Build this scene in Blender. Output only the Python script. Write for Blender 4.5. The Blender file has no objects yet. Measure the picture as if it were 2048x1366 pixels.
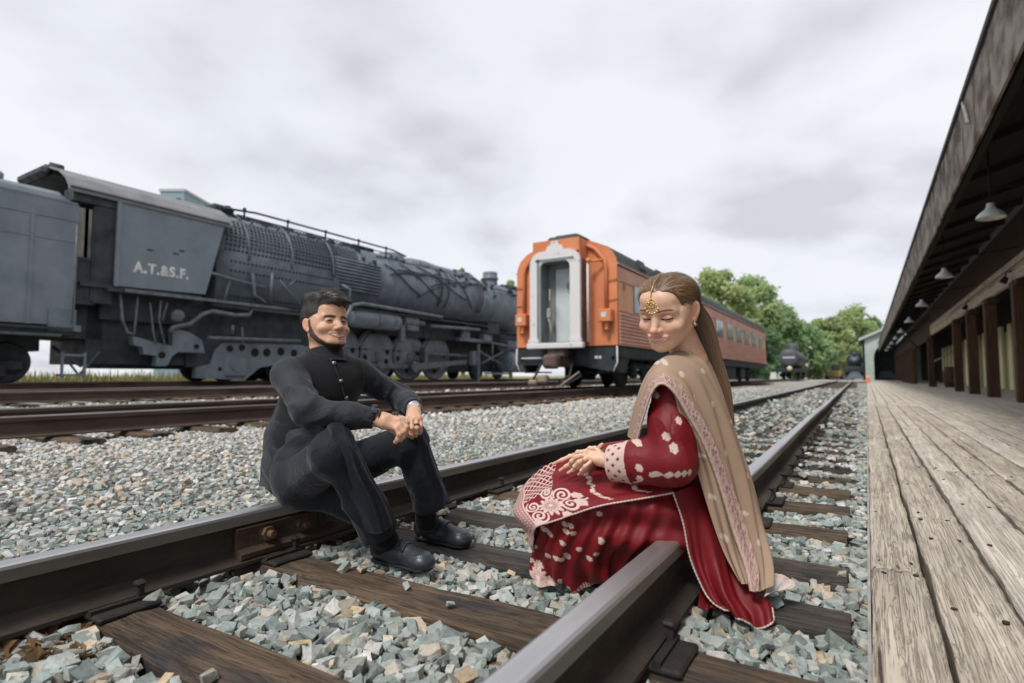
import bpy, bmesh, math, random
import numpy as np
from mathutils import Vector, Matrix
from math import radians, sin, cos, pi, tan, atan, sqrt

# ------------------------------------------------------------ camera, sky, sun
scene = bpy.context.scene
TH = radians(31.4); FPX = 1130.0; PH = atan(69 / FPX); CAMZ = 0.5
CAMP = np.array([0, 0, CAMZ])
CR = np.array([cos(TH), sin(TH), 0.0]); FH = np.array([-sin(TH), cos(TH), 0.0]); ZZ = np.array([0, 0, 1.0])
CF = FH * cos(PH) + ZZ * sin(PH); CU = -FH * sin(PH) + ZZ * cos(PH)
cd = bpy.data.cameras.new('camera'); cam = bpy.data.objects.new('camera', cd)
scene.collection.objects.link(cam); scene.camera = cam
cd.sensor_width = 36.0; cd.lens = FPX / 2048 * 36; cd.clip_start = 0.05; cd.clip_end = 3000
cam.matrix_world = Matrix(((CR[0], CU[0], -CF[0], 0), (CR[1], CU[1], -CF[1], 0), (CR[2], CU[2], -CF[2], CAMZ), (0, 0, 0, 1)))
cd.dof.use_dof = True; cd.dof.focus_distance = 2.05; cd.dof.aperture_fstop = 2.2

SUN_EL, SUN_AZ = radians(54), radians(183)      # soft sun high behind the camera
world = bpy.data.worlds.new('World'); scene.world = world; world.use_nodes = True
wt = world.node_tree; wt.nodes.clear()
def wn(t, **k):
    n = wt.nodes.new(t)
    for a, b in k.items(): setattr(n, a, b)
    return n
wo = wn('ShaderNodeOutputWorld'); wmix = wn('ShaderNodeMixShader')
sky = wn('ShaderNodeTexSky', sky_type='NISHITA', sun_disc=False, sun_elevation=SUN_EL, sun_rotation=SUN_AZ)
bgs = wn('ShaderNodeBackground'); bgs.inputs[1].default_value = 0.06
bgc = wn('ShaderNodeBackground'); bgc.inputs[1].default_value = 1.0
wt.links.new(sky.outputs[0], bgs.inputs[0])
tcw = wn('ShaderNodeTexCoord')
sxyz = wn('ShaderNodeSeparateXYZ'); wt.links.new(tcw.outputs['Generated'], sxyz.inputs[0])
zab = wn('ShaderNodeMath', operation='ABSOLUTE'); wt.links.new(sxyz.outputs[2], zab.inputs[0])
zad = wn('ShaderNodeMath', operation='ADD'); zad.inputs[1].default_value = 0.30; wt.links.new(zab.outputs[0], zad.inputs[0])
cxyz = wn('ShaderNodeCombineXYZ')
for _i in (0, 1):
    _d = wn('ShaderNodeMath', operation='DIVIDE'); wt.links.new(sxyz.outputs[_i], _d.inputs[0]); wt.links.new(zad.outputs[0], _d.inputs[1]); wt.links.new(_d.outputs[0], cxyz.inputs[_i])
mpw = wn('ShaderNodeMapping'); mpw.inputs['Scale'].default_value = (1, 1, 1); mpw.inputs['Location'].default_value = (3.1, 0.7, 0.25)
wt.links.new(cxyz.outputs[0], mpw.inputs[0])
n1 = wn('ShaderNodeTexNoise'); n1.inputs['Scale'].default_value = 2.3; n1.inputs['Detail'].default_value = 4; n1.inputs['Roughness'].default_value = 0.45
n1.inputs['Distortion'].default_value = 0.1
n2 = wn('ShaderNodeTexNoise'); n2.inputs['Scale'].default_value = 0.7; n2.inputs['Detail'].default_value = 3
wt.links.new(mpw.outputs[0], n1.inputs[0]); wt.links.new(mpw.outputs[0], n2.inputs[0])
cr = wn('ShaderNodeValToRGB'); e = cr.color_ramp.elements
e[0].position = 0.31; e[0].color = (0.375, 0.38, 0.415, 1); e[1].position = 0.51; e[1].color = (0.505, 0.515, 0.54, 1)
e2 = cr.color_ramp.elements.new(0.42); e2.color = (0.465, 0.473, 0.505, 1)
wt.links.new(n1.outputs[0], cr.inputs[0]); wt.links.new(cr.outputs[0], bgc.inputs[0])
cm = wn('ShaderNodeMapRange'); cm.inputs[1].default_value = 0.2; cm.inputs[2].default_value = 0.6; cm.inputs[3].default_value = 0.80; cm.inputs[4].default_value = 0.97
wt.links.new(n2.outputs[0], cm.inputs[0]); wt.links.new(cm.outputs[0], wmix.inputs[0])
wt.links.new(bgs.outputs[0], wmix.inputs[1]); wt.links.new(bgc.outputs[0], wmix.inputs[2]); wt.links.new(wmix.outputs[0], wo.inputs[0])

sl = bpy.data.lights.new('sun', 'SUN'); sl.energy = 1.5; sl.angle = radians(15); sl.color = (1, 0.96, 0.9)
sun = bpy.data.objects.new('sun', sl); scene.collection.objects.link(sun)
# direction towards the sun in world axes (sky rotation is measured from +Y, clockwise)
sd = Vector((sin(SUN_AZ) * cos(SUN_EL), cos(SUN_AZ) * cos(SUN_EL), sin(SUN_EL)))
sun.rotation_euler = sd.to_track_quat('Z', 'Y').to_euler()
scene.view_settings.view_transform = 'Standard'; scene.view_settings.look = 'None'
scene.view_settings.exposure = 0.88; scene.view_settings.gamma = 1.0
scene.render.engine = 'CYCLES'
scene.cycles.max_bounces = 6; scene.cycles.diffuse_bounces = 3; scene.cycles.glossy_bounces = 3; scene.cycles.transparent_max_bounces = 12
scene.cycles.use_denoising = True

# ------------------------------------------------------------ helpers
RNG = np.random.default_rng(7); random.seed(7)
def W(px, py, zc):
    "photo pixel (2048 wide) at a depth -> world point"
    return CAMP + zc * (CF + (px - 1024) / FPX * CR - (py - 683) / FPX * CU)
def G(px, py, z=0.0):
    d = CF + (px - 1024) / FPX * CR - (py - 683) / FPX * CU
    return CAMP + (z - CAMZ) / d[2] * d
def onX(px, py, x):
    d = CF + (px - 1024) / FPX * CR - (py - 683) / FPX * CU
    return CAMP + x / d[0] * d
COL = scene.collection
def mesh_from(name, v, f, smooth=False):
    me = bpy.data.meshes.new(name)
    v = np.asarray(v, dtype=np.float32)
    if isinstance(f, np.ndarray):
        k = f.shape[1]; n = f.shape[0]
        me.vertices.add(len(v)); me.vertices.foreach_set('co', v.ravel())
        me.loops.add(n * k); me.loops.foreach_set('vertex_index', f.astype(np.int32).ravel())
        me.polygons.add(n); me.polygons.foreach_set('loop_start', np.arange(0, n * k, k, dtype=np.int32))
        me.update(calc_edges=True); me.validate()
    else:
        me.from_pydata([tuple(map(float, p)) for p in v], [], f); me.update()
    me.polygons.foreach_set('use_smooth', np.full(len(me.polygons), bool(smooth)))
    return me
def link(name, me, m=None, parent=None, loc=None):
    o = bpy.data.objects.new(name, me); COL.objects.link(o)
    if m is not None and me is not None and not len(me.materials):
        for x in (m if isinstance(m, (list, tuple)) else [m]): me.materials.append(x)
    if parent is not None: o.parent = parent
    if loc is not None: o.location = loc
    return o
def empty(name, loc=(0, 0, 0), rz=0.0):
    o = bpy.data.objects.new(name, None); COL.objects.link(o); o.location = loc; o.rotation_euler = (0, 0, rz); o.empty_display_size = 0.1
    return o
def tag(o, label=None, cat=None, group=None, kind=None):
    if label: o['label'] = label
    if cat: o['category'] = cat
    if group: o['group'] = group
    if kind: o['kind'] = kind
    return o
def vcol(me, cols, name='Col'):
    a = me.color_attributes.new(name, 'FLOAT_COLOR', 'POINT')
    c = np.ones((len(me.vertices), 4), dtype=np.float32); c[:, :3] = cols; a.data.foreach_set('color', c.ravel())

class MB:
    "collects simple solids into one mesh"
    def __init__(s): s.v = []; s.f = []; s.sm = []; s.mi = []; s.cur = 0
    def add(s, v, f, smooth=False):
        n = len(s.v); s.v.extend([tuple(map(float, p)) for p in v]); s.f.extend([tuple(i + n for i in q) for q in f])
        s.sm.extend([smooth] * len(f)); s.mi.extend([s.cur] * len(f)); return s
    def box(s, c, d, rz=0, M=None, bev=0.0):
        x, y, z = [k / 2 for k in d]
        if bev > 0:
            b = min(bev, x * .9, y * .9, z * .9); v = []
            for sx in (-1, 1):
                for sy in (-1, 1):
                    for sz in (-1, 1):
                        v += [(sx * (x - b), sy * (y - b), sz * z), (sx * (x - b), sy * y, sz * (z - b)), (sx * x, sy * (y - b), sz * (z - b))]
            bm = bmesh.new()
            for p in v: bm.verts.new(p)
            bmesh.ops.convex_hull(bm, input=bm.verts); bm.verts.index_update()
            v = [tuple(p.co) for p in bm.verts]; f = [tuple(q.index for q in g.verts) for g in bm.faces]; bm.free()
        else:
            v = [(-x, -y, -z), (x, -y, -z), (x, y, -z), (-x, y, -z), (-x, -y, z), (x, -y, z), (x, y, z), (-x, y, z)]
            f = [(3, 2, 1, 0), (4, 5, 6, 7), (0, 1, 5, 4), (1, 2, 6, 5), (2, 3, 7, 6), (3, 0, 4, 7)]
        if M is None: M = Matrix.Rotation(rz, 3, 'Z')
        return s.add([Vector(c) + M @ Vector(p) for p in v], f)
    def cyl(s, a, b, r, r2=None, n=12, caps=True, smooth=True):
        a = Vector(a); b = Vector(b); r2 = r if r2 is None else r2; d = (b - a)
        if d.length < 1e-9: return s
        q = d.to_track_quat('Z', 'Y'); v = []
        for k in range(n):
            t = 2 * pi * k / n; u = q @ Vector((cos(t), sin(t), 0)); v.append(a + u * r)
        for k in range(n):
            t = 2 * pi * k / n; u = q @ Vector((cos(t), sin(t), 0)); v.append(b + u * r2)
        s.add(v, [(k, (k + 1) % n, n + (k + 1) % n, n + k) for k in range(n)], smooth)
        if caps:
            m = len(s.v); s.f += [tuple(m - 2 * n + k for k in reversed(range(n))), tuple(m - n + k for k in range(n))]; s.sm += [False] * 2; s.mi += [s.cur] * 2
        return s
    def tube(s, pts, r, n=8, smooth=True):
        pts = [Vector(p) for p in pts]; v = []; f = []
        rs = r if isinstance(r, (list, tuple)) else [r] * len(pts)
        ref = None
        for i, p in enumerate(pts):
            t = (pts[min(i + 1, len(pts) - 1)] - pts[max(i - 1, 0)]).normalized()
            if ref is None: ref = t.orthogonal().normalized()
            ref = (ref - t * ref.dot(t)); ref = ref.normalized() if ref.length > 1e-6 else t.orthogonal().normalized()
            bi = t.cross(ref)
            v += [p + (ref * cos(2 * pi * k / n) + bi * sin(2 * pi * k / n)) * rs[i] for k in range(n)]
        for i in range(len(pts) - 1):
            f += [(i * n + k, i * n + (k + 1) % n, (i + 1) * n + (k + 1) % n, (i + 1) * n + k) for k in range(n)]
        s.add(v, f, smooth)
        m = len(s.v) - len(v)
        s.f += [tuple(m + k for k in reversed(range(n))), tuple(m + len(v) - n + k for k in range(n))]; s.sm += [False] * 2; s.mi += [s.cur] * 2
        return s
    def lathe(s, c, axis, prof, n=24, smooth=True):
        "prof: list of (distance along axis, radius)"
        c = Vector(c); q = Vector(axis).to_track_quat('Z', 'Y'); v = []; f = []
        for (h, r) in prof: v += [c + q @ Vector((r * cos(2 * pi * k / n), r * sin(2 * pi * k / n), h)) for k in range(n)]
        for i in range(len(prof) - 1):
            f += [(i * n + k, i * n + (k + 1) % n, (i + 1) * n + (k + 1) % n, (i + 1) * n + k) for k in range(n)]
        return s.add(v, f, smooth)
    def prism(s, poly, axis, a, b, smooth=False):
        "extrude a closed 2D polygon along axis ('x','y','z') from a to b"
        def P(p, h): return {'x': (h, p[0], p[1]), 'y': (p[0], h, p[1]), 'z': (p[0], p[1], h)}[axis]
        n = len(poly); v = [P(p, a) for p in poly] + [P(p, b) for p in poly]
        s.add(v, [(k, (k + 1) % n, n + (k + 1) % n, n + k) for k in range(n)], smooth)
        m = len(s.v) - 2 * n
        s.f += [tuple(m + k for k in reversed(range(n))), tuple(m + n + k for k in range(n))]; s.sm += [False] * 2; s.mi += [s.cur] * 2
        return s
    def sphere(s, c, r, n=12, m=8, sc=(1, 1, 1)):
        v = []; f = []
        for i in range(m + 1):
            a = pi * i / m
            v += [(c[0] + r * sc[0] * sin(a) * cos(2 * pi * k / n), c[1] + r * sc[1] * sin(a) * sin(2 * pi * k / n), c[2] + r * sc[2] * cos(a)) for k in range(n)]
        for i in range(m): f += [(i * n + k, (i + 1) * n + k, (i + 1) * n + (k + 1) % n, i * n + (k + 1) % n) for k in range(n)]
        return s.add(v, f, True)
    def mesh(s, name='m'):
        me = bpy.data.meshes.new(name); me.from_pydata(s.v, [], s.f); me.update()
        me.polygons.foreach_set('use_smooth', s.sm); me.polygons.foreach_set('material_index', s.mi)
        bm = bmesh.new(); bm.from_mesh(me); bmesh.ops.recalc_face_normals(bm, faces=bm.faces); bm.to_mesh(me); bm.free()
        return me
    def build(s, name, m=None, parent=None, loc=None): return link(name, s.mesh(name), m, parent, loc)

# ------------------------------------------------------------ materials
def nt(name):
    m = bpy.data.materials.new(name); m.use_nodes = True; t = m.node_tree
    return m, t, t.nodes['Principled BSDF']
def N(t, typ, ins=None, **k):
    n = t.nodes.new(typ)
    for a, b in k.items(): setattr(n, a, b)
    for a, b in (ins or {}).items():
        if hasattr(b, 'is_output'): t.links.new(b, n.inputs[a])
        else: n.inputs[a].default_value = b
    return n
def ramp(t, fac, stops):
    r = N(t, 'ShaderNodeValToRGB', {0: fac}); el = r.color_ramp.elements
    el[0].position = stops[0][0]; el[0].color = (*stops[0][1], 1); el[1].position = stops[-1][0]; el[1].color = (*stops[-1][1], 1)
    for p, c in stops[1:-1]: x = el.new(p); x.color = (*c, 1)
    return r.outputs[0]
def mixc(t, fac, a, b, mode='MIX'):
    n = N(t, 'ShaderNodeMix', data_type='RGBA', blend_type=mode)
    for i, x in ((0, fac), (6, a), (7, b)):
        if hasattr(x, 'is_output'): t.links.new(x, n.inputs[i])
        else: n.inputs[i].default_value = (*x, 1) if isinstance(x, tuple) and len(x) == 3 else x
    return n.outputs[2]
def coords(t, scale=(1, 1, 1), rnd=False, kind='Object'):
    tc = N(t, 'ShaderNodeTexCoord'); m = N(t, 'ShaderNodeMapping', {0: tc.outputs[kind], 'Scale': scale})
    if rnd:
        oi = N(t, 'ShaderNodeObjectInfo'); ml = N(t, 'ShaderNodeMath', {0: oi.outputs['Random'], 1: 37.0}, operation='MULTIPLY')
        t.links.new(ml.outputs[0], m.inputs['Location'])
    return m.outputs[0]
def noise(t, vec, scale, detail=5, rough=0.55, dist=0.0):
    return N(t, 'ShaderNodeTexNoise', {'Vector': vec, 'Scale': scale, 'Detail': detail, 'Roughness': rough, 'Distortion': dist}).outputs[0]
def bump(t, b, h, strength=0.3, dist=0.01):
    n = N(t, 'ShaderNodeBump', {'Height': h, 'Strength': strength, 'Distance': dist}); t.links.new(n.outputs[0], b.inputs['Normal'])
def mat(name, col, rough=0.6, metal=0.0, col2=None, scale=6.0, bs=0.0, bscale=40.0, spec=0.5, stretch=(1, 1, 1), lo=0.35, hi=0.65, rnd=True):
    "plain surface with noise variation and fine relief"
    m, t, b = nt(name); b.inputs['Roughness'].default_value = rough; b.inputs['Metallic'].default_value = metal
    b.inputs['Specular IOR Level'].default_value = spec
    v = coords(t, stretch, rnd)
    c2 = col2 or tuple(x * 0.72 for x in col)
    nz = noise(t, v, scale, 6, 0.6)
    t.links.new(ramp(t, nz, [(lo, c2), (hi, col)]), b.inputs['Base Color'])
    rr = N(t, 'ShaderNodeMapRange', {0: nz, 1: 0.3, 2: 0.7, 3: min(1, rough + .12), 4: max(0, rough - .08)}); t.links.new(rr.outputs[0], b.inputs['Roughness'])
    if bs > 0: bump(t, b, noise(t, v, bscale, 4), bs, 0.01)
    return m
def attr_mat(name, rough=0.8, bs=0.3, bscale=120, spec=0.3, dist=0.004, var=0.25, vs=30):
    m, t, b = nt(name); b.inputs['Roughness'].default_value = rough; b.inputs['Specular IOR Level'].default_value = spec
    a = N(t, 'ShaderNodeAttribute', attribute_name='Col'); v = coords(t)
    nz = noise(t, v, vs, 6, 0.65)
    k = ramp(t, nz, [(0.3, (1 - var,) * 3), (0.7, (1 + var * .6,) * 3)])
    t.links.new(mixc(t, 1.0, a.outputs[0], k, 'MULTIPLY'), b.inputs['Base Color'])
    if bs > 0: bump(t, b, noise(t, v, bscale, 4), bs, dist)
    return m
def wood(name, light, dark, crack=(0.02, 0.017, 0.014), grain=26.0, along='y', rough=0.85, bs=0.8, tar=None, tarlo=0.45, rings=85.0, ringf=.5, sq=.045):
    m, t, b = nt(name); b.inputs['Roughness'].default_value = rough; b.inputs['Specular IOR Level'].default_value = 0.25
    st = {'x': (sq, 1, 1), 'y': (1, sq, 1), 'z': (1, 1, sq)}[along]
    v = coords(t, st, True); vb = coords(t, {'x': (.3, 1, 1), 'y': (1, .3, 1), 'z': (1, 1, .3)}[along], True)
    g1 = noise(t, v, grain, 7, 0.62, 0.55); g2 = noise(t, v, grain * 4.5, 4, 0.6, 0.3); big = noise(t, vb, 5, 4)
    c = ramp(t, g1, [(0.33, dark), (0.62, light)])
    c = mixc(t, N(t, 'ShaderNodeMapRange', {0: g2, 1: .35, 2: .65, 3: .55, 4: 0}).outputs[0], c, dark)
    ck = N(t, 'ShaderNodeMapRange', {0: g1, 1: 0.30, 2: 0.37, 3: 1, 4: 0}).outputs[0]
    c = mixc(t, ck, c, crack)
    c = mixc(t, 0.5, c, ramp(t, big, [(0.3, (.55, .53, .5)), (0.65, (1.25, 1.22, 1.15))]), 'MULTIPLY')
    rg = N(t, 'ShaderNodeMath', {0: N(t, 'ShaderNodeMath', {0: g1, 1: rings}, operation='MULTIPLY').outputs[0]}, operation='SINE').outputs[0]
    rl_ = N(t, 'ShaderNodeMapRange', {0: rg, 1: .55, 2: .98, 3: 0, 4: ringf}).outputs[0]
    c = mixc(t, rl_, c, tuple(x * .42 for x in dark))
    if tar:
        tb = noise(t, vb, 4.2, 6, 0.65, 0.6); tf = N(t, 'ShaderNodeMapRange', {0: tb, 1: tarlo, 2: tarlo + .12, 3: 0, 4: .92}).outputs[0]
        c = mixc(t, tf, c, tar)
    t.links.new(c, b.inputs['Base Color'])
    h = N(t, 'ShaderNodeMath', {0: g1, 1: N(t, 'ShaderNodeMath', {0: g2, 1: 0.35}, operation='MULTIPLY').outputs[0]}, operation='ADD')
    h = N(t, 'ShaderNodeMath', {0: h.outputs[0], 1: N(t, 'ShaderNodeMath', {0: rl_, 1: 0.22}, operation='MULTIPLY').outputs[0]}, operation='SUBTRACT')
    bump(t, b, h.outputs[0], bs, 0.014)
    return m
# ------------------------------------------------------------ ground, ballast, tracks
RL, RR = -1.960, -0.512            # rail centres of the track in front
MID = (-5.93, -7.42); LOCO = (-16.35, -17.85)
MIDZ, LOCZ = 0.17, 0.35            # their rail tops
def sm(a, b, x): t = np.clip((x - a) / (b - a), 0, 1); return t * t * (3 - 2 * t)
def gh(x, y):
    "height of the bare ground under the loose stones"
    x = np.asarray(x, float)
    g = -0.256 + 0.03 * sm(-2.1, -3.0, x) + 0.12 * sm(-2.9, -5.1, x)
    return g + 0.15 * sm(-8.3, -10.4, x) + 0.09 * sm(-13.6, -15.4, x)
M_ground = None
def ground_material():
    m, t, b = nt('gravel ground'); b.inputs['Roughness'].default_value = 0.95; b.inputs['Specular IOR Level'].default_value = .15
    v = coords(t)
    vo = N(t, 'ShaderNodeTexVoronoi', {'Vector': v, 'Scale': 22.0}); vb = N(t, 'ShaderNodeTexVoronoi', {'Vector': v, 'Scale': 9.0})
    c = ramp(t, N(t, 'ShaderNodeSeparateColor', {0: vo.outputs['Color']}).outputs[0], [(0, (.12, .13, .125)), (.4, (.25, .265, .255)), (.75, (.36, .34, .30)), (1, (.5, .45, .38))])
    big = noise(t, v, .35, 5); far = ramp(t, big, [(.35, (.30, .29, .26)), (.65, (.42, .385, .33))])
    c = mixc(t, 0.45, c, far)
    gr = noise(t, v, .12, 5, .6); sep = N(t, 'ShaderNodeSeparateXYZ', {0: v})
    gf = N(t, 'ShaderNodeMapRange', {0: sep.outputs[0], 1: -17.5, 2: -20.5, 3: 0, 4: 1}).outputs[0]   # weeds and dry grass beyond the far track
    gc = ramp(t, noise(t, v, 2.5, 6), [(.3, (.10, .12, .04)), (.5, (.24, .22, .10)), (.7, (.40, .35, .24))])
    t.links.new(mixc(t, gf, c, gc), b.inputs['Base Color'])
    bump(t, b, vo.outputs['Distance'], .8, .03)
    return m
def make_ground():
    xs = np.unique(np.concatenate([np.linspace(-700, -60, 12), np.linspace(-60, -8, 30), np.linspace(-8, 2, 60), np.linspace(2, 20, 10), np.linspace(20, 700, 10)]))
    ys = np.unique(np.concatenate([np.linspace(-60, 20, 60), np.linspace(20, 120, 25), np.linspace(120, 1500, 12)]))
    Xg, Yg = np.meshgrid(xs, ys, indexing='ij'); Z = gh(Xg, Yg); nx, ny = Xg.shape
    idx = np.arange(nx * ny).reshape(nx, ny)
    f = np.stack([idx[:-1, :-1], idx[1:, :-1], idx[1:, 1:], idx[:-1, 1:]], -1).reshape(-1, 4)
    return tag(link('ground', mesh_from('ground', np.stack([Xg, Yg, Z], -1).reshape(-1, 3), f), ground_material()), kind='structure')
ground = make_ground()

TIES = [0.32, 0.86, 1.415, 1.90, 2.335, 2.90, 3.43, 3.96, 4.44]
while TIES[-1] < 74: TIES.append(TIES[-1] + 0.53 + random.uniform(-.05, .05))
TIES = [-0.75, -0.22] + TIES
TIE_X0, TIE_X1 = -2.50, -0.05
TIE_T = -0.188
# --- stones
def rock_shapes(n, pts, flat=(0.62, 0.95)):
    out = []
    for i in range(n):
        cb = np.array([(a, b, c_) for a in (-1, 1) for b in (-1, 1) for c_ in (-1, 1)], float) * .72; cb += RNG.uniform(-.27, .27, cb.shape)
        ex = RNG.normal(size=(max(0, pts - 7), 3)); ex /= np.linalg.norm(ex, axis=1)[:, None]; p = np.concatenate([cb[RNG.permutation(8)], ex * RNG.uniform(.85, 1.05, (len(ex), 1))])
        p *= .84 * np.array([1.08, RNG.uniform(.6, .95), RNG.uniform(*flat) * .72])
        bm = bmesh.new()
        for q in p: bm.verts.new(q)
        r = bmesh.ops.convex_hull(bm, input=bm.verts)
        bmesh.ops.delete(bm, geom=[g for g in r['geom_interior'] if isinstance(g, bmesh.types.BMVert)], context='VERTS')
        bm.verts.index_update(); bmesh.ops.triangulate(bm, faces=bm.faces)
        out.append((np.array([q.co[:] for q in bm.verts], np.float32), np.array([[q.index for q in g.verts] for g in bm.faces], np.int32))); bm.free()
    return out
NEAR_R = rock_shapes(48, 10, (.5, 1.0)); FAR_R = rock_shapes(24, 8)
PAL = np.array([[.30, .345, .335], [.255, .30, .295], [.36, .39, .375], [.23, .265, .255], [.34, .355, .335], [.44, .45, .425], [.40, .375, .32], [.46, .39, .31], [.19, .22, .215], [.42, .335, .23], [.29, .315, .29]])
PAL = PAL * np.array([1.10, 1.09, 1.07])
PW = np.array([.19, .16, .17, .1, .12, .06, .07, .045, .05, .02, .015]); PW /= PW.sum()
WARM = np.array([[.58, .55, .50], [.64, .62, .58], [.52, .53, .53], [.60, .52, .43], [.44, .47, .46]])
def rots(n, tilt):
    a = RNG.uniform(0, 2 * pi, n); b = RNG.normal(0, tilt, n); c = RNG.normal(0, tilt, n)
    ca, sa, cb, sb, cc, sc = np.cos(a), np.sin(a), np.cos(b), np.sin(b), np.cos(c), np.sin(c); z = np.zeros(n); o = np.ones(n)
    Rz = np.array([[ca, -sa, z], [sa, ca, z], [z, z, o]]).transpose(2, 0, 1); Rx = np.array([[o, z, z], [z, cb, -sb], [z, sb, cb]]).transpose(2, 0, 1)
    Ry = np.array([[cc, z, sc], [z, o, z], [-sc, z, cc]]).transpose(2, 0, 1)
    return Rx @ Ry @ Rz
def scatter(x0, x1, y0, y1, sp):
    nx, ny = int((x1 - x0) / sp), int((y1 - y0) / sp)
    gx, gy = np.meshgrid(np.arange(nx), np.arange(ny), indexing='ij')
    x = x0 + (gx + RNG.uniform(0, 1, gx.shape)) * sp; y = y0 + (gy + RNG.uniform(0, 1, gx.shape)) * sp
    return x.ravel(), y.ravel()
S_pos, S_rad, S_far, S_col = [], [], [], []
def in_view(x, y, m=0.35):
    px, py = x, y; zc = -px * sin(TH) + py * cos(TH); xc = px * cos(TH) + py * sin(TH)
    return (zc > 0.35) & (np.abs(xc) < (zc * 0.92 + 0.5 + m))
def stones(x0, x1, y0, y1, sp, r0, r1, dmin, dmax, layer, far):
    x, y = scatter(x0, x1, y0, y1, sp); d = np.hypot(x, y)
    ok = (d >= dmin) & (d < dmax) & in_view(x, y)
    for rx in (RL, RR): ok &= ~(np.abs(x - rx) < .075)
    for rx in MID: ok &= ~(np.abs(x - rx) < .085)
    ok &= ~((x > 0.0 + 0.0122 * (y - 1.5)))
    tie = np.zeros(len(x), bool)
    for ty in TIES: tie |= (np.abs(y - ty) < .098) & (x > TIE_X0 - .02) & (x < TIE_X1 + .02)
    ok &= ~tie | (RNG.uniform(size=len(x)) < np.where(y > 4.2, .30 + .35 * sm(5, 9, y), .006))
    tie = tie & ok
    x, y, tie = x[ok], y[ok], tie[ok]
    r = RNG.uniform(r0, r1, len(x)) * (0.62 + 0.62 * RNG.beta(2, 3, len(x))) * (1 - .16 * sm(-2.05, -2.3, x))
    z = gh(x, y) + (0.018 + layer * 0.018) + RNG.uniform(-.01, .012, len(x)) + 0.012 * np.sin(x * 5.1 + y * 2.3) * np.sin(y * 4.3 - x)
    z = np.where(tie, TIE_T + r * .4, z)
    c = PAL[RNG.choice(len(PAL), len(x), p=PW)] * RNG.uniform(.74, 1.2, (len(x), 1))
    wf = 0.09 + 0.62 * sm(-2.7, -4.6, x) + 0.12 * sm(2.5, 5, np.hypot(x, y)); w = RNG.uniform(size=len(x)) < wf
    c[w] = WARM[RNG.integers(0, len(WARM), w.sum())] * RNG.uniform(.8, 1.15, (w.sum(), 1))
    S_pos.append(np.stack([x, y, z], 1)); S_rad.append(r); S_far.append(np.full(len(x), far)); S_col.append(c)
stones(-8.8, 0.3, -.4, 4.6, .031, .017, .041, 0, 3.6, 1, False)
stones(-8.8, 0.3, -.4, 4.6, .034, .0215, .033, 0, 3.6, 0, False)
stones(-9, 0.4, -.5, 9, .042, .024, .038, 3.6, 7.0, 1, True)
stones(-10, 0.6, -.5, 16, .085, .038, .06, 7.0, 14, .6, True)
stones(-10, 1.0, 8, 36, .15, .06, .10, 14, 34, .5, True)
S_pos = np.concatenate(S_pos); S_rad = np.concatenate(S_rad); S_far = np.concatenate(S_far); S_col = np.concatenate(S_col)
S_R = rots(len(S_pos), .34)
M_stone = attr_mat('crushed stone', rough=.9, bs=.5, bscale=90, spec=.2, dist=.006, var=.3, vs=55)
ballast = empty('ballast', (0, 0, 0)); tag(ballast, kind='structure')
zc = -S_pos[:, 0] * sin(TH) + S_pos[:, 1] * cos(TH); xc = S_pos[:, 0] * cos(TH) + S_pos[:, 1] * sin(TH)
vis = (zc > .9) & (np.abs(xc / zc) < .89) & ((0.5 - S_pos[:, 2]) / zc < .6) & ~S_far
order = np.argsort(np.where(vis, -S_rad / zc - (S_pos[:, 2] > -.235) * .004, 1e3))
hero = set(order[:300].tolist())
for i in order[:300]:
    v, f = NEAR_R[i % 48]
    vv = (v * S_rad[i]) @ S_R[i].T
    me = mesh_from('stone', vv, f); vcol(me, np.repeat(S_col[i][None], len(vv), 0))
    link('stone', me, M_stone, ballast, tuple(S_pos[i]))
def merge_stones(sel, shapes):
    sel = np.array(sel); k = len(shapes); V = []; Fc = []; Cc = []; off = 0
    for s in range(k):
        ii = sel[(sel % k) == s]
        if not len(ii): continue
        v, f = shapes[s]
        vv = np.einsum('nij,vj->nvi', S_R[ii], v) * S_rad[ii][:, None, None] + S_pos[ii][:, None, :]
        ff = f[None] + (np.arange(len(ii)) * len(v))[:, None, None] + off
        V.append(vv.reshape(-1, 3)); Fc.append(ff.reshape(-1, 3)); Cc.append(np.repeat(S_col[ii], len(v), 0)); off += len(ii) * len(v)
    return np.concatenate(V), np.concatenate(Fc), np.concatenate(Cc)
rest_n = [i for i in np.nonzero(~S_far)[0] if i not in hero]; rest_f = np.nonzero(S_far)[0]
v1, f1, c1 = merge_stones(rest_n, NEAR_R); v2, f2, c2 = merge_stones(rest_f, FAR_R)
me = mesh_from('loose_stones', np.concatenate([v1, v2]), np.concatenate([f1, f2 + len(v1)])); vcol(me, np.concatenate([c1, c2]))
tag(link('loose_stones', me, M_stone, ballast), kind='stuff')

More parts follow.
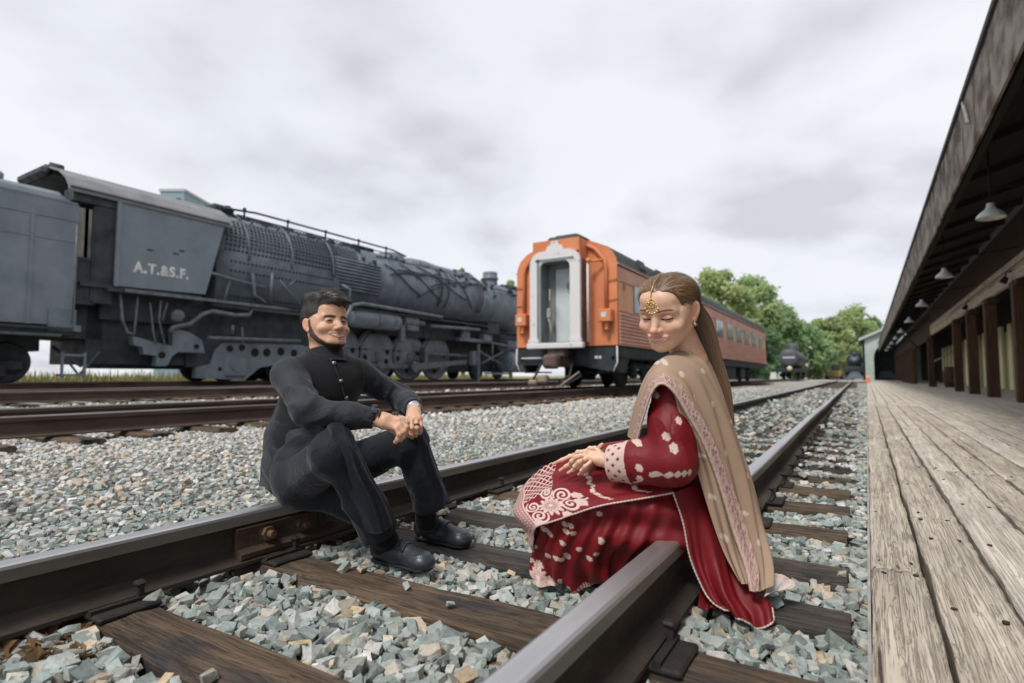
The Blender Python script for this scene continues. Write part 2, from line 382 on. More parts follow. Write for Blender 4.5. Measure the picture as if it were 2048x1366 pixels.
# --- rails
M_railside = mat('rail side', (.075, .056, .040), .7, .2, (.028, .023, .020), 5, .5, 60, stretch=(1, .35, 1))
M_railtop = mat('rail head', (.60, .60, .61), .36, .8, (.40, .395, .395), 3.5, .04, 50, stretch=(3, .12, 3), lo=.3, hi=.6)
M_rusty = mat('rail rust', (.105, .066, .050), .8, .1, (.05, .034, .028), 4, .4, 60, stretch=(1, .3, 1))
M_railworn = mat('worn rail head', (.30, .285, .275), .4, .7, (.13, .105, .09), 5, .05, 50, stretch=(3, .15, 3))
M_headside = mat('rail head side', (.27, .25, .225), .55, .3, (.15, .135, .12), 6, .2, 60, stretch=(1, .2, 1))
HEADP = [(-.072, -.18), (-.072, -.168), (-.028, -.155), (-.0095, -.138), (-.0095, -.056), (-.034, -.045), (-.0355, -.012), (-.032, -.004), (-.024, 0)]
def rail(xc_, zt, y0, y1, name, parent, ms, wob=0.004):
    prof = HEADP + [(-a, b) for a, b in reversed(HEADP)]; ys = np.concatenate([np.arange(y0, min(20, y1), .5), np.arange(20, y1, 4), [y1]]) if y0 < 20 else np.linspace(y0, y1, 10)
    ys = np.unique(ys); n = len(prof); V = []; Fs = []; mi = []
    for y in ys: V += [(xc_ + a + wob * sin(y * .7 + xc_), y, zt + b + wob * .6 * sin(y * .9 + 1)) for a, b in prof]
    for i in range(len(ys) - 1):
        for k in range(n):
            Fs.append((i * n + k, i * n + (k + 1) % n, (i + 1) * n + (k + 1) % n, (i + 1) * n + k)); mi.append(1 if 6 <= k <= 10 else (2 if k in (5, 11) else 0))
    Fs.append(tuple(range(n))); mi.append(0); Fs.append(tuple(range(len(V) - n, len(V)))); mi.append(0)
    me = bpy.data.meshes.new('rail'); me.from_pydata(V, [], Fs); me.update(); me.polygons.foreach_set('material_index', mi)
    bm = bmesh.new(); bm.from_mesh(me); bmesh.ops.recalc_face_normals(bm, faces=bm.faces); bm.to_mesh(me); bm.free()
    return link(name, me, ms, parent)
track = empty('railway_track', (-1.22, 2, -.37)); tag(track, 'railway track the man and woman sit on, beside the plank platform', 'railway track')
def par(o, p):          # parent, keeping world place
    o.parent = p; o.matrix_parent_inverse = Matrix.Translation(-p.location) if p.rotation_euler.z == 0 else p.matrix_basis.inverted(); return o
rl = par(rail(RL, 0, -3, 76, 'rail', None, [M_railside, M_railtop, M_headside]), track)
rr = par(rail(RR, 0, -3, 76, 'rail', None, [M_railside, M_railtop, M_headside]), track)
M_tie = wood('creosoted tie', (.185, .128, .085), (.062, .047, .036), (.008, .007, .006), 16, 'x', .85, .9, tar=(.034, .034, .036), tarlo=.50)
M_tie2 = wood('weathered dark tie', (.135, .110, .092), (.050, .044, .040), (.008, .008, .008), 16, 'x', .8, .9, tar=(.032, .033, .035), tarlo=.45)
def tie_mesh(L, w, h, seed, seg=14):
    g = np.random.default_rng(seed); xs = np.linspace(-L / 2, L / 2, seg); V = []; Fs = []
    for i, x in enumerate(xs):
        e = 1 - .05 * (i in (0, seg - 1)); jw = g.uniform(-.006, .006, 2); jt = g.uniform(-.006, .004, 3)
        V += [(x, -w / 2 * e + jw[0], -h), (x, -w / 2 * e + jw[0], -.022), (x, -w / 2 * e + .02, jt[0]), (x, g.uniform(-.02, .02), jt[1]), (x, w / 2 * e - .02, jt[2]), (x, w / 2 * e + jw[1], -.022), (x, w / 2 * e + jw[1], -h)]
    n = 7
    for i in range(seg - 1): Fs += [(i * n + k, (i + 1) * n + k, (i + 1) * n + (k + 1) % n, i * n + (k + 1) % n) for k in range(n)]
    Fs += [tuple(range(n)), tuple(reversed(range(len(V) - n, len(V))))]
    me = bpy.data.meshes.new('tie'); me.from_pydata(V, [], Fs); me.update()
    bm = bmesh.new(); bm.from_mesh(me); bmesh.ops.recalc_face_normals(bm, faces=bm.faces); bm.to_mesh(me); bm.free()
    return me
tie_meshes = [tie_mesh(2.45, .185, .16, s) for s in range(6)]
plate_me = MB().box((0, 0, 0), (.30, .17, .018), bev=.006).box((-.092, 0, .012), (.02, .17, .014)).box((.092, 0, .012), (.02, .17, .014)).mesh('tie_plate')
spike_me = MB().box((0, 0, .012), (.016, .016, .05)).box((.004, 0, .042), (.034, .030, .016), bev=.006).mesh('spike')
M_plate = mat('tie plate steel', (.040, .034, .030), .75, .3, (.018, .016, .015), 12, .4, 60)
for i, ty in enumerate(TIES):
    o = link('tie', tie_meshes[i % 6], None, None); o.location = (-1.22 + random.uniform(-.012, .012) - .055 + .0, ty, TIE_T - .002 * (i % 3)); o.rotation_euler.z = random.uniform(-.012, .012)
    if i < 6:
        o.data = o.data.copy()
    o.data.materials.clear(); o.data.materials.append(M_tie if i % 6 in (2, 3, 4, 1) else M_tie2)
    par(o, track)
    if ty < 12:
        for rx in (RL, RR):
            p = link('tie_plate', plate_me, M_plate); p.location = (rx, ty, TIE_T + .006); par(p, track)
            for s in (-1, 1):
                k = link('spike', spike_me, M_plate); k.location = (rx + s * .088, ty + .05 * s, TIE_T + .02); k.rotation_euler.z = 0 if s < 0 else pi; par(k, track)
# joint bar on the far rail with its bolts, and one by the near rail
M_joint = mat('joint bar rust', (.095, .062, .040), .75, .2, (.045, .033, .026), 9, .5, 70)
M_bolt = mat('bolt rust', (.16, .085, .048), .8, .1, (.07, .042, .03), 20, .4, 90)
jb = MB().prism([(.011, -.148), (.045, -.160), (.062, -.158), (.062, -.140), (.036, -.125), (.030, -.085), (.038, -.055), (.016, -.05)], 'y', 1.255, 1.95).build('joint_bar', M_joint)
jb.location = (RL, 0, 0); par(jb, track)
for y in (1.375, 1.53, 1.69, 1.84):
    b = MB().cyl((RL + .028, y, -.092), (RL + .052, y, -.092), .027, n=6, smooth=False).cyl((RL + .05, y, -.092), (RL + .078, y, -.092), .014, n=10).cyl((RL + .027, y, -.092), (RL + .034, y, -.092), .034, n=16).build('bolt', M_bolt); par(b, track)
gap = MB().box((RL, 1.61, -.07), (.078, .006, .145)).build('rail_joint_gap', M_plate); par(gap, track)

def far_track(name, xs, zt, y0, y1, label, tie_len, side_ties):
    e_ = empty(name, ((xs[0] + xs[1]) / 2, 5, zt - .36)); tag(e_, label, 'railway track')
    for x in xs: par(rail(x, zt, y0, y1, 'rail', None, [M_rusty, M_railworn, M_rusty]), e_)
    y = y0 + .3; cx = (xs[0] + xs[1]) / 2; k = 0
    while y < min(y1, 46):
        o = link('tie', tie_meshes2[k % 3]); o.location = (cx + random.uniform(-.05, .05), y, zt - .19); o.rotation_euler.z = random.uniform(-.02, .02); par(o, e_)
        y += .58 + random.uniform(-.04, .04); k += 1
    return e_
M_tie3 = wood('old tie', (.20, .145, .10), (.07, .05, .038), (.012, .01, .009), 16, 'x', .9, .8, tar=(.012, .012, .012), tarlo=.5)
tie_meshes2 = [tie_mesh(2.6, .22, .17, 40 + s, 8) for s in range(3)]
for m_ in tie_meshes2: m_.materials.append(M_tie3)
track_mid = far_track('railway_track', MID, MIDZ, -8, 76, 'rusty railway track the orange coach stands on', 2.6, True)
track_far = far_track('railway_track', (-11.2, -12.7), .262, -6, 76, 'empty railway track between the coach and the locomotive', 2.6, True)
track_loco = far_track('railway_track', LOCO, LOCZ, -6, 70, 'railway track under the black steam locomotive', 2.6, True)
# ------------------------------------------------------------ platform and depot (turned 0.7 degrees from the track)
STR = -0.0122
PX0, PY0, PZ = 0.008, 1.5, -0.16
M_plank = wood('weathered grey plank', (.66, .595, .51), (.47, .41, .34), (.06, .048, .038), 30, 'y', .88, 1.0, sq=.016, rings=70, ringf=.55)
M_plank2 = wood('pale weathered plank', (.70, .645, .57), (.52, .465, .40), (.07, .058, .048), 26, 'y', .88, .9, sq=.016, rings=70, ringf=.5)
platform = empty('platform', (PX0, PY0, PZ), STR); tag(platform, kind='structure')
def plank_mesh(w, L, seed, fine):
    g = np.random.default_rng(seed); nx, ny = (13, max(24, int(L / .022))) if fine else (3, max(4, int(L / .8)))
    us = np.linspace(-w / 2, w / 2, nx); ys = np.linspace(0, L, ny); U, Y = np.meshgrid(us, ys, indexing='ij'); Z = np.zeros_like(U)
    wob = sum(.0022 * np.sin(Y * k + g.uniform(0, 6)) for k in (1.7, 4.1, 9.3))
    t = U / (w / 2)
    if fine:
        for q in range(24):        # long checks (splits) along the grain
            u0 = g.uniform(-.92, .92) * w / 2; y0 = g.uniform(0, L); ln = g.uniform(.1, .55); dr = g.normal(0, .006)
            path = u0 + dr * (Y - y0) + .0025 * np.sin(Y * 21 + q) ; d = np.abs(U - path)
            Z -= g.uniform(.004, .014) * np.exp(-(d / .0032) ** 2) * np.clip(1 - np.abs(Y - y0) / ln, 0, 1) ** .5
        for q in range(9): Z += g.uniform(.0006, .0022) * np.sin(U * g.uniform(120, 420) + 3 * np.sin(Y * g.uniform(1, 4) + q) + q)
        Z -= .008 * np.clip((np.abs(t) - .82) / .18, 0, 1) ** 2 * (1 + .8 * np.sin(Y * 13 + seed) * np.sin(Y * 31))
        Z -= .012 * np.exp(-np.minimum(Y, L - Y) / .02)
        for q in range(3):         # broken hollows
            u0 = g.uniform(-1, 1) * w / 2; y0 = g.uniform(.1, L - .1); Z -= g.uniform(.004, .012) * np.exp(-((U - u0) / .018) ** 2 - ((Y - y0) / g.uniform(.03, .1)) ** 2) * (1 + .5 * np.sin(U * 900))
        Xw = U + wob * np.abs(t)
    else: Xw = U + wob * .5
    V = np.stack([Xw, Y, Z], -1).reshape(-1, 3); idx = np.arange(nx * ny).reshape(nx, ny)
    f = np.stack([idx[:-1, :-1], idx[1:, :-1], idx[1:, 1:], idx[:-1, 1:]], -1).reshape(-1, 4).tolist()
    # skirt down to the underside
    loop = list(idx[:, 0]) + list(idx[-1, 1:]) + list(idx[::-1, -1][1:]) + list(idx[0, ::-1][1:-1]); n0 = len(V)
    low = V[loop].copy(); low[:, 2] = -.075; V = np.concatenate([V, low]); n = len(loop)
    f += [[loop[k], n0 + k, n0 + (k + 1) % n, loop[(k + 1) % n]] for k in range(n)]
    me = bpy.data.meshes.new('plank'); me.from_pydata(V.tolist(), [], f); me.update()
    if fine: me.polygons.foreach_set('use_smooth', [True] * ((nx - 1) * (ny - 1)) + [False] * n)
    return me
nail_me = MB().cyl((0, 0, -.004), (0, 0, .003), .0085, n=8).mesh('nail'); M_nail = mat('rusty nail', (.05, .032, .024), .8, .3)
x = 0.0; ci = 0; widths = [.150, .178, .19, .172, .185, .20]
shared = {}
while x < 9.0:
    w = widths[ci] if ci < len(widths) else random.choice((.185, .2, .19))
    gap_ = (.016 if ci < 2 else .010) + random.uniform(-.002, .003); L = 3.6; y = -2.2 + random.uniform(-2, 0) if ci > 1 else (-3.0 if ci == 0 else -1.2)
    while y < 13.5:
        near = ci < 7 and y < 5.0
        L = random.choice((3.05, 3.66, 4.27)) if ci > 0 else 3.9
        if near: me = plank_mesh(w, L - .006, ci * 17 + int(y * 10) + 100, True)
        else:
            key = (round(w, 3), L)
            if key not in shared: shared[key] = plank_mesh(w, L - .006, len(shared), False)
            me = shared[key]
        o = link('plank', me, None, platform, (x + w / 2, y, random.uniform(-.004, .003)))
        if not me.materials: me.materials.append(M_plank if ci % 3 != 2 else M_plank2)
        o.rotation_euler.z = random.uniform(-.0006, .0006)
        if near:
            for yy in (.06, .9, 1.75, 2.6, L - .07):
                for sx in (-.28, .3):
                    n_ = link('nail', nail_me, M_nail, platform, (x + w / 2 + sx * w + random.uniform(-.01, .01), y + yy + random.uniform(-.02, .02), -.002))
        y += L
    x += w + gap_; ci += 1
# boards further off, too thin to pick apart
bb = MB(); x = 0.0
while x < 9.0:
    bb.box((x + .095, 47, -.035), (.182, 66, .07)); x += .2
tag(bb.build('planking', M_plank2, platform), kind='stuff')
pb = MB().box((4.6, 35, -.19), (8.9, 90, .14)); pb.build('platform_base', mat('dark soil', (.03, .027, .024), .95), platform)
M_kerb = mat('pale edge strip', (.42, .41, .40), .7, 0, (.25, .23, .21), 8, .3, 60)
MB().box((-.006, 20, -.045), (.008, 46, .085)).build('edge_strip', M_kerb, platform)

# ---- depot building
depot = empty('depot_building', (PX0, PY0, PZ), STR)
tag(depot, 'long dark timber station shed with deep overhanging eaves along the platform', 'building')
M_beam = wood('dark timber', (.085, .058, .043), (.04, .029, .023), (.01, .008, .007), 20, 'z', .85, .6)
M_post = wood('red brown post', (.135, .078, .05), (.062, .037, .026), (.012, .009, .007), 18, 'z', .85, .6)
M_board = wood('pale weathered beam', (.68, .60, .49), (.42, .36, .28), (.03, .024, .02), 22, 'y', .9, .7)
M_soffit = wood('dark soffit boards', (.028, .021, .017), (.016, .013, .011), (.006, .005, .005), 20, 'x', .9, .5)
M_fascia = mat('stained fascia sheet', (.27, .235, .19), .8, .0, (.07, .046, .032), 2.2, .4, 40, stretch=(1, .8, 1), lo=.40, hi=.60)
M_rustpatch = None
M_cream = mat('cream painted boards', (.86, .80, .54), .8, 0, (.72, .66, .43), 1.3, .2, 40)
M_olive = mat('olive door paint', (.42, .40, .20), .8, 0, (.3, .28, .14), 2, .2, 40)
EX, EZL, EZT = 1.50, 4.07, 5.12         # eave: x, lower and upper height above the platform
D0, D1 = -6.0, 92.0
# fascia of separate sheets with lapped joints
y = D0; k = 0
while y < 46:
    L = 1.25 + random.uniform(-.03, .03)
    MB().box((EX + random.uniform(-.006, .006), y + L / 2, (EZL + EZT) / 2 + random.uniform(-.01, .01)), (.035, L - .012, EZT - EZL)).build('fascia_sheet', M_fascia, depot); y += L; k += 1
tag(MB().box((EX, (y + D1) / 2, (EZL + EZT) / 2), (.035, D1 - y, EZT - EZL)).build('fascia_run', M_fascia, depot), kind='stuff')
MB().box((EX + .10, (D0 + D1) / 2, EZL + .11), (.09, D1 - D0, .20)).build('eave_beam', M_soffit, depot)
# roof slope: slab from the eave up to the ridge
MB().prism([(EX - .06, EZT + .012), (7.6, EZT + 2.4), (7.6, EZT + 2.52), (EX - .06, EZT + .10)], 'y', D0, D1).build('roof', mat('dark shingles', (.075, .07, .066), .9, 0, (.04, .037, .035), 8, .5, 30), depot)
# ceiling boards under the overhang, rafters
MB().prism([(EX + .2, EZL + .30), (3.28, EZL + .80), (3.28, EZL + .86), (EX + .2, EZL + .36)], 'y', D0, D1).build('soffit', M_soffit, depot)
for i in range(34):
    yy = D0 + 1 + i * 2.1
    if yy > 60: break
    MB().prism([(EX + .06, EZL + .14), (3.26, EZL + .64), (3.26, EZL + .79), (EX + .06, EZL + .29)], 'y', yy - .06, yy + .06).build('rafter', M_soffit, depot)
# long pale valance beam of boards on the posts
BX = 3.32; PB = 3.10
for j, (z0, z1) in enumerate(((3.08, 3.36), (3.37, 3.66), (3.67, 4.66))):
    MB().box((BX - .004 * j, 17, (z0 + z1) / 2), (.10, 46, z1 - z0 - .012)).build('valance_board', M_board if j < 2 else M_beam, depot)
MB().box((BX, 66, 3.5), (.09, 52, 1.2)).build('valance_run', M_beam, depot)
# posts
PY = [5.2, 9.2, 13.2, 17.2, 21.3, 25.0, 29.0, 41.0]; yy = 55.0
while yy < 90: PY.append(yy); yy += 1.6
for yy in PY:
    MB().box((BX, yy, 1.53), (.30, .30, 3.06), bev=.012).build('post', M_post, depot)
    if yy < 40: MB().box((BX + .02, yy, 2.98), (.30, .9, .14)).build('post_cap', M_beam, depot)
MB().tube([(BX - .06, 47, 2.45), (EX + .2, 47, EZL + .12)], .06, 6).build('eave_brace', M_beam, depot)
# back wall of cream boards with openings
WX = 6.0
y = 3.0; k = 0
while y < 64:
    L = 1.25; wide = (k % 2 == 0)
    if wide: MB().box((WX, y + .45, 1.6), (.12, .9, 3.2)).build('wall_panel', M_cream, depot)
    else: MB().box((WX + .12, y + .75, 1.45), (.08, 1.5, 2.9)).build('door_panel', M_olive, depot)
    y += .9 if wide else 1.5; k += 1
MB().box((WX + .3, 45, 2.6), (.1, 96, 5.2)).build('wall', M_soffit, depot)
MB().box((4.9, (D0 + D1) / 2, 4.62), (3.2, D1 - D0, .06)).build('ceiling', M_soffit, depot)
MB().box((WX - .25, 24, .14), (.35, 9, .28)).build('baseboard', mat('grey concrete', (.25, .25, .25), .9), depot)
# lamps hung below the overhang: things of their own
M_enamel = mat('grey enamel', (.42, .45, .46), .4, .1, (.3, .32, .33), 6, 0, 40)
M_enamel_in = mat('white enamel inside', (.75, .74, .68), .5, 0, (.62, .6, .55), 6)
LY = [2.6, 10.0, 16.4, 23.4, 30.6, 38.0, 45.0, 52.0, 59.0, 66.0]
names = ['nearest to the camera', 'second nearest the camera', 'third from the camera', 'fourth from the camera', 'fifth from the camera', 'sixth from the camera', 'seventh from the camera', 'eighth from the camera', 'farthest down the platform']
for i, yy in enumerate(LY[1:]):
    e_ = empty('hanging_lamp', (PX0 + 1.76 - STR * yy, PY0 + yy, PZ + 3.16), STR)
    tag(e_, f'grey enamel shade lamp under the station eave, {names[i]}', 'lamp', 'lamps under the station eave')
    MB().lathe((0, 0, 0), (0, 0, 1), [(0, .195), (.012, .193), (.05, .18), (.10, .135), (.14, .08), (.19, .055), (.24, .05)], 24).build('shade', M_enamel, e_)
    MB().lathe((0, 0, 0), (0, 0, 1), [(.003, .189), (.045, .173), (.09, .125), (.12, .05), (.12, .001)], 24).build('shade_lining', M_enamel_in, e_)
    MB().cyl((0, 0, .22), (0, 0, 1.1), .014, n=6).build('stem', M_soffit, e_)
    MB().sphere((0, 0, .06), .045).build('bulb', M_enamel_in, e_)
    MB().tube([(0, 0, .42), (.1, 0, .46), (1.5, 0, .62)], .012, 6).build('conduit', M_soffit, e_)
# wall spotlights on the valance
for i, yy in enumerate((11.4, 17.6, 24.5)):
    e_ = empty('spotlight', (PX0 + BX - .12 - STR * yy, PY0 + yy, PZ + 3.28), STR); tag(e_, f'small black spotlight on the pale valance beam, {names[i]}', 'spotlight', 'spotlights on the valance')
    MB().cyl((-.05, 0, -.06), (-.12, -.02, -.2), .06, .085, n=14).build('head', M_soffit, e_)
    MB().tube([(.06, 0, .1), (-.05, 0, .06), (-.06, 0, -.08)], .018, 6).build('bracket', M_soffit, e_)
MB().tube([(BX - .1, 8, 3.42), (BX - .1, 30, 3.42)], .012, 6).build('conduit', M_soffit, depot)
# gutter stay that sticks out from the eave
e_ = MB().tube([(EX - .03, 9.9, EZT - .05), (EX - .06, 9.35, EZL + .45)], .03, 6).build('eave_stay', M_kerb, depot)
# ------------------------------------------------------------ steam locomotive, tender, coach
M_loco = mat('grey black engine paint', (.165, .200, .235), .5, .05, (.108, .132, .158), 2.2, .15, 30, spec=.4)
M_lococab = mat('cab paint', (.195, .236, .278), .55, .0, (.158, .192, .226), 1.6, .12, 25, spec=.35)
M_locodk = mat('dark engine black', (.042, .052, .062), .6, .1, (.020, .025, .031), 3, .3, 30, spec=.4)  # undercarriage black; also puts underside shade into the colour of the fill boxes
M_pipe = mat('pipe paint', (.15, .172, .195), .5, .1, (.08, .093, .108), 5, .15, 40, spec=.45)
M_steel = mat('worn steel', (.17, .19, .21), .45, .35, (.085, .095, .105), 4, .1, 40)
M_roofcab = mat('cab roof paint', (.24, .24, .25), .7, .05, (.16, .168, .178), 1.4, .15, 25)
M_white = mat('white letter paint', (.72, .72, .70), .8, 0, (.5, .5, .49), 9)
def tender_mat():
    m, t, b = nt('tender paint'); b.inputs['Roughness'].default_value = .6; v = coords(t)
    c = ramp(t, noise(t, v, 1.3, 6, .6), [(.35, (.138, .168, .20)), (.65, (.20, .232, .265))])
    gr = N(t, 'ShaderNodeTexGradient', {0: N(t, 'ShaderNodeMapping', {0: v, 'Location': (13.8, -4.82, -4.35), 'Scale': (.8, 1.5, 1.3)}, vector_type='POINT').outputs[0]}, gradient_type='SPHERICAL')
    rz = N(t, 'ShaderNodeMath', {0: gr.outputs[1], 1: noise(t, v, 6, 5)}, operation='MULTIPLY').outputs[0]
    rf = N(t, 'ShaderNodeMapRange', {0: rz, 1: .12, 2: .42, 3: 0, 4: .85}).outputs[0]
    t.links.new(mixc(t, rf, c, (.30, .17, .07)), b.inputs['Base Color']); bump(t, b, noise(t, v, 3, 4), .25, .03)
    return m
M_tender = tender_mat()
M_glass = mat('dusty dark glass', (.06, .075, .07), .15, 0, (.03, .04, .038), 3, 0, 40, spec=.6)
def text_mesh(s, size, ext, bold=0.0):
    cu = bpy.data.curves.new('letters', 'FONT'); cu.body = s; cu.size = size; cu.extrude = ext; cu.offset = bold; cu.align_x = 'LEFT'; cu.space_character = 1.18
    o = bpy.data.objects.new('letters', cu); COL.objects.link(o); bpy.context.view_layer.update()
    me = bpy.data.meshes.new_from_object(o.evaluated_get(bpy.context.evaluated_depsgraph_get())); bpy.data.objects.remove(o); me.materials.clear(); return me
def text_on_side(s, size, x, y, z, parent, m, ext=.006, bold=0.012, name='lettering', sx=1.0):
    me = text_mesh(s, size, ext, bold); o = link(name, me, m)
    # text x axis -> world +Y, text y axis -> world Z, facing +X
    o.matrix_basis = Matrix(((0, 0, 1, x), (sx, 0, 0, y), (0, 1, 0, z), (0, 0, 0, 1))); par(o, parent); return o
LX = -17.1; SX = -15.5
def side_pts(pts): return [(p[0], p[1]) for p in pts]
# ---- tender
ten = empty('locomotive_tender', (LX, 2, LOCZ)); tag(ten, 'grey black riveted coal tender coupled behind the locomotive cab, rust patch near its top', 'tender')
T0, T1 = -5.2, 5.86
prof = [(SX, 1.66), (SX, 4.50), (SX - .05, 4.66), (SX - .18, 4.76), (2 * LX - SX + .18, 4.76), (2 * LX - SX + .05, 4.66), (2 * LX - SX, 4.5), (2 * LX - SX, 1.66)]
tb = MB(); n = len(prof)
V = [(p[0], T0, p[1]) for p in prof] + [(p[0], T1 - .35, p[1]) for p in prof] + [(p[0], T1, min(p[1], 4.50)) for p in prof]
tb.add(V, [(i * n + k, i * n + (k + 1) % n, (i + 1) * n + (k + 1) % n, (i + 1) * n + k) for i in range(2) for k in range(n)] + [tuple(range(n)), tuple(range(2 * n, 3 * n))])
par(tb.build('tank', M_tender), ten)
par(MB().box((LX, -.4, 4.86), (2.7, 9.9, .2), bev=.05).box((LX, -1.5, 5.02), (2.3, 6, .2)).build('coal_deck', M_tender), ten)
seam = MB(); seam.box((SX + .008, .4, 4.12), (.012, 10.9, .05)).box((SX + .008, 3.0, 3.62), (.012, 5.6, .04)).box((SX + .008, 5.0, 2.95), (.010, .09, 2.6)).box((SX + .008, 1.2, 2.9), (.010, .09, 2.5)).box((SX + .010, .33, 4.53), (.016, 11.0, .035))
par(seam.build('seam_strip', M_tender), ten)
rv = MB()
for z in np.arange(1.8, 4.1, .075):
    for yy in (4.965, 5.035, 1.165, 1.235): rv.cyl((SX + .012, yy, z), (SX + .026, yy, z), .016, .010, n=6)
for yy in np.arange(T0 + .2, T1 - .2, .09): rv.cyl((SX + .013, yy, 4.12), (SX + .026, yy, 4.12), .013, .009, n=5)
tag(par(rv.build('rivets', M_tender), ten), kind='stuff')
par(MB().box((SX - .35, .3, 1.52), (.75, 11.2, .2), bev=.03).box((SX + .06, .3, 1.58), (.10, 11.0, .05)).box((LX, .2, 1.3), (1.6, 10.6, .45)).box((LX, .1, 1.0), (1.3, 10.4, .8)).build('frame_sill', M_locodk), ten)
par(MB().tube([(SX + .05, 1.5, 1.42), (SX + .05, 5.6, 1.42)], .035).build('sill_pipe', M_pipe), ten)
par(MB().cyl((SX - .2, 1.8, 1.15), (SX - .2, 4.5, 1.15), .24, n=18).build('air_reservoir', M_locodk), ten)
def wheel_set(parent, x, y, zt, r, m, name='wheel', n=24, spokes=0):
    w = MB().lathe((x, y, zt + r), (1, 0, 0), [(-.07, .05), (-.07, r * .86), (-.07, r + .028), (-.045, r + .03), (-.035, r), (.07, r - .004), (.07, r * .86), (.045, r * .80), (.03, r * .45), (.06, r * .25), (.075, r * .2), (.075, .01)], n).build(name, m)
    return par(w, parent)
for yy in (-3.4, -1.9, 1.9, 3.4, 4.9):
    for x_ in LOCO: wheel_set(ten, x_, yy, LOCZ, .46, M_locodk)
sf = MB()
for a, b in ((-3.9, -1.4), (1.3, 5.2)):
    sf.box((LOCO[0] + .16, (a + b) / 2, .74), (.12, b - a, .26), bev=.05)
    for yy in np.linspace(a + .5, b - .5, 3): sf.box((LOCO[0] + .2, yy, .62), (.16, .36, .36), bev=.06)
par(sf.build('truck_frame', M_locodk), ten)
par(MB().box((SX - .1, 5.62, 1.78), (.3, .52, .5)).box((SX - .05, 5.9, 1.6), (.28, .14, .14)).box((SX - .02, 5.85, .98), (.32, .46, .05)).box((SX - .02, 5.85, .52), (.32, .46, .05)).box((SX + .1, 5.63, .75), (.05, .05, .6)).box((SX + .1, 6.07, .75), (.05, .05, .6)).build('step', M_loco), ten)
par(MB().tube([(SX + .12, 5.78, 1.7), (SX + .14, 5.78, 4.0)], .02, 6).tube([(LX + .5, 5.86, 1.2), (LX + .9, 6.3, .75), (LX + .9, 6.8, 1.2)], .05, 8).tube([(LX + .9, 5.86, 1.1), (LX + 1.1, 6.2, .52), (LX + 1.1, 6.6, 1.1)], .04, 8).build('grab_rail', M_pipe), ten)

# ---- locomotive
eng = empty('steam_locomotive', (LX, 17, LOCZ)); tag(eng, 'large black steam locomotive with white railroad letters on its cab', 'locomotive')
# cab: side sheet with raked front edge, roof arc, rear windows
cab = par(MB().prism([(6.72, 2.72), (8.93, 2.78), (9.44, 4.88), (6.72, 4.88)], 'x', SX - .05, SX).build('cab', M_lococab), eng)
def sub(o, p): o.parent = p; return o          # sub-part: cab-like parents sit at the world origin
par(MB().box((2 * LX - SX, 8, 3.8), (.06, 2.6, 2.2)).box((LX, 8.9, 3.9), (3.0, .1, 2.0)).box((LX, 7.4, 2.68), (3.15, 2.9, .1)).build('cab_shell', M_locodk), eng)
rp = [(SX + .06, 4.86), (SX + .02, 4.98), (SX - .18, 5.20), (SX - .55, 5.42), (SX - 1.05, 5.58), (LX, 5.64)]
rp = rp + [(2 * LX - a, b) for a, b in reversed(rp[:-1])]; rp2 = [(a * .985 + LX * .015, b - .05) for a, b in reversed(rp)]
par(MB().prism(rp + rp2, 'y', 5.62, 9.62, smooth=False).build('cab_roof', M_roofcab), eng)
par(MB().box((SX + .035, 7.6, 4.90), (.05, 3.9, .05)).box((SX + .02, 7.0, 2.60), (.16, 1.0, .09)).build('rain_gutter', M_locodk), eng)
par(MB().prism([(6.66, 2.7), (6.74, 2.7), (6.74, 4.9), (6.66, 4.9)], 'x', SX - .06, SX + .03).build('corner_strip', M_lococab), eng)
slots = MB()
for px, py in ((300, 500), (352, 508), (364, 502)):
    p = onX(px, py, SX); slots.box((SX + .003, p[1], p[2]), (.012, .15, .045), bev=.01)
par(slots.build('cab_slot', M_locodk), eng)
text_on_side('A.T.&S.F.', .36, SX + .004, 7.08, 3.14, eng, M_white, bold=.016, sx=.86)
# rear of the cab: vestibule side with window panes
par(MB().box((SX - .12, 6.22, 3.45), (.06, .06, 2.3)).box((SX - .12, 5.96, 3.28), (.05, .55, .07)).box((SX - .12, 6.45, 3.5), (.08, .42, 2.5)).box((SX - .14, 6.0, 2.75), (.05, .6, 1.1)).box((SX - .3, 6.35, 4.78), (.5, 1.2, .3)).build('vestibule_frame', M_locodk), eng)
for yy, w in ((5.98, .28), (6.12, .16)): par(MB().box((SX - .16, yy, 3.9), (.02, w, 1.2)).build('window_pane', mat('dusty pane', (.32, .31, .24), .3, 0, (.10, .11, .09), 2, 0, 40, stretch=(1, 3, .6)), ), eng)
par(MB().cyl((LX + .3, 5.7, 5.62), (LX + .3, 5.95, 5.62), .14, n=12).box((LX - .3, 5.6, 5.5), (1.6, .25, .3), bev=.1).build('roof_vent', M_locodk), eng)
BZ, BR = 4.24, 1.34
def bp(y, a, off=0.0):
    "point on the boiler surface; a = angle in degrees above the horizontal on the near side"
    t = radians(a); return (LX + (BR + off) * cos(t), y, BZ + (BR + off) * sin(t))
bprof = [(9.3, BR + .03), (13.9, BR + .03), (14.0, BR), (16.6, BR), (16.62, BR + .02), (16.72, BR + .02), (16.74, BR), (19.3, BR - .01), (19.32, BR + .012), (19.42, BR + .012), (19.44, BR - .01), (21.9, BR - .02), (21.92, BR), (22.02, BR), (22.04, BR - .03), (24.2, BR - .05), (24.22, BR - .03), (24.4, BR - .03), (24.42, BR - .06), (28.2, BR - .06), (28.4, BR - .12), (28.5, .5), (28.62, .01)]
par(MB().lathe((LX, 0, BZ), (0, 1, 0), bprof, 56).build('boiler', M_loco), eng)
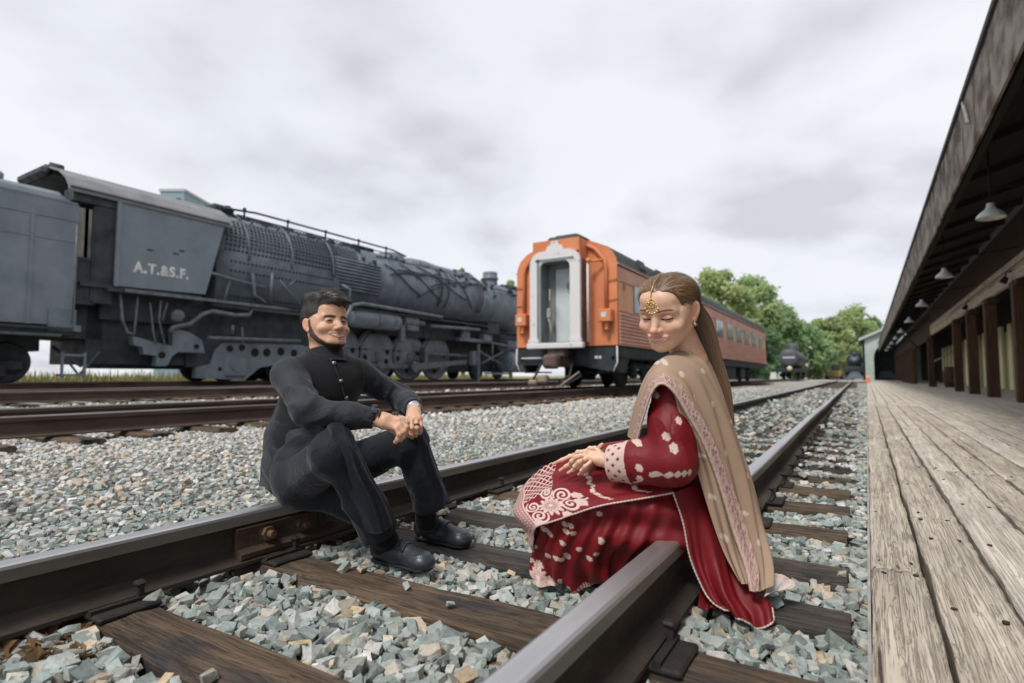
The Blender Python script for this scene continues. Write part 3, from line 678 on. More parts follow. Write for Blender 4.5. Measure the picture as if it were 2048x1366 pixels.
# firebox side sheets, slightly outside the boiler
fp = [(LX + 1.36, 2.55)] + [(LX + (BR + .05) * cos(radians(a)), BZ + (BR + .05) * sin(radians(a))) for a in range(0, 181, 9)] + [(LX - 1.36, 2.55)]
par(MB().prism(fp, 'y', 9.35, 13.9, smooth=True).build('firebox', M_loco), eng)
st_ = MB()
rows = [0, 6, 12, 17, 22, 27, 32, 37, 42, 50, 58, 64]
for a in rows:
    for yy in np.arange(9.6 + .25 * sin(radians(a)), 14.9 if a > 15 else 13.8, .135):
        if a in (50,) and int(yy * 7) % 3: continue
        p0 = bp(yy, a, .05); p1 = bp(yy, a, .085); st_.cyl(p0, p1, .042, .036, n=6)
for z in (3.9, 3.62, 2.86, 2.72):
    for yy in np.arange(9.8, 13.7, .135): st_.cyl((LX + 1.37, yy, z), (LX + 1.405, yy, z), .04, .034, n=6)
tag(par(st_.build('staybolt_caps', M_locodk), eng), kind='stuff')
fr = MB()
for a in (9, 19.5, 34.5, 46): fr.tube([bp(9.5, a, .04), bp(13.95, a, .04)], .03, 6)
for a in np.arange(-24, 22, 5.0): fr.tube([bp(13.7, a, .05), bp(16.0, a, .05)], .045, 6)          # ribbed jacket
tag(par(fr.build('jacket_ribs', M_loco), eng), kind='stuff')
for yy in (10.35, 11.9, 13.6):
    par(MB().tube([bp(yy, a, .075) for a in range(-10, 95, 7)], .04, 8).build('band_pipe', M_pipe), eng)
for yy in (19.9, 20.4, 22.9, 23.1):
    par(MB().tube([bp(yy + .006 * (a - 20), a, .04) for a in range(-28, 100, 8)], .035, 8).build('sand_pipe', M_locodk), eng)
dg = [((16.3, 30), (18.3, -14)), ((16.5, 12), (20.0, 38)), ((17.3, 40), (19.9, -20)), ((18.2, -18), (20.6, 30)), ((18.4, 44), (21.6, -8)), ((19.0, 6), (22.4, 42)), ((17.0, 24), (23.6, 34)), ((20.8, 46), (22.2, -24)), ((21.4, 20), (24.2, 52)), ((16.1, 46), (19.6, 56)), ((24.4, 34), (27.6, 30)), ((24.0, 8), (24.4, 50))]
for (y0, a0), (y1, a1) in dg:
    par(MB().tube([bp(y0 + (y1 - y0) * t, a0 + (a1 - a0) * t + 2.5 * sin(t * 7), .05) for t in np.linspace(0, 1, 9)], .028, 6).build('pipe', M_locodk), eng)
cl = MB()
g = np.random.default_rng(5)
for k in range(46):
    yy = g.uniform(15, 28); a = g.uniform(15, 80); p = bp(yy, a, .03); cl.box(p, tuple(g.uniform(.07, .2, 3)), bev=.02)
for k in range(40):
    yy = g.uniform(9.8, 15.5); a = g.uniform(52, 88); p = bp(yy, a, .06); cl.box(p, (g.uniform(.05, .14), g.uniform(.1, .3), g.uniform(.05, .14)), bev=.02)
tag(par(cl.build('pipe_clamps', M_locodk), eng), kind='stuff')
# handrail on stanchions along the boiler top
par(MB().tube([(LX + .75, 9.9, 5.62), (LX + .72, 11, 5.74), (LX + .72, 17.3, 5.74), (LX + .72, 18.1, 5.62)], .035, 8).tube([(LX + .95, 10.2, 5.46), (LX + .95, 17, 5.46)], .025, 6).build('handrail', M_locodk), eng)
for yy in (10.6, 12.2, 13.8, 15.4, 16.9): par(MB().cyl((LX + .70, yy, 5.36), (LX + .72, yy, 5.76), .035, .028, n=8).sphere((LX + .72, yy, 5.76), .06, 8, 6).build('stanchion', M_locodk), eng)
# domes, sand box, stack
par(MB().lathe((LX, 17.9, 5.3), (0, 0, 1), [(0, .75), (.12, .66), (.34, .62), (.46, .5), (.52, .25), (.53, .01)], 24).build('steam_dome', M_loco), eng)
par(MB().box((LX + .15, 16.0, 5.62), (.5, 1.2, .16), bev=.06).box((LX + .2, 9.95, 5.62), (1.0, .7, .22), bev=.06).cyl((LX + .3, 10.3, 5.6), (LX + .3, 10.3, 5.85), .09).build('safety_valve', M_locodk), eng)
sp = [(-.78, 5.30), (-.74, 5.62), (-.52, 5.82), (-.2, 5.88), (.2, 5.88), (.52, 5.82), (.74, 5.62), (.78, 5.30)]
sbx = MB(); n = len(sp); secs = [(18.9, .6, 5.32), (19.5, .93, 5.2), (20.4, 1, 5.1), (22.6, 1, 5.1), (23.2, .9, 5.2), (23.3, .5, 5.3)]
V = []
for (yy, k, zb) in secs: V += [(LX + a * k, yy, zb + (b - 5.3) * k + .2 * (1 - k) + (.02)) for a, b in sp]
V = [(a, b, c) for a, b, c in V]
sbx.add(V, [(i * n + j, i * n + (j + 1) % n, (i + 1) * n + (j + 1) % n, (i + 1) * n + j) for i in range(len(secs) - 1) for j in range(n)] + [tuple(range(n)), tuple(range(len(V) - n, len(V)))], True)
sb_ = par(sbx.build('sand_box', M_loco), eng); 
par(MB().lathe((LX, 20.2, 5.60), (0, 0, 1), [(0, .3), (.1, .3), (.14, .2), (.14, .01)], 16).box((LX + .70, 22.1, 5.46), (.06, 1.25, .34)).build('sand_hatch', M_loco), eng)
text_on_side('5021', .30, LX + .735, 21.68, 5.36, eng, M_white, bold=.01)
par(MB().lathe((LX, 25.7, 5.35), (0, 0, 1), [(0, .62), (.10, .46), (.22, .40), (.42, .40), (.44, .46), (.52, .46), (.54, .40), (.72, .40), (.80, .40), (.84, .38), (.84, .32), (.4, .30)], 26).build('smokestack', M_loco), eng)
par(MB().box((LX + .1, 27.3, 5.52), (1.0, 1.1, .28), bev=.12).cyl((LX + .6, 26.4, 5.3), (LX + .6, 26.9, 5.4), .12).build('feedwater_heater', M_locodk), eng)
# running board and things hung below it
par(MB().box((SX - .15, 18.6, 3.00), (.62, 8.8, .06)).box((SX + .14, 18.6, 2.96), (.04, 8.8, .14)).box((SX - .15, 23.5, 3.2), (.62, 1.2, .06)).box((SX + .14, 23.4, 2.85), (.05, 1.0, .55)).box((SX - .2, 11.6, 2.62), (.5, 4.9, .06)).box((SX - .1, 26.2, 2.72), (.6, 3.4, .06)).build('running_board', M_locodk), eng)
par(MB().box((SX + .06, 9.2, 2.62), (.14, 4.7, .08)).build('cab_step_rail', M_steel), eng)
at = par(MB().lathe((SX - .1, 0, 2.62), (0, 1, 0), [(14.3, .01), (14.3, .22), (14.36, .31), (14.5, .345), (16.6, .345), (16.74, .31), (16.8, .22), (16.8, .01)], 24).build('air_tank', M_loco), eng)
par(MB().lathe((SX - .1, 0, 2.62), (0, 1, 0), [(15.45, .345), (15.45, .365), (15.55, .365), (15.55, .345)], 24).tube([(SX + .26, 15.5, 2.7), (SX + .28, 15.5, 2.35), (SX + .28, 16.4, 2.35), (SX + .26, 16.4, 2.7)], .025, 6).build('tank_strap', M_pipe), eng)
par(MB().cyl((SX, 17.0, 2.7), (SX, 17.8, 2.7), .2, n=16).box((SX, 17.5, 2.45), (.3, .7, .25), bev=.05).cyl((SX, 17.8, 2.7), (SX, 18.3, 2.7), .1, n=12).box((SX, 16.95, 2.2), (.2, .25, .7), bev=.04).build('brake_valve', M_pipe), eng)
par(MB().tube([(SX + .2, 13.6, 2.0), (SX + .22, 13.75, 2.4), (SX + .22, 14.1, 3.02), (SX + .22, 14.6, 3.12), (SX + .22, 19.2, 3.04)], .07, 10).tube([(SX + .1, 14.1, 3.1), (SX + .1, 14.1, 3.6), (SX - .1, 13.9, 3.75)], .05, 8).tube([(SX + .1, 18.6, 2.62), (SX + .1, 22.2, 2.72)], .075, 10).build('steam_pipe', M_pipe), eng)
# pipes below the cab and firebox
PP = [[(340, 665), (345, 655), (360, 652), (380, 648), (405, 628), (425, 622), (470, 630), (498, 630), (503, 618)]]
for pts in PP: par(MB().tube([tuple(onX(a, b, SX - .02)) for a, b in pts], .065, 10).build('injector_pipe', M_steel), eng)
MBp = MB()
for pts, r_ in (([(240, 580), (245, 640), (255, 665), (268, 668)], .035), ([(276, 590), (270, 650), (268, 668)], .03), ([(300, 605), (306, 660), (312, 690)], .025), ([(322, 600), (318, 640), (330, 690)], .025), ([(335, 605), (325, 640)], .025), ([(416, 675), (600, 682)], .05), ([(465, 650), (465, 668)], .04), ([(484, 655), (486, 690)], .035), ([(460, 560), (446, 610)], .03), ([(505, 545), (508, 590), (530, 605)], .06), ([(545, 545), (540, 605)], .04), ([(420, 545), (470, 560), (530, 575)], .05), ([(560, 560), (600, 610)], .025), ([(575, 575), (590, 560)], .025)):
    MBp.tube([tuple(onX(a, b, SX - .05)) for a, b in pts], r_, 8)
tag(par(MBp.build('small_pipes', M_pipe), eng), kind='stuff')
def plate(poly, x0, x1, name, m, parent=None):
    return par(MB().prism([(onX(a, b, x1)[1], onX(a, b, x1)[2]) for a, b in poly], 'x', x0, x1).build(name, m), parent or eng)
plate([(266, 672), (308, 684), (345, 692), (346, 655), (380, 665), (404, 680), (410, 706), (356, 704), (345, 712), (334, 732), (312, 732), (314, 712), (288, 708), (286, 694), (268, 690)], SX - .35, SX - .12, 'brake_hanger', M_loco)
plate([(390, 756), (392, 735), (420, 728), (430, 700), (445, 686), (600, 690), (640, 700), (640, 740), (610, 742), (598, 760), (560, 760), (552, 730), (520, 735), (490, 760)], SX - .55, SX - .38, 'trailing_truck_frame', M_loco)
hl = MB()
for px, py, r_ in ((460, 697, .10), (484, 695, .10), (510, 705, .13), (534, 705, .13), (562, 703, .13), (588, 706, .12), (324, 710, .09), (393, 693, .07), (440, 738, .06)):
    p = onX(px, py, SX - .11 if px < 400 else SX - .37); hl.cyl((p[0] - .01, p[1], p[2]), (p[0] + .006, p[1], p[2]), r_, n=18)
par(hl.build('frame_hole_disc', mat('hole shade black', (.006, .006, .007), .9)), eng)  # black discs on the solid plate stand in for shade inside holes
pj = onX(473, 728, SX - .35); par(MB().cyl((pj[0] - .2, pj[1], pj[2]), (pj[0] + .08, pj[1], pj[2]), .22, n=20).box((pj[0] - .05, pj[1], pj[2] - .05), (.2, .75, .75), bev=.1).build('axle_box', M_loco), eng)
for yy in (10.1, 12.0):
    for x_ in LOCO: wheel_set(eng, x_, yy, LOCZ, .52, M_locodk, 'trailing_wheel')
for yy in (23.4, 25.3):
    for x_ in LOCO: wheel_set(eng, x_, yy, LOCZ, .45, M_locodk, 'pilot_wheel')
# driving wheels: cast disc with black discs for the holes' shade, counterweight, tyre
DR = 1.0; PINZ = LOCZ + DR - .46
def driver(yy, x_, side):
    c = (x_, yy, LOCZ + DR); s = 1 if side > 0 else -1
    w = par(MB().lathe(c, (s, 0, 0), [(-.06, .1), (-.06, DR + .025), (-.03, DR + .028), (-.02, DR), (.08, DR - .005), (.08, DR - .1), (.05, DR - .11), (.05, .45), (.09, .32), (.11, .3), (.11, .01)], 36).build('driving_wheel', M_loco), eng)
    if side < 0: return
    h = MB()
    for k in range(10):
        a = 2 * pi * k / 10 + .2
        h.cyl((x_ + .045, yy + .62 * cos(a), c[2] + .62 * sin(a)), (x_ + .056, yy + .62 * cos(a), c[2] + .62 * sin(a)), .115, n=14)
    sub(h.build('wheel_hole_disc', bpy.data.materials['hole shade black']), w); w.matrix_parent_inverse = w.matrix_parent_inverse  # hole shade as black discs; the wheel itself is not pierced
    arc = [(yy + (DR - .12) * cos(a), c[2] + (DR - .12) * sin(a)) for a in np.linspace(radians(14), radians(166), 16)]
    sub(MB().prism(arc, 'x', x_ + .05, x_ + .12).build('counterweight', M_loco), w)
    sub(MB().cyl((x_ + .1, yy, c[2]), (x_ + .16, yy, c[2]), .14, n=18).cyl((x_ + .08, yy, PINZ), (x_ + .42, yy, PINZ), .12, n=16).cyl((x_ + .159, yy, c[2]), (x_ + .163, yy, c[2]), .05, n=12).build('crank_pin', M_steel), w)
for yy in (12.65, 14.5, 16.35, 18.2, 20.05):
    driver(yy, LOCO[0], 1); driver(yy, LOCO[1], -1)
RX = LOCO[0] + .26
rod = MB().box((RX, 16.35, PINZ), (.09, 7.6, .17), bev=.02)
for yy in (12.65, 14.5, 16.35, 18.2, 20.05): rod.cyl((RX - .07, yy, PINZ), (RX + .07, yy, PINZ), .19, n=18)
par(rod.build('side_rod', M_steel), eng)
par(MB().prism([(18.0, PINZ - .12), (18.4, PINZ - .15), (21.9, 1.10), (21.9, 1.26), (18.4, PINZ + .15), (18.0, PINZ + .1)], 'x', RX + .1, RX + .2).cyl((RX + .08, 18.2, PINZ), (RX + .28, 18.2, PINZ), .23, n=18).build('main_rod', M_steel), eng)
vg = MB()
for a, b, w, h in ((875, 712, 942, 722), ):
    pass
par(MB().box((RX + .05, 20.6, 1.48), (.14, 3.3, .11), bev=.02).box((RX + .05, 20.9, 1.05), (.12, 2.2, .10), bev=.02).box((RX, 19.0, 1.3), (.3, .2, .9)).build('crosshead_guide', M_steel), eng)
par(MB().box((SX - .3, 22.3, 1.35), (.3, .4, .7), bev=.05).box((SX - .2, 22.0, 2.2), (.3, 2.2, .16), bev=.04).box((SX - .15, 23.1, 2.36), (.4, .7, .36), bev=.05).prism([(21.4, 2.2), (21.8, 2.2), (21.8, 2.9), (21.5, 2.9), (21.15, 2.35)], 'x', SX - .3, SX - .15).box((SX - .1, 22.45, .95), (.10, .09, 2.2)).box((SX - .1, 24.2, .62), (.1, 2.4, .09)).box((SX - .1, 25.3, 1.1), (.1, .1, 1.0)).build('valve_gear', M_loco), eng)
par(MB().tube([(SX - .1, 22.5, 1.7), (SX - .05, 24.8, 1.0)], .05, 8).tube([(SX - .1, 22.7, 1.1), (SX - .05, 24.6, 1.75)], .05, 8).tube([(SX - .1, 23.0, 2.2), (SX - .05, 25.2, 2.05), (SX - .05, 25.5, 1.9)], .06, 8).tube([(SX - .05, 23.6, 1.2), (SX - .05, 23.6, 2.2)], .04, 8).build('valve_rods', M_steel), eng)
par(MB().cyl((SX - .25, 25.1, 1.25), (SX - .25, 27.0, 1.25), .56, n=28).cyl((SX - .3, 25.0, 2.1), (SX - .3, 27.2, 2.1), .34, n=24).cyl((SX - .25, 25.0, 1.25), (SX - .25, 25.1, 1.25), .42, n=28).build('cylinder', M_loco), eng)
par(MB().box((LX, 17.5, 1.75), (1.15, 21, 2.1)).box((LX, 27.6, 1.4), (2.4, 1.2, .8)).box((LX - .1, 11.0, 1.95), (2.2, 5.2, 1.5)).box((LX, 20.5, 2.5), (2.2, 9, .7)).build('main_frame_dark_fill', M_locodk), eng)  # frame bulked out with dark boxes added to darken the open underside
p = onX(355, 632, SX - .1); par(MB().lathe(p, (1, -.5, 0), [(0, .12), (.05, .17), (.08, .17), (.09, .1), (.09, .01)], 16).build('gauge', M_steel), eng)
par(MB().box((SX - 1.5, 7.9, 1.75), (2.0, 3.2, 1.9)).box((SX - .9, 7.6, 2.3), (1.2, 2.2, .8)).box((SX - .7, 9.4, 1.2), (.5, 1.4, .9)).box((SX - 1.3, 6.2, 2.0), (1.6, .9, 1.2)).build('ash_pan_dark_fill', M_locodk), eng)  # oversized dark boxes added so the space below the cab looks shaded

# ---- orange passenger coach
CX = -6.58; CH = 1.47; C0, C1 = 13.46, 40.5
coach = empty('passenger_coach', (CX, 27, MIDZ)); tag(coach, 'faded orange passenger railway coach with an open white end doorway', 'railway coach')
M_orange = mat('coach orange', (.68, .25, .115), .6, 0, (.55, .18, .075), 1.2, .12, 30, spec=.35)
M_band = mat('faded window band', (.74, .41, .255), .65, 0, (.65, .345, .205), 1.0, .1, 30, spec=.35)
M_salmon = mat('faded salmon paint', (.66, .385, .305), .7, 0, (.57, .315, .245), .8, .1, 30, spec=.3)
M_croof = mat('coach roof', (.060, .063, .066), .8, 0, (.038, .040, .042), 1.5, .2, 20)
M_under = mat('coach underframe', (.030, .040, .050), .65, .1, (.014, .018, .022), 3, .3, 30)
M_dia = mat('chipped white paint', (.66, .65, .66), .75, 0, (.44, .39, .36), 5, .3, 30, lo=.28, hi=.42)
M_greyin = mat('grey vestibule paint', (.60, .64, .66), .6, 0, (.48, .52, .54), 1.5, .1, 30)
M_dkgreen = mat('dark grey green', (.20, .235, .235), .6, 0, (.13, .155, .155), 3)
def coach_prof(z0, e=0.0):
    pr = [(CH + e, z0), (CH + e, 3.30), (CH - .02 + e, 3.48), (CH - .12 + e, 3.68), (CH - .30 + e, 3.84), (CH - .6 + e, 3.97), (.55, 4.07 + e), (.25, 4.12 + e), (0, 4.13 + e)]
    return [(CX + a, b) for a, b in pr] + [(CX - a, b) for a, b in reversed(pr[:-1])]
par(MB().prism(coach_prof(1.28), 'y', C0, C0 + .12).build('end_wall', M_orange), coach)
ring = MB(); cp = coach_prof(1.28, .012); 
V = [(a, C0 - .02, b) for a, b in cp] + [(a, C0 + .5, b) for a, b in cp]; n = len(cp)
body = coach_prof(1.28)
side_lo = MB()
for s in (1, -1):
    x_ = CX + s * CH
    par(MB().box((x_ - s * .03, (C0 + C1) / 2 + .06, 1.73), (.06, C1 - C0 - .12, .90)).build('ribbed_side', M_salmon), coach)
    par(MB().box((x_ - s * .035, (C0 + C1) / 2 + .06, 2.55), (.07, C1 - C0 - .12, .76)).build('window_band', M_band), coach)
    par(MB().box((x_ - s * .025, (C0 + C1) / 2 + .06, 3.13), (.05, C1 - C0 - .12, .42)).build('letter_board', M_salmon), coach)
    par(MB().box((x_ + s * .005, (C0 + C1) / 2 + .06, 2.935), (.04, C1 - C0 - .12, .03)).box((x_ + s * .005, (C0 + C1) / 2 + .06, 2.165), (.04, C1 - C0 - .12, .03)).box((x_ + s * .012, (C0 + C1) / 2, 3.35), (.05, C1 - C0, .03)).build('trim_strip', M_salmon), coach)
    for k in range(9):        # fluted lower sheathing
        z = 1.345 + k * .092
        par(MB().prism([(x_, z - .04), (x_ + s * .03, z - .022), (x_ + s * .036, z), (x_ + s * .03, z + .022), (x_, z + .04)], 'y', C0 + .14, C1 - .05).build('flute', M_salmon), coach)
rpf = [(a, b) for a, b in coach_prof(3.36, .01)]
par(MB().prism(rpf, 'y', C0 + .06, C1, smooth=True).build('roof', M_croof), coach)
par(MB().prism(coach_prof(1.28), 'y', C1 - .1, C1 - .02).build('end_wall', M_orange), coach)
for yy in (15.2, 16.9): par(MB().prism([(CX + CH - .10, 3.72), (CX + CH - .02, 3.50), (CX + CH + .03, 3.50), (CX + CH - .05, 3.76)], 'y', yy, yy + .55).build('roof_vent', M_croof), coach)
for yy in np.arange(19, 39, 2.6): par(MB().box((CX + .3, yy, 4.14), (.5, .9, .14), bev=.05).build('roof_vent', M_croof), coach)
par(MB().box((CX - .02, C0 + .35, 4.17), (1.0, .8, .16), bev=.07).box((CX - .02, C0 + .4, 4.25), (.7, .6, .12), bev=.05).build('roof_hatch', M_croof), coach)
M_win = mat('coach window glass', (.10, .16, .15), .1, 0, (.06, .11, .10), 1.2, 0, 40, spec=.8)
M_winsky = mat('sky reflection glass', (.52, .60, .64), .25, 0, (.42, .5, .55), 2, 0, 40, spec=.7)  # pale sky reflection put into this pane's base colour
M_frame = mat('window frame', (.22, .24, .22), .5, .2, (.15, .16, .15), 4)
wins = [(14.72, 15.60, M_winsky)] + [(a, a + 1.45, M_win) for a in (18.1, 20.5, 25.1, 27.5, 29.9, 32.3, 34.8, 37.5)]
for a, b, mm in wins:
    x_ = CX + CH
    w = par(MB().box((x_ + .006, (a + b) / 2, 2.57), (.03, b - a + .10, .80), bev=.012).build('window', M_frame), coach)
    sub(MB().box((x_ + .018, (a + b) / 2, 2.57), (.014, b - a, .70)).build('pane', mm), w)
# end: diaphragm, vestibule, door
def rrect(x0, x1, z0, z1, r, nn=6, bottom=False):
    pts = []
    cs = [(x1 - r, z1 - r, 0), (x0 + r, z1 - r, 90)]
    pts = [(x1, z0)] + [(cx + r * cos(radians(a0 + 90 * k / nn)), cz + r * sin(radians(a0 + 90 * k / nn))) for cx, cz, a0 in cs for k in range(nn + 1)] + [(x0, z0)]
    return pts
DX0, DX1, DY = -7.30, -5.86, 12.86
out = rrect(DX0, DX1, 1.22, 3.74, .34); inn = rrect(DX0 + .29, DX1 - .28, 1.36, 3.46, .16)
fr_ = MB(); n = len(out)
V = [(a, DY, b) for a, b in out] + [(a, DY, b) for a, b in inn] + [(a, DY + .09, b) for a, b in out] + [(a, DY + .09, b) for a, b in inn]
F_ = []
for k in range(n):
    k2 = (k + 1) % n
    F_ += [(k, k2, n + k2, n + k), (2 * n + k2, 2 * n + k, 3 * n + k, 3 * n + k2), (k2, k, 2 * n + k, 2 * n + k2), (n + k, n + k2, 3 * n + k2, 3 * n + k)]
fr_.add(V, F_); par(fr_.build('diaphragm_frame', M_dia), coach)
par(MB().prism([(-6.86, 3.70), (-6.30, 3.70), (-6.38, 3.86), (-6.47, 3.90), (-6.49, 3.99), (-6.67, 3.99), (-6.69, 3.90), (-6.78, 3.86)], 'y', DY + .01, DY + .09).build('diaphragm_crest', M_dia), coach)
par(MB().box(((DX0 + DX1) / 2, DY + .03, 1.27), (DX1 - DX0 + .16, .16, .14), bev=.02).box((DX1 - .12, DY + .02, 1.40), (.3, .1, .1)).box((DX0 + .12, DY + .02, 1.40), (.3, .1, .1)).build('buffer_sill', M_dia), coach)
hood = rrect(DX0 + .02, DX1 - .02, 1.30, 3.72, .33)
hd = MB(); V = [(a, DY + .09, b) for a, b in hood] + [(a, C0, b) for a, b in hood]; hd.add(V, [(k, k + 1, n + k + 1, n + k) for k in range(n - 1)])
par(hd.build('diaphragm_bellows', mat('brown bellows', (.20, .085, .05), .8, 0, (.11, .05, .035), 5, .3, 30)), coach)
par(MB().box((-6.58, DY + .34, 3.86), (1.34, .52, .34)).box((-5.93, DY + .36, 3.45), (.05, .48, 1.15)).build('end_hood', M_orange), coach)
par(MB().box((-7.05, 13.3, 2.4), (.06, .9, 2.3)).box((-6.10, 13.35, 2.4), (.06, .7, 2.3)).box((-6.58, 13.3, 3.5), (1.1, .9, .06)).box((-6.58, 13.3, 1.34), (1.1, .9, .05)).build('vestibule', M_dkgreen), coach)
par(MB().box((-6.57, C0 - .012, 2.43), (1.02, .02, 2.2)).build('vestibule_panel', mat('vestibule grey', (.30, .33, .335), .6)), coach)
door = par(MB().box((-6.44, C0 - .03, 2.36), (.76, .05, 1.96), bev=.01).build('door', M_greyin), coach)
sub(MB().cyl((-6.33, C0 - .065, 2.86), (-6.33, C0 - .05, 2.86), .15, n=24).build('round_window', mat('door glass', (.16, .21, .22), .15, 0, (.1, .14, .15), 3)), door)
sub(MB().lathe((-6.33, C0 - .055, 2.86), (0, -1, 0), [(0, .15), (.018, .15), (.018, .185), (0, .185)], 24).build('window_ring', M_greyin), door)
par(MB().box((-6.93, C0 - .04, 2.36), (.2, .05, 1.96)).build('end_panel', mat('vestibule side', (.24, .27, .27), .6)), coach)
par(MB().tube([(-6.80, 13.15, 1.40), (-6.82, 13.12, 1.8), (-6.90, 13.1, 2.1)], .03, 8).box((-6.86, 13.1, 2.14), (.12, .08, .26), bev=.02).box((-6.8, 13.06, 2.62), (.05, .05, .3)).build('brake_lever', mat('lever grey', (.36, .34, .32), .6)), coach)
# pipes, boxes on the end wall
for s, x_ in ((1, -5.36), (-1, -7.80)):
    par(MB().tube([(x_ - s * .02, C0 - .06, 2.15), (x_ - s * .02, C0 - .06, 3.30), (x_ - s * .07, C0 - .06, 3.48), (x_ - s * .32, C0 - .06, 3.78), (x_ - s * .55, C0 - .06, 3.90)], .05, 10).build('end_pipe', M_orange), coach)
    bx_ = par(MB().box((x_, C0 - .13, 2.02), (.34, .24, .32), bev=.02).cyl((x_ + .02, C0 - .13, 1.72), (x_ + .02, C0 - .13, 1.88), .06, n=10).cyl((x_ + .02, C0 - .17, 1.64), (x_ + .02, C0 - .13, 1.74), .05, n=10).build('junction_box', M_orange), coach)
    sub(MB().box((x_ - .02, C0 - .252, 2.04), (.13, .004, .12)).build('box_sticker', M_white), bx_)
    for z in (2.45, 2.95): par(MB().tube([(x_ - s * .06, C0 - .05, z), (x_ + s * .26, C0 - .03, z)], .014, 6).build('grab_iron', M_orange), coach)
par(MB().cyl((-5.78, 13.16, 1.36), (-5.78, 13.16, 3.4), .028, n=8).build('end_pole', M_dia), coach)
par(MB().tube([(-5.72, 13.2, 3.42), (-5.45, 13.35, 3.46)], .035, 8).sphere((-5.76, 13.16, 3.44), .07, 10, 8).build('pole_bracket', M_orange), coach)
par(MB().cyl((CX + CH + .002, 13.95, 2.80), (CX + CH + .02, 13.95, 2.80), .08, n=16).build('marker_disc', mat('ochre disc', (.42, .22, .03), .6)), coach)
# underframe
par(MB().box((CX, 27, 1.12), (2.84, 26.6, .30), bev=.03).box((CX, 27, .95), (.7, 26, .3)).build('side_sill', M_under), coach)
par(MB().prism([(13.5, 1.0), (14.6, 1.0), (14.35, .62), (13.75, .62), (13.5, .9)], 'x', CX + 1.30, CX + 1.36).prism([(13.5, 1.0), (14.6, 1.0), (14.35, .62), (13.75, .62), (13.5, .9)], 'x', CX - 1.36, CX - 1.30).box((CX + 1.1, 14.0, .60), (.6, .5, .04)).box((CX - 1.1, 14.0, .60), (.6, .5, .04)).build('step', M_under), coach)
par(MB().prism([(CX + .30, 1.28), (CX + 1.45, 1.28), (CX + 1.45, .72), (CX + 1.2, .62), (CX + .30, .80)], 'y', C0 + .04, C0 + .12).prism([(CX - .30, 1.28), (CX - 1.45, 1.28), (CX - 1.45, .80), (CX - .30, .80)], 'y', C0 + .04, C0 + .12).build('end_sill', M_under), coach)
par(MB().box((CX + .88, C0 + .03, .98), (.09, .02, .07)).box((CX + .985, C0 + .03, .98), (.06, .02, .07)).build('number_tag', M_white), coach)
par(MB().tube([(CX + 1.46, C0 - .02, 1.25), (CX + 1.47, C0 - .03, .85), (CX + 1.36, C0 - .03, .62)], .02, 6).tube([(CX - 1.46, C0 - .02, 1.25), (CX - 1.47, C0 - .03, .85), (CX - 1.36, C0 - .03, .62)], .02, 6).tube([(CX - 1.3, C0 - .04, .98), (CX - .5, C0 - .04, .98)], .022, 6).build('hand_iron', M_dia), coach)
M_coup = mat('rusty coupler', (.17, .115, .095), .8, .2, (.08, .055, .048), 6, .3, 40)
par(MB().box((CX, 13.1, .86), (.24, .9, .26), bev=.03).box((CX - .02, 12.72, .86), (.42, .32, .36), bev=.08).box((CX + .15, 12.6, .86), (.14, .22, .34), bev=.05).box((CX, 13.05, 1.1), (.5, .3, .24), bev=.04).build('coupler', M_coup), coach)
par(MB().tube([(CX + .35, 13.2, .9), (CX + .4, 12.9, .5), (CX + .15, 12.75, .36)], .03, 8).tube([(CX - .5, 13.2, .95), (CX - .55, 12.9, .55), (CX - .6, 12.8, .40)], .035, 8).tube([(CX + .55, 13.1, .62), (CX + .72, 12.9, .5), (CX + .38, 12.72, .28)], .022, 8).build('hose', M_under), coach)
par(MB().tube([(CX + .62, 13.0, .60), (CX + .28, 12.75, .30), (CX + .2, 12.7, .22)], .025, 8).box((CX - .35, 12.9, .42), (.3, .2, .22), bev=.05).box((CX - .62, 12.85, .33), (.25, .2, .16), bev=.05).build('pipe_coupling', mat('dusty brass', (.33, .27, .20), .7, .2)), coach)
for cy in (17.2, 36.8):
    for yy in (cy - 1.35, cy + 1.35):
        for x_ in MID: wheel_set(coach, x_, yy, MIDZ, .45, M_under)
        par(MB().cyl((MID[0], yy, MIDZ + .45), (MID[1], yy, MIDZ + .45), .08, n=10).build('axle', M_under), coach)
    for s in (1, -1):
        x_ = CX + s * 1.02
        b_ = MB().box((x_, cy, .80), (.16, 3.2, .18), bev=.04).box((x_, cy, .52), (.14, 1.2, .3), bev=.05)
        for yy in (cy - 1.35, cy + 1.35): b_.box((x_, yy, .62), (.2, .36, .36), bev=.06)
        for yy in (cy - .55, cy + .55): b_.lathe((x_, yy, .5), (0, 0, 1), [(0, .11), (.08, .13), (.16, .11), (.24, .13), (.32, .11)], 12)
        par(b_.build('bogie_frame', M_under), coach)
for yy, L_ in ((21.5, 2.4), (25.4, 2.0), (29.5, 2.6), (33, 1.4)): par(MB().box((CX + .75, yy, .68), (1.0, L_, .62), bev=.04).build('equipment_box', M_under), coach)
# ------------------------------------------------------------ background
road = MB().box((-14, 79, -.10), (60, 12, .1)); tag(road.build('road', mat('pale concrete road', (.50, .485, .46), .9, 0, (.42, .40, .375), .5, .2, 10)), kind='structure')
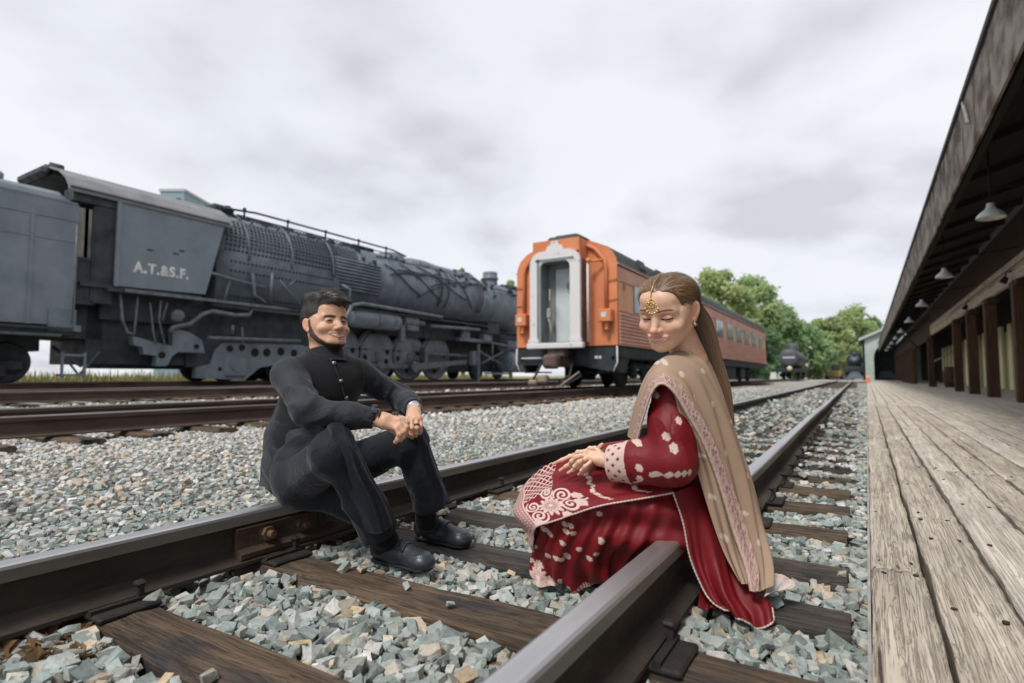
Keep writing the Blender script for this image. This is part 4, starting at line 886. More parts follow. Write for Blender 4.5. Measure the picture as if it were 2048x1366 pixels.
# tank car on the coach's track
TY = 72.0
tank = empty('tank_car', (-6.67, TY + 5, MIDZ)); tag(tank, 'small black railway tank car beyond the orange coach', 'tank car')
M_tank = mat('tank black', (.070, .075, .088), .5, .1, (.045, .05, .06), 1.2, .1, 20)
TXc = -6.67
par(MB().lathe((TXc, 0, 2.52), (0, 1, 0), [(TY, .01), (TY, .6), (TY + .06, .85), (TY + .2, 1.05), (TY + .4, 1.12), (TY + 9.6, 1.12), (TY + 9.9, .9), (TY + 10, .01)], 30).build('tank', M_tank), tank)
par(MB().lathe((TXc, TY + 4.8, 3.45), (0, 0, 1), [(0, .72), (.75, .70), (.9, .6), (1.0, .3), (1.0, .01)], 20).build('dome', M_tank), tank)
par(MB().box((TXc, TY + 5, 1.22), (2.7, 11, .22)).box((TXc, TY - .3, 1.1), (2.9, .3, .3)).build('frame', M_under), tank)
par(MB().box((TXc, TY - .03, 2.62), (1.25, .03, .20)).build('lettering', mat('tank lettering', (.5, .52, .56), .8)), tank)
par(MB().sphere((TXc + .1, TY - .55, 1.35), .28, 10, 8).build('end_lamp', mat('cream lamp', (.75, .62, .42), .6)), tank)
par(MB().tube([(TXc - 1.3, TY, 1.3), (TXc - 1.3, TY, 2.0), (TXc - 1.15, TY + 1, 2.1), (TXc - 1.15, TY + 9, 2.1)], .03, 6).build('handrail', M_under), tank)
for yy in (TY + .7, TY + 2.4, TY + 7.6, TY + 9.3):
    for x_ in MID: wheel_set(tank, x_, yy, MIDZ, .42, M_under)
for yy in (TY + 1.55, TY + 8.45): 
    for s in (1, -1): par(MB().box((TXc + s * .98, yy, .62), (.2, 2.3, .5), bev=.1).build('bogie_frame', M_under), tank)
# pale green engine house with arched doors
SHY = 86.0; 
shed = empty('engine_house', (4.6, SHY, -.2)); tag(shed, 'pale grey green engine house with arched doorways past the platform end', 'building')
M_shed = mat('pale green grey boards', (.46, .52, .49), .85, 0, (.38, .44, .41), .8, .1, 20)
M_shedr = mat('green roof edge', (.22, .29, .24), .8)
SL = G(1727, 757, -.2); 
sx0 = W(1726, 700, 80)[0]; sw = 5.8
def sX(px): return W(px, 700, 80)[0]
base = -.2
ew = [(sx0, base), (sx0, 5.6), (sx0 + sw, 8.3), (sx0 + 2 * sw, 5.6), (sx0 + 2 * sw, base)]
a0, a1 = sx0 + 1.25, sx0 + 5.0; arch = [(a0, base)] + [((a0 + a1) / 2 + (a1 - a0) / 2 * cos(t), 3.0 + 2.1 * sin(t)) for t in np.linspace(pi, 0, 15)] + [(a1, base)]
YS = W(1726, 700, 80)[1]
pf = MB()
# front wall as strips round the arch opening
pf.prism([(sx0, base), (sx0, 5.6), (a0, 5.6 + (a0 - sx0) * .465), (a0, base)], 'y', YS, YS + .3)
pa = arch[1:-1]
for k in range(len(pa) - 1):
    (xa, za), (xb, zb) = pa[k], pa[k + 1]
    pf.prism([(xa, za), (xa, 5.6 + (xa - sx0) * .465), (xb, 5.6 + (xb - sx0) * .465), (xb, zb)], 'y', YS, YS + .3)
pf.prism([(a1, base), (a1, 5.6 + (a1 - sx0) * .465), (sx0 + sw, 8.3), (sx0 + 2 * sw, 5.6), (sx0 + 2 * sw, base)], 'y', YS, YS + .3)
pf.box((sx0 + .1, YS + 10, 2.7), (.2, 20, 5.8))
par(pf.build('wall', M_shed), shed)
par(MB().prism([(sx0 - .5, 5.45), (sx0 + sw, 8.35), (sx0 + 2 * sw + .5, 5.45), (sx0 + 2 * sw + .5, 5.8), (sx0 + sw, 8.7), (sx0 - .5, 5.8)], 'y', YS - .5, YS + 20).build('roof', M_shedr), shed)
par(MB().prism([(sx0 - .52, 5.43), (sx0 + sw, 8.33), (sx0 + sw, 8.72), (sx0 - .52, 5.82)], 'y', YS - .58, YS - .50).build('barge_board', M_shed), shed)
par(MB().box((sx0 + 4, YS + 6, 2.5), (8, .2, 5.4)).build('partition', M_locodk), shed)
def far_engine(x, y, sc, label):
    e_ = empty('steam_locomotive', (x, y, -.1)); tag(e_, label, 'locomotive')
    z0 = -.1; q = lambda a: a * sc
    par(MB().lathe((x, y, z0 + q(2.9)), (0, 1, 0), [(0, .01), (.02, q(.5)), (.06, q(.9)), (.12, q(1.05)), (8, q(1.05))], 28).build('boiler', M_locodk), e_)
    par(MB().lathe((x, y - .15, z0 + q(2.9)), (0, 1, 0), [(0, .01), (0, q(.18)), (.06, q(.2)), (.16, q(.75)), (.17, q(.01))], 20).build('smokebox_door', M_loco), e_)
    par(MB().cyl((x, y + 1, z0 + q(3.7)), (x, y + 1, z0 + q(4.5)), q(.35), n=16).build('stack', M_locodk), e_)
    par(MB().box((x, y + .2, z0 + q(1.5)), (q(2.8), 1.2, q(.9)), bev=.15).box((x, y + 4, z0 + q(1.2)), (q(2.6), 8, q(1.6))).build('frame', M_locodk), e_)
    par(MB().prism([(x - q(1.2), z0 + .2), (x + q(1.2), z0 + .2), (x + q(.5), z0 + q(1.2)), (x - q(.5), z0 + q(1.2))], 'y', y - 1.0, y - .2).build('pilot', M_loco), e_)
    par(MB().cyl((x, y - .3, z0 + q(4.0)), (x, y + .2, z0 + q(4.0)), q(.25), n=14).build('headlight', M_steel), e_)
far_engine(W(1709, 720, 83)[0], W(1709, 720, 83)[1], 1.0, 'distant black steam engine front beside the engine house wall')
far_engine(W(1772, 720, 84)[0], W(1772, 720, 84)[1], 1.12, 'black engine standing inside the engine house arch')
# traffic cone by the platform end
p = G(1735, 757, -.05); cone = empty('traffic_cone', (p[0], 52, -.16)); cone.location = (W(1735, 750, 55)[0], W(1735, 750, 55)[1], -.05)
tag(cone, 'orange traffic cone at the far end of the plank platform', 'cone')
M_cone = mat('cone orange', (.85, .16, .05), .5)
link('body', MB().lathe((0, 0, 0), (0, 0, 1), [(0, .0), (0, .26), (.05, .26), (.05, .2), (.85, .05), (.85, .01)], 16).mesh(), M_cone, cone)
link('band', MB().lathe((0, 0, 0), (0, 0, 1), [(.4, .139), (.58, .105)], 16).mesh(), M_white, cone)
# barrier boards, far machine
for i, px in enumerate((1547, 1563)):
    p = W(px, 742, 70); e_ = empty('barrier', (p[0], p[1], -.13)); tag(e_, ('white road barrier by the coach end, left one' if i == 0 else 'white road barrier by the tank car, right one'), 'barrier', 'white barriers')
    link('board', MB().prism([(-.45, .02), (.45, .02), (.3, 1.1), (-.3, 1.1)], 'y', -.25, .25).mesh(), M_white, e_)
    link('foot', MB().box((0, 0, .06), (1.0, .6, .12), bev=.04).mesh(), M_white, e_)
p = W(1668, 738, 98); e_ = empty('loader', (p[0], p[1], -.15)); tag(e_, 'small yellow work machine under the far trees', 'vehicle')
M_yel = mat('machine yellow', (.55, .40, .14), .7)
link('body', MB().box((0, 0, 1.0), (2.2, 3, 1.1), bev=.2).mesh(), M_yel, e_); link('cab', MB().box((.2, 0, 2.1), (1.3, 1.6, 1.3), bev=.15).mesh(), M_glass, e_)
for sx_ in (-1, 1):
    for sy in (-1, 1): link('wheel', MB().lathe((sx_ * 1.1, sy * 1.0, .5), (1, 0, 0), [(-.2, .01), (-.2, .45), (.2, .45), (.2, .01)], 16).mesh(), M_locodk, e_)
p = W(1640, 742, 105); e_ = empty('stacked_timbers', (p[0], p[1], -.15)); tag(e_, 'low stack of pale timbers lying beyond the tank car', 'timber')
for k in range(4): link('timber', MB().box((0, .2 * (k % 2), .15 + .25 * k), (9, .5, .23)).mesh(), M_plank2, e_)
for i, (px, zz, cc, w) in enumerate(((1625, 118, (.20, .26, .27), 4.4), (1690, 120, (.45, .46, .48), 4.6))):
    p = W(px, 740, zz); e_ = empty('parked_car', (p[0], p[1], -.2)); tag(e_, ['dark parked car far off beside the tank car', 'pale parked car far off left of the engine house'][i], 'car')
    mm = mat('car paint', cc, .3); 
    link('body', MB().prism([(-w / 2, .35), (w / 2, .35), (w / 2, .85), (w * .3, .95), (w * .2, 1.45), (-w * .25, 1.45), (-w * .4, .95), (-w / 2, .85)], 'y', -.85, .85).mesh(), mm, e_)
    link('windscreen', MB().prism([(w * .27, .98), (w * .185, 1.4), (-w * .235, 1.4), (-w * .36, .98)], 'y', -.87, .87).mesh(), M_glass, e_)
    for sx_ in (-.3, .3):
        for sy in (-1, 1): link('wheel', MB().cyl((w * sx_, sy * .7, .33), (w * sx_, sy * .88, .33), .33, n=16).mesh(), M_locodk, e_)
# building top behind the locomotive
p0 = W(362, 404, 68); p1 = W(407, 404, 68)
bl = empty('office_building', ((p0[0] + p1[0]) / 2, (p0[1] + p1[1]) / 2, 0)); tag(bl, 'blue grey building top showing above the locomotive boiler', 'building')
M_bg = mat('blue grey cladding', (.24, .34, .42), .5); hz_ = p0[2]; wd = float(np.linalg.norm(p1 - p0)); bl.rotation_euler.z = TH
link('tower', MB().box((0, 0, hz_ / 2), (wd, 8, hz_)).mesh(), M_bg, bl); link('parapet', MB().box((0, 0, hz_ + .1), (wd + .2, 8.2, .3)).mesh(), mat('parapet', (.42, .45, .47), .7), bl)
for k in range(3): link('window', MB().box((-wd / 2 + .6 + k * .75, -4.02, hz_ - 1.6), (.5, .06, 1.6)).mesh(), M_glass, bl)

# ---- trees
def leaf_mat(name, c1, c2):
    m, t, b = nt(name); b.inputs['Roughness'].default_value = .65; b.inputs['Specular IOR Level'].default_value = .25
    a = N(t, 'ShaderNodeAttribute', attribute_name='Col')
    t.links.new(a.outputs[0], b.inputs['Base Color'])
    tr = N(t, 'ShaderNodeBsdfTranslucent'); t.links.new(a.outputs[0], tr.inputs[0])
    mx = N(t, 'ShaderNodeMixShader', {0: .58}); t.links.new(b.outputs[0], mx.inputs[1]); t.links.new(tr.outputs[0], mx.inputs[2])
    t.links.new(mx.outputs[0], t.nodes['Material Output'].inputs[0])
    return m
M_leaf = leaf_mat('leaves', None, None); M_bark = mat('bark', (.10, .085, .07), .95, 0, (.05, .042, .035), 3, .6, 20, stretch=(1, 1, .2))
def tree(x, y, h, rx, label, col, seed, nl=9000, trunk_frac=.28, group='trees behind the trains', leaf=.30, asp=1.0):
    g = np.random.default_rng(seed); e_ = empty('tree', (x, y, -.2)); tag(e_, label, 'tree', group)
    tr = MB(); top = h * .8
    pts = [(0, 0, 0), (g.normal(0, .1), g.normal(0, .1), h * .2), (g.normal(0, .25), g.normal(0, .25), h * .45), (g.normal(0, .4), g.normal(0, .4), top)]
    tr.tube(pts, [h * .022, h * .018, h * .012, h * .003], 8)
    centers = []
    nb = 26
    for k in range(nb):
        t = trunk_frac + (1 - trunk_frac) * (k + g.uniform()) / nb; zt = h * t
        prof = np.sin(np.clip((t - trunk_frac * .55) / (1.06 - trunk_frac * .55), 0, 1) ** .8 * pi) ** .6
        a = g.uniform(0, 2 * pi); rr_ = rx * prof * g.uniform(.45, 1.0) * asp
        c = np.array([rr_ * cos(a), rr_ * sin(a), zt]); centers.append((c, rx * g.uniform(.22, .42)))
        tr.tube([(0, 0, max(.1 * h, zt - rr_ * .7 - .05 * h)), tuple(c * np.array([.5, .5, 1]) - np.array([0, 0, rr_ * .2])), tuple(c)], [h * .008, h * .005, h * .001], 5)
    link('trunk', tr.mesh(), M_bark, e_)
    centers += [(np.array([0, 0, h * .93]), rx * .25), (np.array([g.normal(0, rx * .3), g.normal(0, rx * .3), h * .85]), rx * .35)]
    w = np.array([r_ ** 2 for c, r_ in centers]); w /= w.sum(); ci = g.choice(len(centers), nl, p=w)
    C_ = np.array([c for c, r_ in centers])[ci]; R_ = np.array([r_ for c, r_ in centers])[ci]
    d = g.normal(size=(nl, 3)); d /= np.linalg.norm(d, axis=1)[:, None]; rad = g.uniform(0, 1, nl) ** .35 * (1 + .25 * g.normal(size=nl))
    P_ = C_ + d * (R_ * rad)[:, None] * np.array([1, 1, .85])
    nrm = d + g.normal(0, .6, (nl, 3)) + np.array([0, 0, .4]); nrm /= np.linalg.norm(nrm, axis=1)[:, None]
    u = np.cross(nrm, g.normal(size=(nl, 3))); u /= np.linalg.norm(u, axis=1)[:, None]; v_ = np.cross(nrm, u)
    s = leaf * g.uniform(.6, 1.3, nl)[:, None]
    q = np.stack([P_ - u * s, P_ - v_ * s * .55 + nrm * s * .1, P_ + u * s, P_ + v_ * s * .55 + nrm * s * .1], 1).reshape(-1, 3)
    f = np.arange(nl * 4).reshape(-1, 4)
    me = mesh_from('crown', q, f)
    tint = 1 + .3 * g.normal(size=(len(centers), 1))[ci] * .6; hue = g.uniform(0, 1, (nl, 1))
    c = np.array(col) * np.clip(tint, .75, 1.3) * (.82 + .36 * hue); c[:, 0] *= (1 + .2 * (hue[:, 0] - .5)); 
    vcol(me, np.repeat(np.clip(c, .01, .6), 4, 0)); link('crown', me, M_leaf, e_)
LGREEN = (.37, .50, .24); MGREEN = (.30, .44, .22); YGREEN = (.43, .53, .25); DGREEN = (.22, .35, .18)
def tree_at(px_c, py_top, zc, half_px, label, col, seed, **k):
    p = W(px_c, 752, zc); top = W(px_c, py_top, zc)[2]
    tree(p[0], p[1], top + .2, half_px * zc / FPX, label, col, seed, **k)
tree_at(1440, 545, 78, 62, 'tall light green tree behind the roof of the orange coach', YGREEN, 1, nl=12000, leaf=.34)
tree_at(1500, 560, 84, 62, 'broad green tree rising above the far end of the orange coach', LGREEN, 2, nl=12000, trunk_frac=.15, leaf=.36)
tree_at(1555, 610, 88, 52, 'green tree to the left of the tank car', MGREEN, 3, nl=10000, trunk_frac=.1, leaf=.36)
tree_at(1530, 660, 80, 46, 'dark green shrubby tree directly behind the coach end', DGREEN, 11, nl=8000, trunk_frac=.03, leaf=.34)
tree_at(1618, 655, 96, 40, 'low green tree right behind the tank car', MGREEN, 4, nl=9000, trunk_frac=.08, leaf=.38)
tree_at(1655, 640, 104, 40, 'yellow green tree between the tank car and engine house', YGREEN, 5, nl=9000, trunk_frac=.15, leaf=.42)
tree_at(1705, 622, 112, 44, 'loose yellow green tree behind the engine house roof', YGREEN, 6, nl=8000, trunk_frac=.2, leaf=.42)
tree_at(1680, 680, 116, 40, 'low dark green tree behind the distant black engine', DGREEN, 7, nl=8000, trunk_frac=.05, leaf=.42)
tree_at(1740, 640, 120, 36, 'green tree mostly hidden by the engine house gable', MGREEN, 8, nl=6000, leaf=.42)
tree_at(926, 536, 60, 13, 'small bright tree top over the locomotive sand box', YGREEN, 9, nl=2600, leaf=.24)
tree_at(1022, 560, 62, 16, 'small green tree top beside the locomotive smokestack', LGREEN, 10, nl=3000, leaf=.24)
# weeds along the far track
g = np.random.default_rng(3); nw = 22000; xw = g.uniform(-25, -18.9, nw); yw = g.uniform(2, 34, nw); hw = g.uniform(.08, .35, nw) * (.7 + .9 * (xw < -20.5)) * (.4 + .9 * g.uniform(size=nw)); aw = g.uniform(0, 2 * pi, nw)
zb = gh(xw, yw); ww = .045
q = np.stack([np.stack([xw - ww * np.cos(aw), yw - ww * np.sin(aw), zb], 1), np.stack([xw + ww * np.cos(aw), yw + ww * np.sin(aw), zb], 1), np.stack([xw + g.normal(0, .08, nw), yw + g.normal(0, .08, nw), zb + hw], 1)], 1).reshape(-1, 3)
me = mesh_from('weeds', q, np.arange(nw * 3).reshape(-1, 3)); cw = np.where(g.uniform(size=(nw, 1)) < .5, np.array([[.22, .24, .08]]), np.array([[.40, .34, .17]])); vcol(me, np.repeat(cw, 3, 0))
tag(link('weeds', me, M_leaf), 'dry grass and weeds growing behind the locomotive', 'weeds', kind='stuff')
# things standing under the depot roof
e_ = empty('barrel', (5.0, 38, PZ)); pp = W(1903, 735, 33); e_.location = (pp[0], pp[1], PZ); tag(e_, 'brown wooden barrel under the station roof between posts', 'barrel')
link('staves', MB().lathe((0, 0, 0), (0, 0, 1), [(0, .01), (0, .34), (.35, .42), (.6, .44), (.85, .42), (1.2, .34), (1.2, .01)], 20).mesh(), M_post, e_); 
for z in (.2, .95): link('hoop', MB().lathe((0, 0, 0), (0, 0, 1), [(z, .40), (z + .05, .405)], 20).mesh(), M_locodk, e_)
pp = W(1895, 715, 34); e_ = empty('sign_board', (pp[0], pp[1], PZ)); tag(e_, 'tan slanted display board beside the barrel under the roof', 'sign')
M_tan = mat('tan panel', (.52, .40, .27), .7)
link('panel', MB().prism([(-.7, 1.5), (.7, 2.3), (.7, 2.36), (-.7, 1.56)], 'y', -.5, .5).mesh(), M_tan, e_)
for sx_, h in ((-.6, 1.54), (.6, 2.24)): link('leg', MB().box((sx_, 0, h / 2), (.08, .08, h)).mesh(), M_beam, e_)

# dry leaves caught beside the rail
g = np.random.default_rng(9); nl = 60; V_l, F_l = [], []
for k in range(nl):
    if k < 42: p = G(g.uniform(0, 190), g.uniform(1235, 1330), -.215)
    else: p = G(g.uniform(640, 760), g.uniform(1060, 1100), -.215)
    s_ = g.uniform(.018, .04); a_ = g.uniform(0, 6.28); t_ = g.normal(0, .5, 2); ring = []
    for q in range(9):
        r_ = s_ * (1 if q % 2 == 0 else .55) * (1.3 if q == 0 else 1); b_ = a_ + q * 2 * pi / 9; x_, y_ = r_ * cos(b_), r_ * sin(b_) * .8; ring.append((p[0] + x_, p[1] + y_, p[2] + .012 + x_ * t_[0] + y_ * t_[1] + .25 * r_ * (q % 2)))
    n0 = len(V_l); V_l += ring + [(p[0], p[1], p[2] + .006)]; F_l += [(n0 + q, n0 + (q + 1) % 9, n0 + 9) for q in range(9)]
me = mesh_from('dry_leaves', np.array(V_l), np.array(F_l)); cl_ = np.array([(.28, .17, .09), (.20, .11, .06), (.36, .25, .14)])[g.integers(0, 3, nl)]; vcol(me, np.repeat(cl_, 10, 0))
tag(link('dry_leaves', me, M_leaf), 'dry brown leaves caught on the stones beside the left rail', 'leaves', kind='stuff')
# ------------------------------------------------------------ implicit-surface modelling for the two people
class Field:
    def __init__(s, lo, hi, h):
        s.lo = np.array(lo, float); s.h = h; s.n = np.maximum(4, np.ceil((np.array(hi) - s.lo) / h).astype(int) + 1)
        s.ax = [s.lo[i] + h * np.arange(s.n[i]) for i in range(3)]; s.v = np.full(s.n, 0.5, np.float32)
    def op(s, fn, lo, hi, k=0.01, mode='u', pad=None):
        pad = (k * 1.2 + 4 * s.h) if pad is None else pad
        sl = []
        for i in range(3):
            a = int(np.clip(np.floor((lo[i] - pad - s.lo[i]) / s.h), 0, s.n[i])); b = int(np.clip(np.ceil((hi[i] + pad - s.lo[i]) / s.h) + 1, 0, s.n[i]))
            if b <= a: return s
            sl.append(slice(a, b))
        X = s.ax[0][sl[0]][:, None, None].astype(np.float32); Y = s.ax[1][sl[1]][None, :, None].astype(np.float32); Z = s.ax[2][sl[2]][None, None, :].astype(np.float32)
        d = fn(X, Y, Z); o = s.v[tuple(sl)]
        if mode == 'u': h_ = np.clip(.5 + .5 * (o - d) / k, 0, 1); r = o * (1 - h_) + d * h_ - k * h_ * (1 - h_)
        elif mode == 's': h_ = np.clip(.5 - .5 * (o + d) / k, 0, 1); r = o * (1 - h_) + (-d) * h_ + k * h_ * (1 - h_)
        elif mode == 'i': h_ = np.clip(.5 - .5 * (o - d) / k, 0, 1); r = o * (1 - h_) + d * h_ + k * h_ * (1 - h_)
        elif mode == 'add': r = o + d
        s.v[tuple(sl)] = r; return s
    def ell(s, c, r, k=0.01, mode='u', R=None):
        c = np.array(c, float); r = np.array(r if hasattr(r, '__len__') else (r,) * 3, float); m = r.max()
        def fn(X, Y, Z):
            x, y, z = X - c[0], Y - c[1], Z - c[2]
            if R is not None: x, y, z = R[0][0] * x + R[1][0] * y + R[2][0] * z, R[0][1] * x + R[1][1] * y + R[2][1] * z, R[0][2] * x + R[1][2] * y + R[2][2] * z
            k0 = np.sqrt((x / r[0]) ** 2 + (y / r[1]) ** 2 + (z / r[2]) ** 2) + 1e-9; k1 = np.sqrt((x / r[0] ** 2) ** 2 + (y / r[1] ** 2) ** 2 + (z / r[2] ** 2) ** 2) + 1e-9
            return k0 * (k0 - 1) / k1
        return s.op(fn, c - m, c + m, k, mode)
    def cone(s, a, b, ra, rb, k=0.01, mode='u', flat=None):
        "tapered round limb; flat = (unit axis, factor) squeezes it along that axis"
        a = np.array(a, float); b = np.array(b, float); ba = b - a; L2 = ba @ ba + 1e-12; m = max(ra, rb) * (1 if flat is None else max(1, flat[1]))
        def fn(X, Y, Z):
            x, y, z = X - a[0], Y - a[1], Z - a[2]; t = np.clip((x * ba[0] + y * ba[1] + z * ba[2]) / L2, 0, 1)
            dx, dy, dz = x - t * ba[0], y - t * ba[1], z - t * ba[2]
            if flat is not None:
                ax, f_ = flat; q = (dx * ax[0] + dy * ax[1] + dz * ax[2]) * (1 / f_ - 1); dx, dy, dz = dx + q * ax[0], dy + q * ax[1], dz + q * ax[2]
            return np.sqrt(dx * dx + dy * dy + dz * dz) - (ra + (rb - ra) * t)
        return s.op(fn, np.minimum(a, b) - m, np.maximum(a, b) + m, k, mode)
    def chain(s, pts, rs, k=0.01, flat=None):
        for i in range(len(pts) - 1): s.cone(pts[i], pts[i + 1], rs[i], rs[i + 1], k, 'u', flat)
        return s
    def mesh(s):
        v = s.v; n = s.n; inside = v < 0
        c = [v[i:n[0] - 1 + i, j:n[1] - 1 + j, k:n[2] - 1 + k] for i in (0, 1) for j in (0, 1) for k in (0, 1)]
        cnt = sum((x < 0).astype(np.int8) for x in c); act = (cnt > 0) & (cnt < 8); I = np.argwhere(act)
        vals = np.stack([x[act] for x in c], 1); off = np.array([(i, j, k) for i in (0, 1) for j in (0, 1) for k in (0, 1)], float)
        P = np.zeros((len(I), 3)); w = np.zeros(len(I))
        for p in range(8):
            for q in range(p + 1, 8):
                if np.abs(off[p] - off[q]).sum() != 1: continue
                a, b = vals[:, p], vals[:, q]; cr_ = (a < 0) != (b < 0); t = np.where(cr_, a / np.where(cr_, a - b, 1), 0)
                P += np.where(cr_[:, None], off[p] + t[:, None] * (off[q] - off[p]), 0); w += cr_
        V = s.lo + (I + P / w[:, None]) * s.h
        idx = np.full(act.shape, -1, np.int64); idx[act] = np.arange(len(I)); F_ = []
        for ax in range(3):
            sl0 = [slice(None)] * 3; sl1 = [slice(None)] * 3; sl0[ax] = slice(0, -1); sl1[ax] = slice(1, None)
            a, b = inside[tuple(sl0)], inside[tuple(sl1)]; o1, o2 = [q for q in range(3) if q != ax]
            for flip in (False, True):
                E_ = np.argwhere((a & ~b) if not flip else (~a & b)); E_ = E_[(E_[:, o1] > 0) & (E_[:, o2] > 0) & (E_[:, o1] < act.shape[o1]) & (E_[:, o2] < act.shape[o2])]
                if not len(E_): continue
                def g(d1, d2): e_ = E_.copy(); e_[:, o1] -= d1; e_[:, o2] -= d2; return idx[e_[:, 0], e_[:, 1], e_[:, 2]]
                q = np.stack([g(1, 1), g(0, 1), g(0, 0), g(1, 0)], 1)
                if flip != (ax == 1): q = q[:, ::-1]
                F_.append(q)
        F_ = np.concatenate(F_); F_ = F_[(F_ >= 0).all(1)]
        return V, F_
def relax(V, F_, it=2, lam=.5):
    for _ in range(it):
        acc = np.zeros_like(V); n = np.zeros(len(V))
        for a, b in ((0, 1), (1, 2), (2, 3), (3, 0)):
            np.add.at(acc, F_[:, a], V[F_[:, b]]); np.add.at(acc, F_[:, b], V[F_[:, a]]); np.add.at(n, F_[:, a], 1); np.add.at(n, F_[:, b], 1)
        V = V * (1 - lam) + lam * acc / np.maximum(n, 1)[:, None]
    return V
def vnormals(V, F_):
    fn = np.cross(V[F_[:, 1]] - V[F_[:, 0]], V[F_[:, 2]] - V[F_[:, 0]]); N_ = np.zeros_like(V)
    for k in range(F_.shape[1]): np.add.at(N_, F_[:, k], fn)
    return N_ / (np.linalg.norm(N_, axis=1)[:, None] + 1e-12)
def sst(a, b, x): t = np.clip((x - a) / (b - a), 0, 1); return t * t * (3 - 2 * t)
def blend(c, m, col): return c * (1 - m[:, None]) + np.array(col)[None] * m[:, None]
def wrinkle(V, seed, f, stretch=(1, 1, 1)):
    g = np.random.default_rng(seed); p = V * np.array(stretch) * f; o = 0
    for k in range(5):
        d = g.normal(size=3); d /= np.linalg.norm(d); d2 = g.normal(size=3); o = o + np.sin(p @ d * (1 + .5 * k) + 1.6 * np.sin(p @ d2 * .6 + k) + g.uniform(0, 6)) / (1 + .4 * k)
    return o / 2.2
def obj_from(name, V, F_, m, parent=None, col=None, smooth=True):
    me = mesh_from(name, V, F_, smooth)
    if col is not None: vcol(me, col)
    o = link(name, me, m)
    if parent is not None: par(o, parent)
    return o
def join(parts):
    V, F_, C_ = [], [], []; o = 0
    for v, f, c in parts: V.append(v); F_.append(f + o); C_.append(c); o += len(v)
    return np.concatenate(V), np.concatenate(F_), np.concatenate(C_)
def frame(fwd, up):
    f_ = np.array(fwd, float); f_ /= np.linalg.norm(f_); u = np.array(up, float); u -= f_ * (u @ f_); u /= np.linalg.norm(u); r_ = np.cross(f_, u)
    return np.stack([r_, f_, u], 1)      # columns: right, forward, up
def seg_d(P, pts):
    d = np.full(len(P), 9.0)
    for a, b in zip(pts[:-1], pts[1:]):
        a, b = np.array(a), np.array(b); ba = b - a; t = np.clip((P - a) @ ba / (ba @ ba), 0, 1); d = np.minimum(d, np.linalg.norm(P - a - t[:, None] * ba, axis=1))
    return d

def skin_mat(name, rough=.46):
    m, t, b = nt(name); b.inputs['Roughness'].default_value = rough; b.inputs['Specular IOR Level'].default_value = .4
    a = N(t, 'ShaderNodeAttribute', attribute_name='Col'); v = coords(t)
    k = ramp(t, noise(t, v, 60, 5), [(.3, (.90, .87, .85)), (.7, (1.08, 1.07, 1.06))])
    t.links.new(mixc(t, 1.0, a.outputs[0], k, 'MULTIPLY'), b.inputs['Base Color'])
    b.inputs['Subsurface Weight'].default_value = .12; b.inputs['Subsurface Radius'].default_value = (.012, .005, .003); b.inputs['Subsurface Scale'].default_value = .6
    bump(t, b, noise(t, v, 420, 3), .08, .002)
    return m
def cloth_mat(name, col, rough=.8, sheen=.0, weave=900, bs=.25, attr=False, foldb=0.0, fscale=14):
    m, t, b = nt(name); b.inputs['Roughness'].default_value = rough; b.inputs['Specular IOR Level'].default_value = .25
    b.inputs['Sheen Weight'].default_value = sheen; b.inputs['Sheen Roughness'].default_value = .4
    v = coords(t); nz = noise(t, v, 7, 5)
    if attr: base = N(t, 'ShaderNodeAttribute', attribute_name='Col').outputs[0]
    else: base = ramp(t, nz, [(.3, tuple(x * .82 for x in col)), (.7, tuple(x * 1.12 for x in col))])
    t.links.new(base, b.inputs['Base Color'])
    h = noise(t, v, weave, 2)
    if foldb:
        h2 = noise(t, v, fscale, 4, .5, 1.5); h = N(t, 'ShaderNodeMath', {0: N(t, 'ShaderNodeMath', {0: h2, 1: foldb}, operation='MULTIPLY').outputs[0], 1: N(t, 'ShaderNodeMath', {0: h, 1: .02}, operation='MULTIPLY').outputs[0]}, operation='ADD').outputs[0]
    bump(t, b, h, bs, .02 if foldb else .001)
    return m

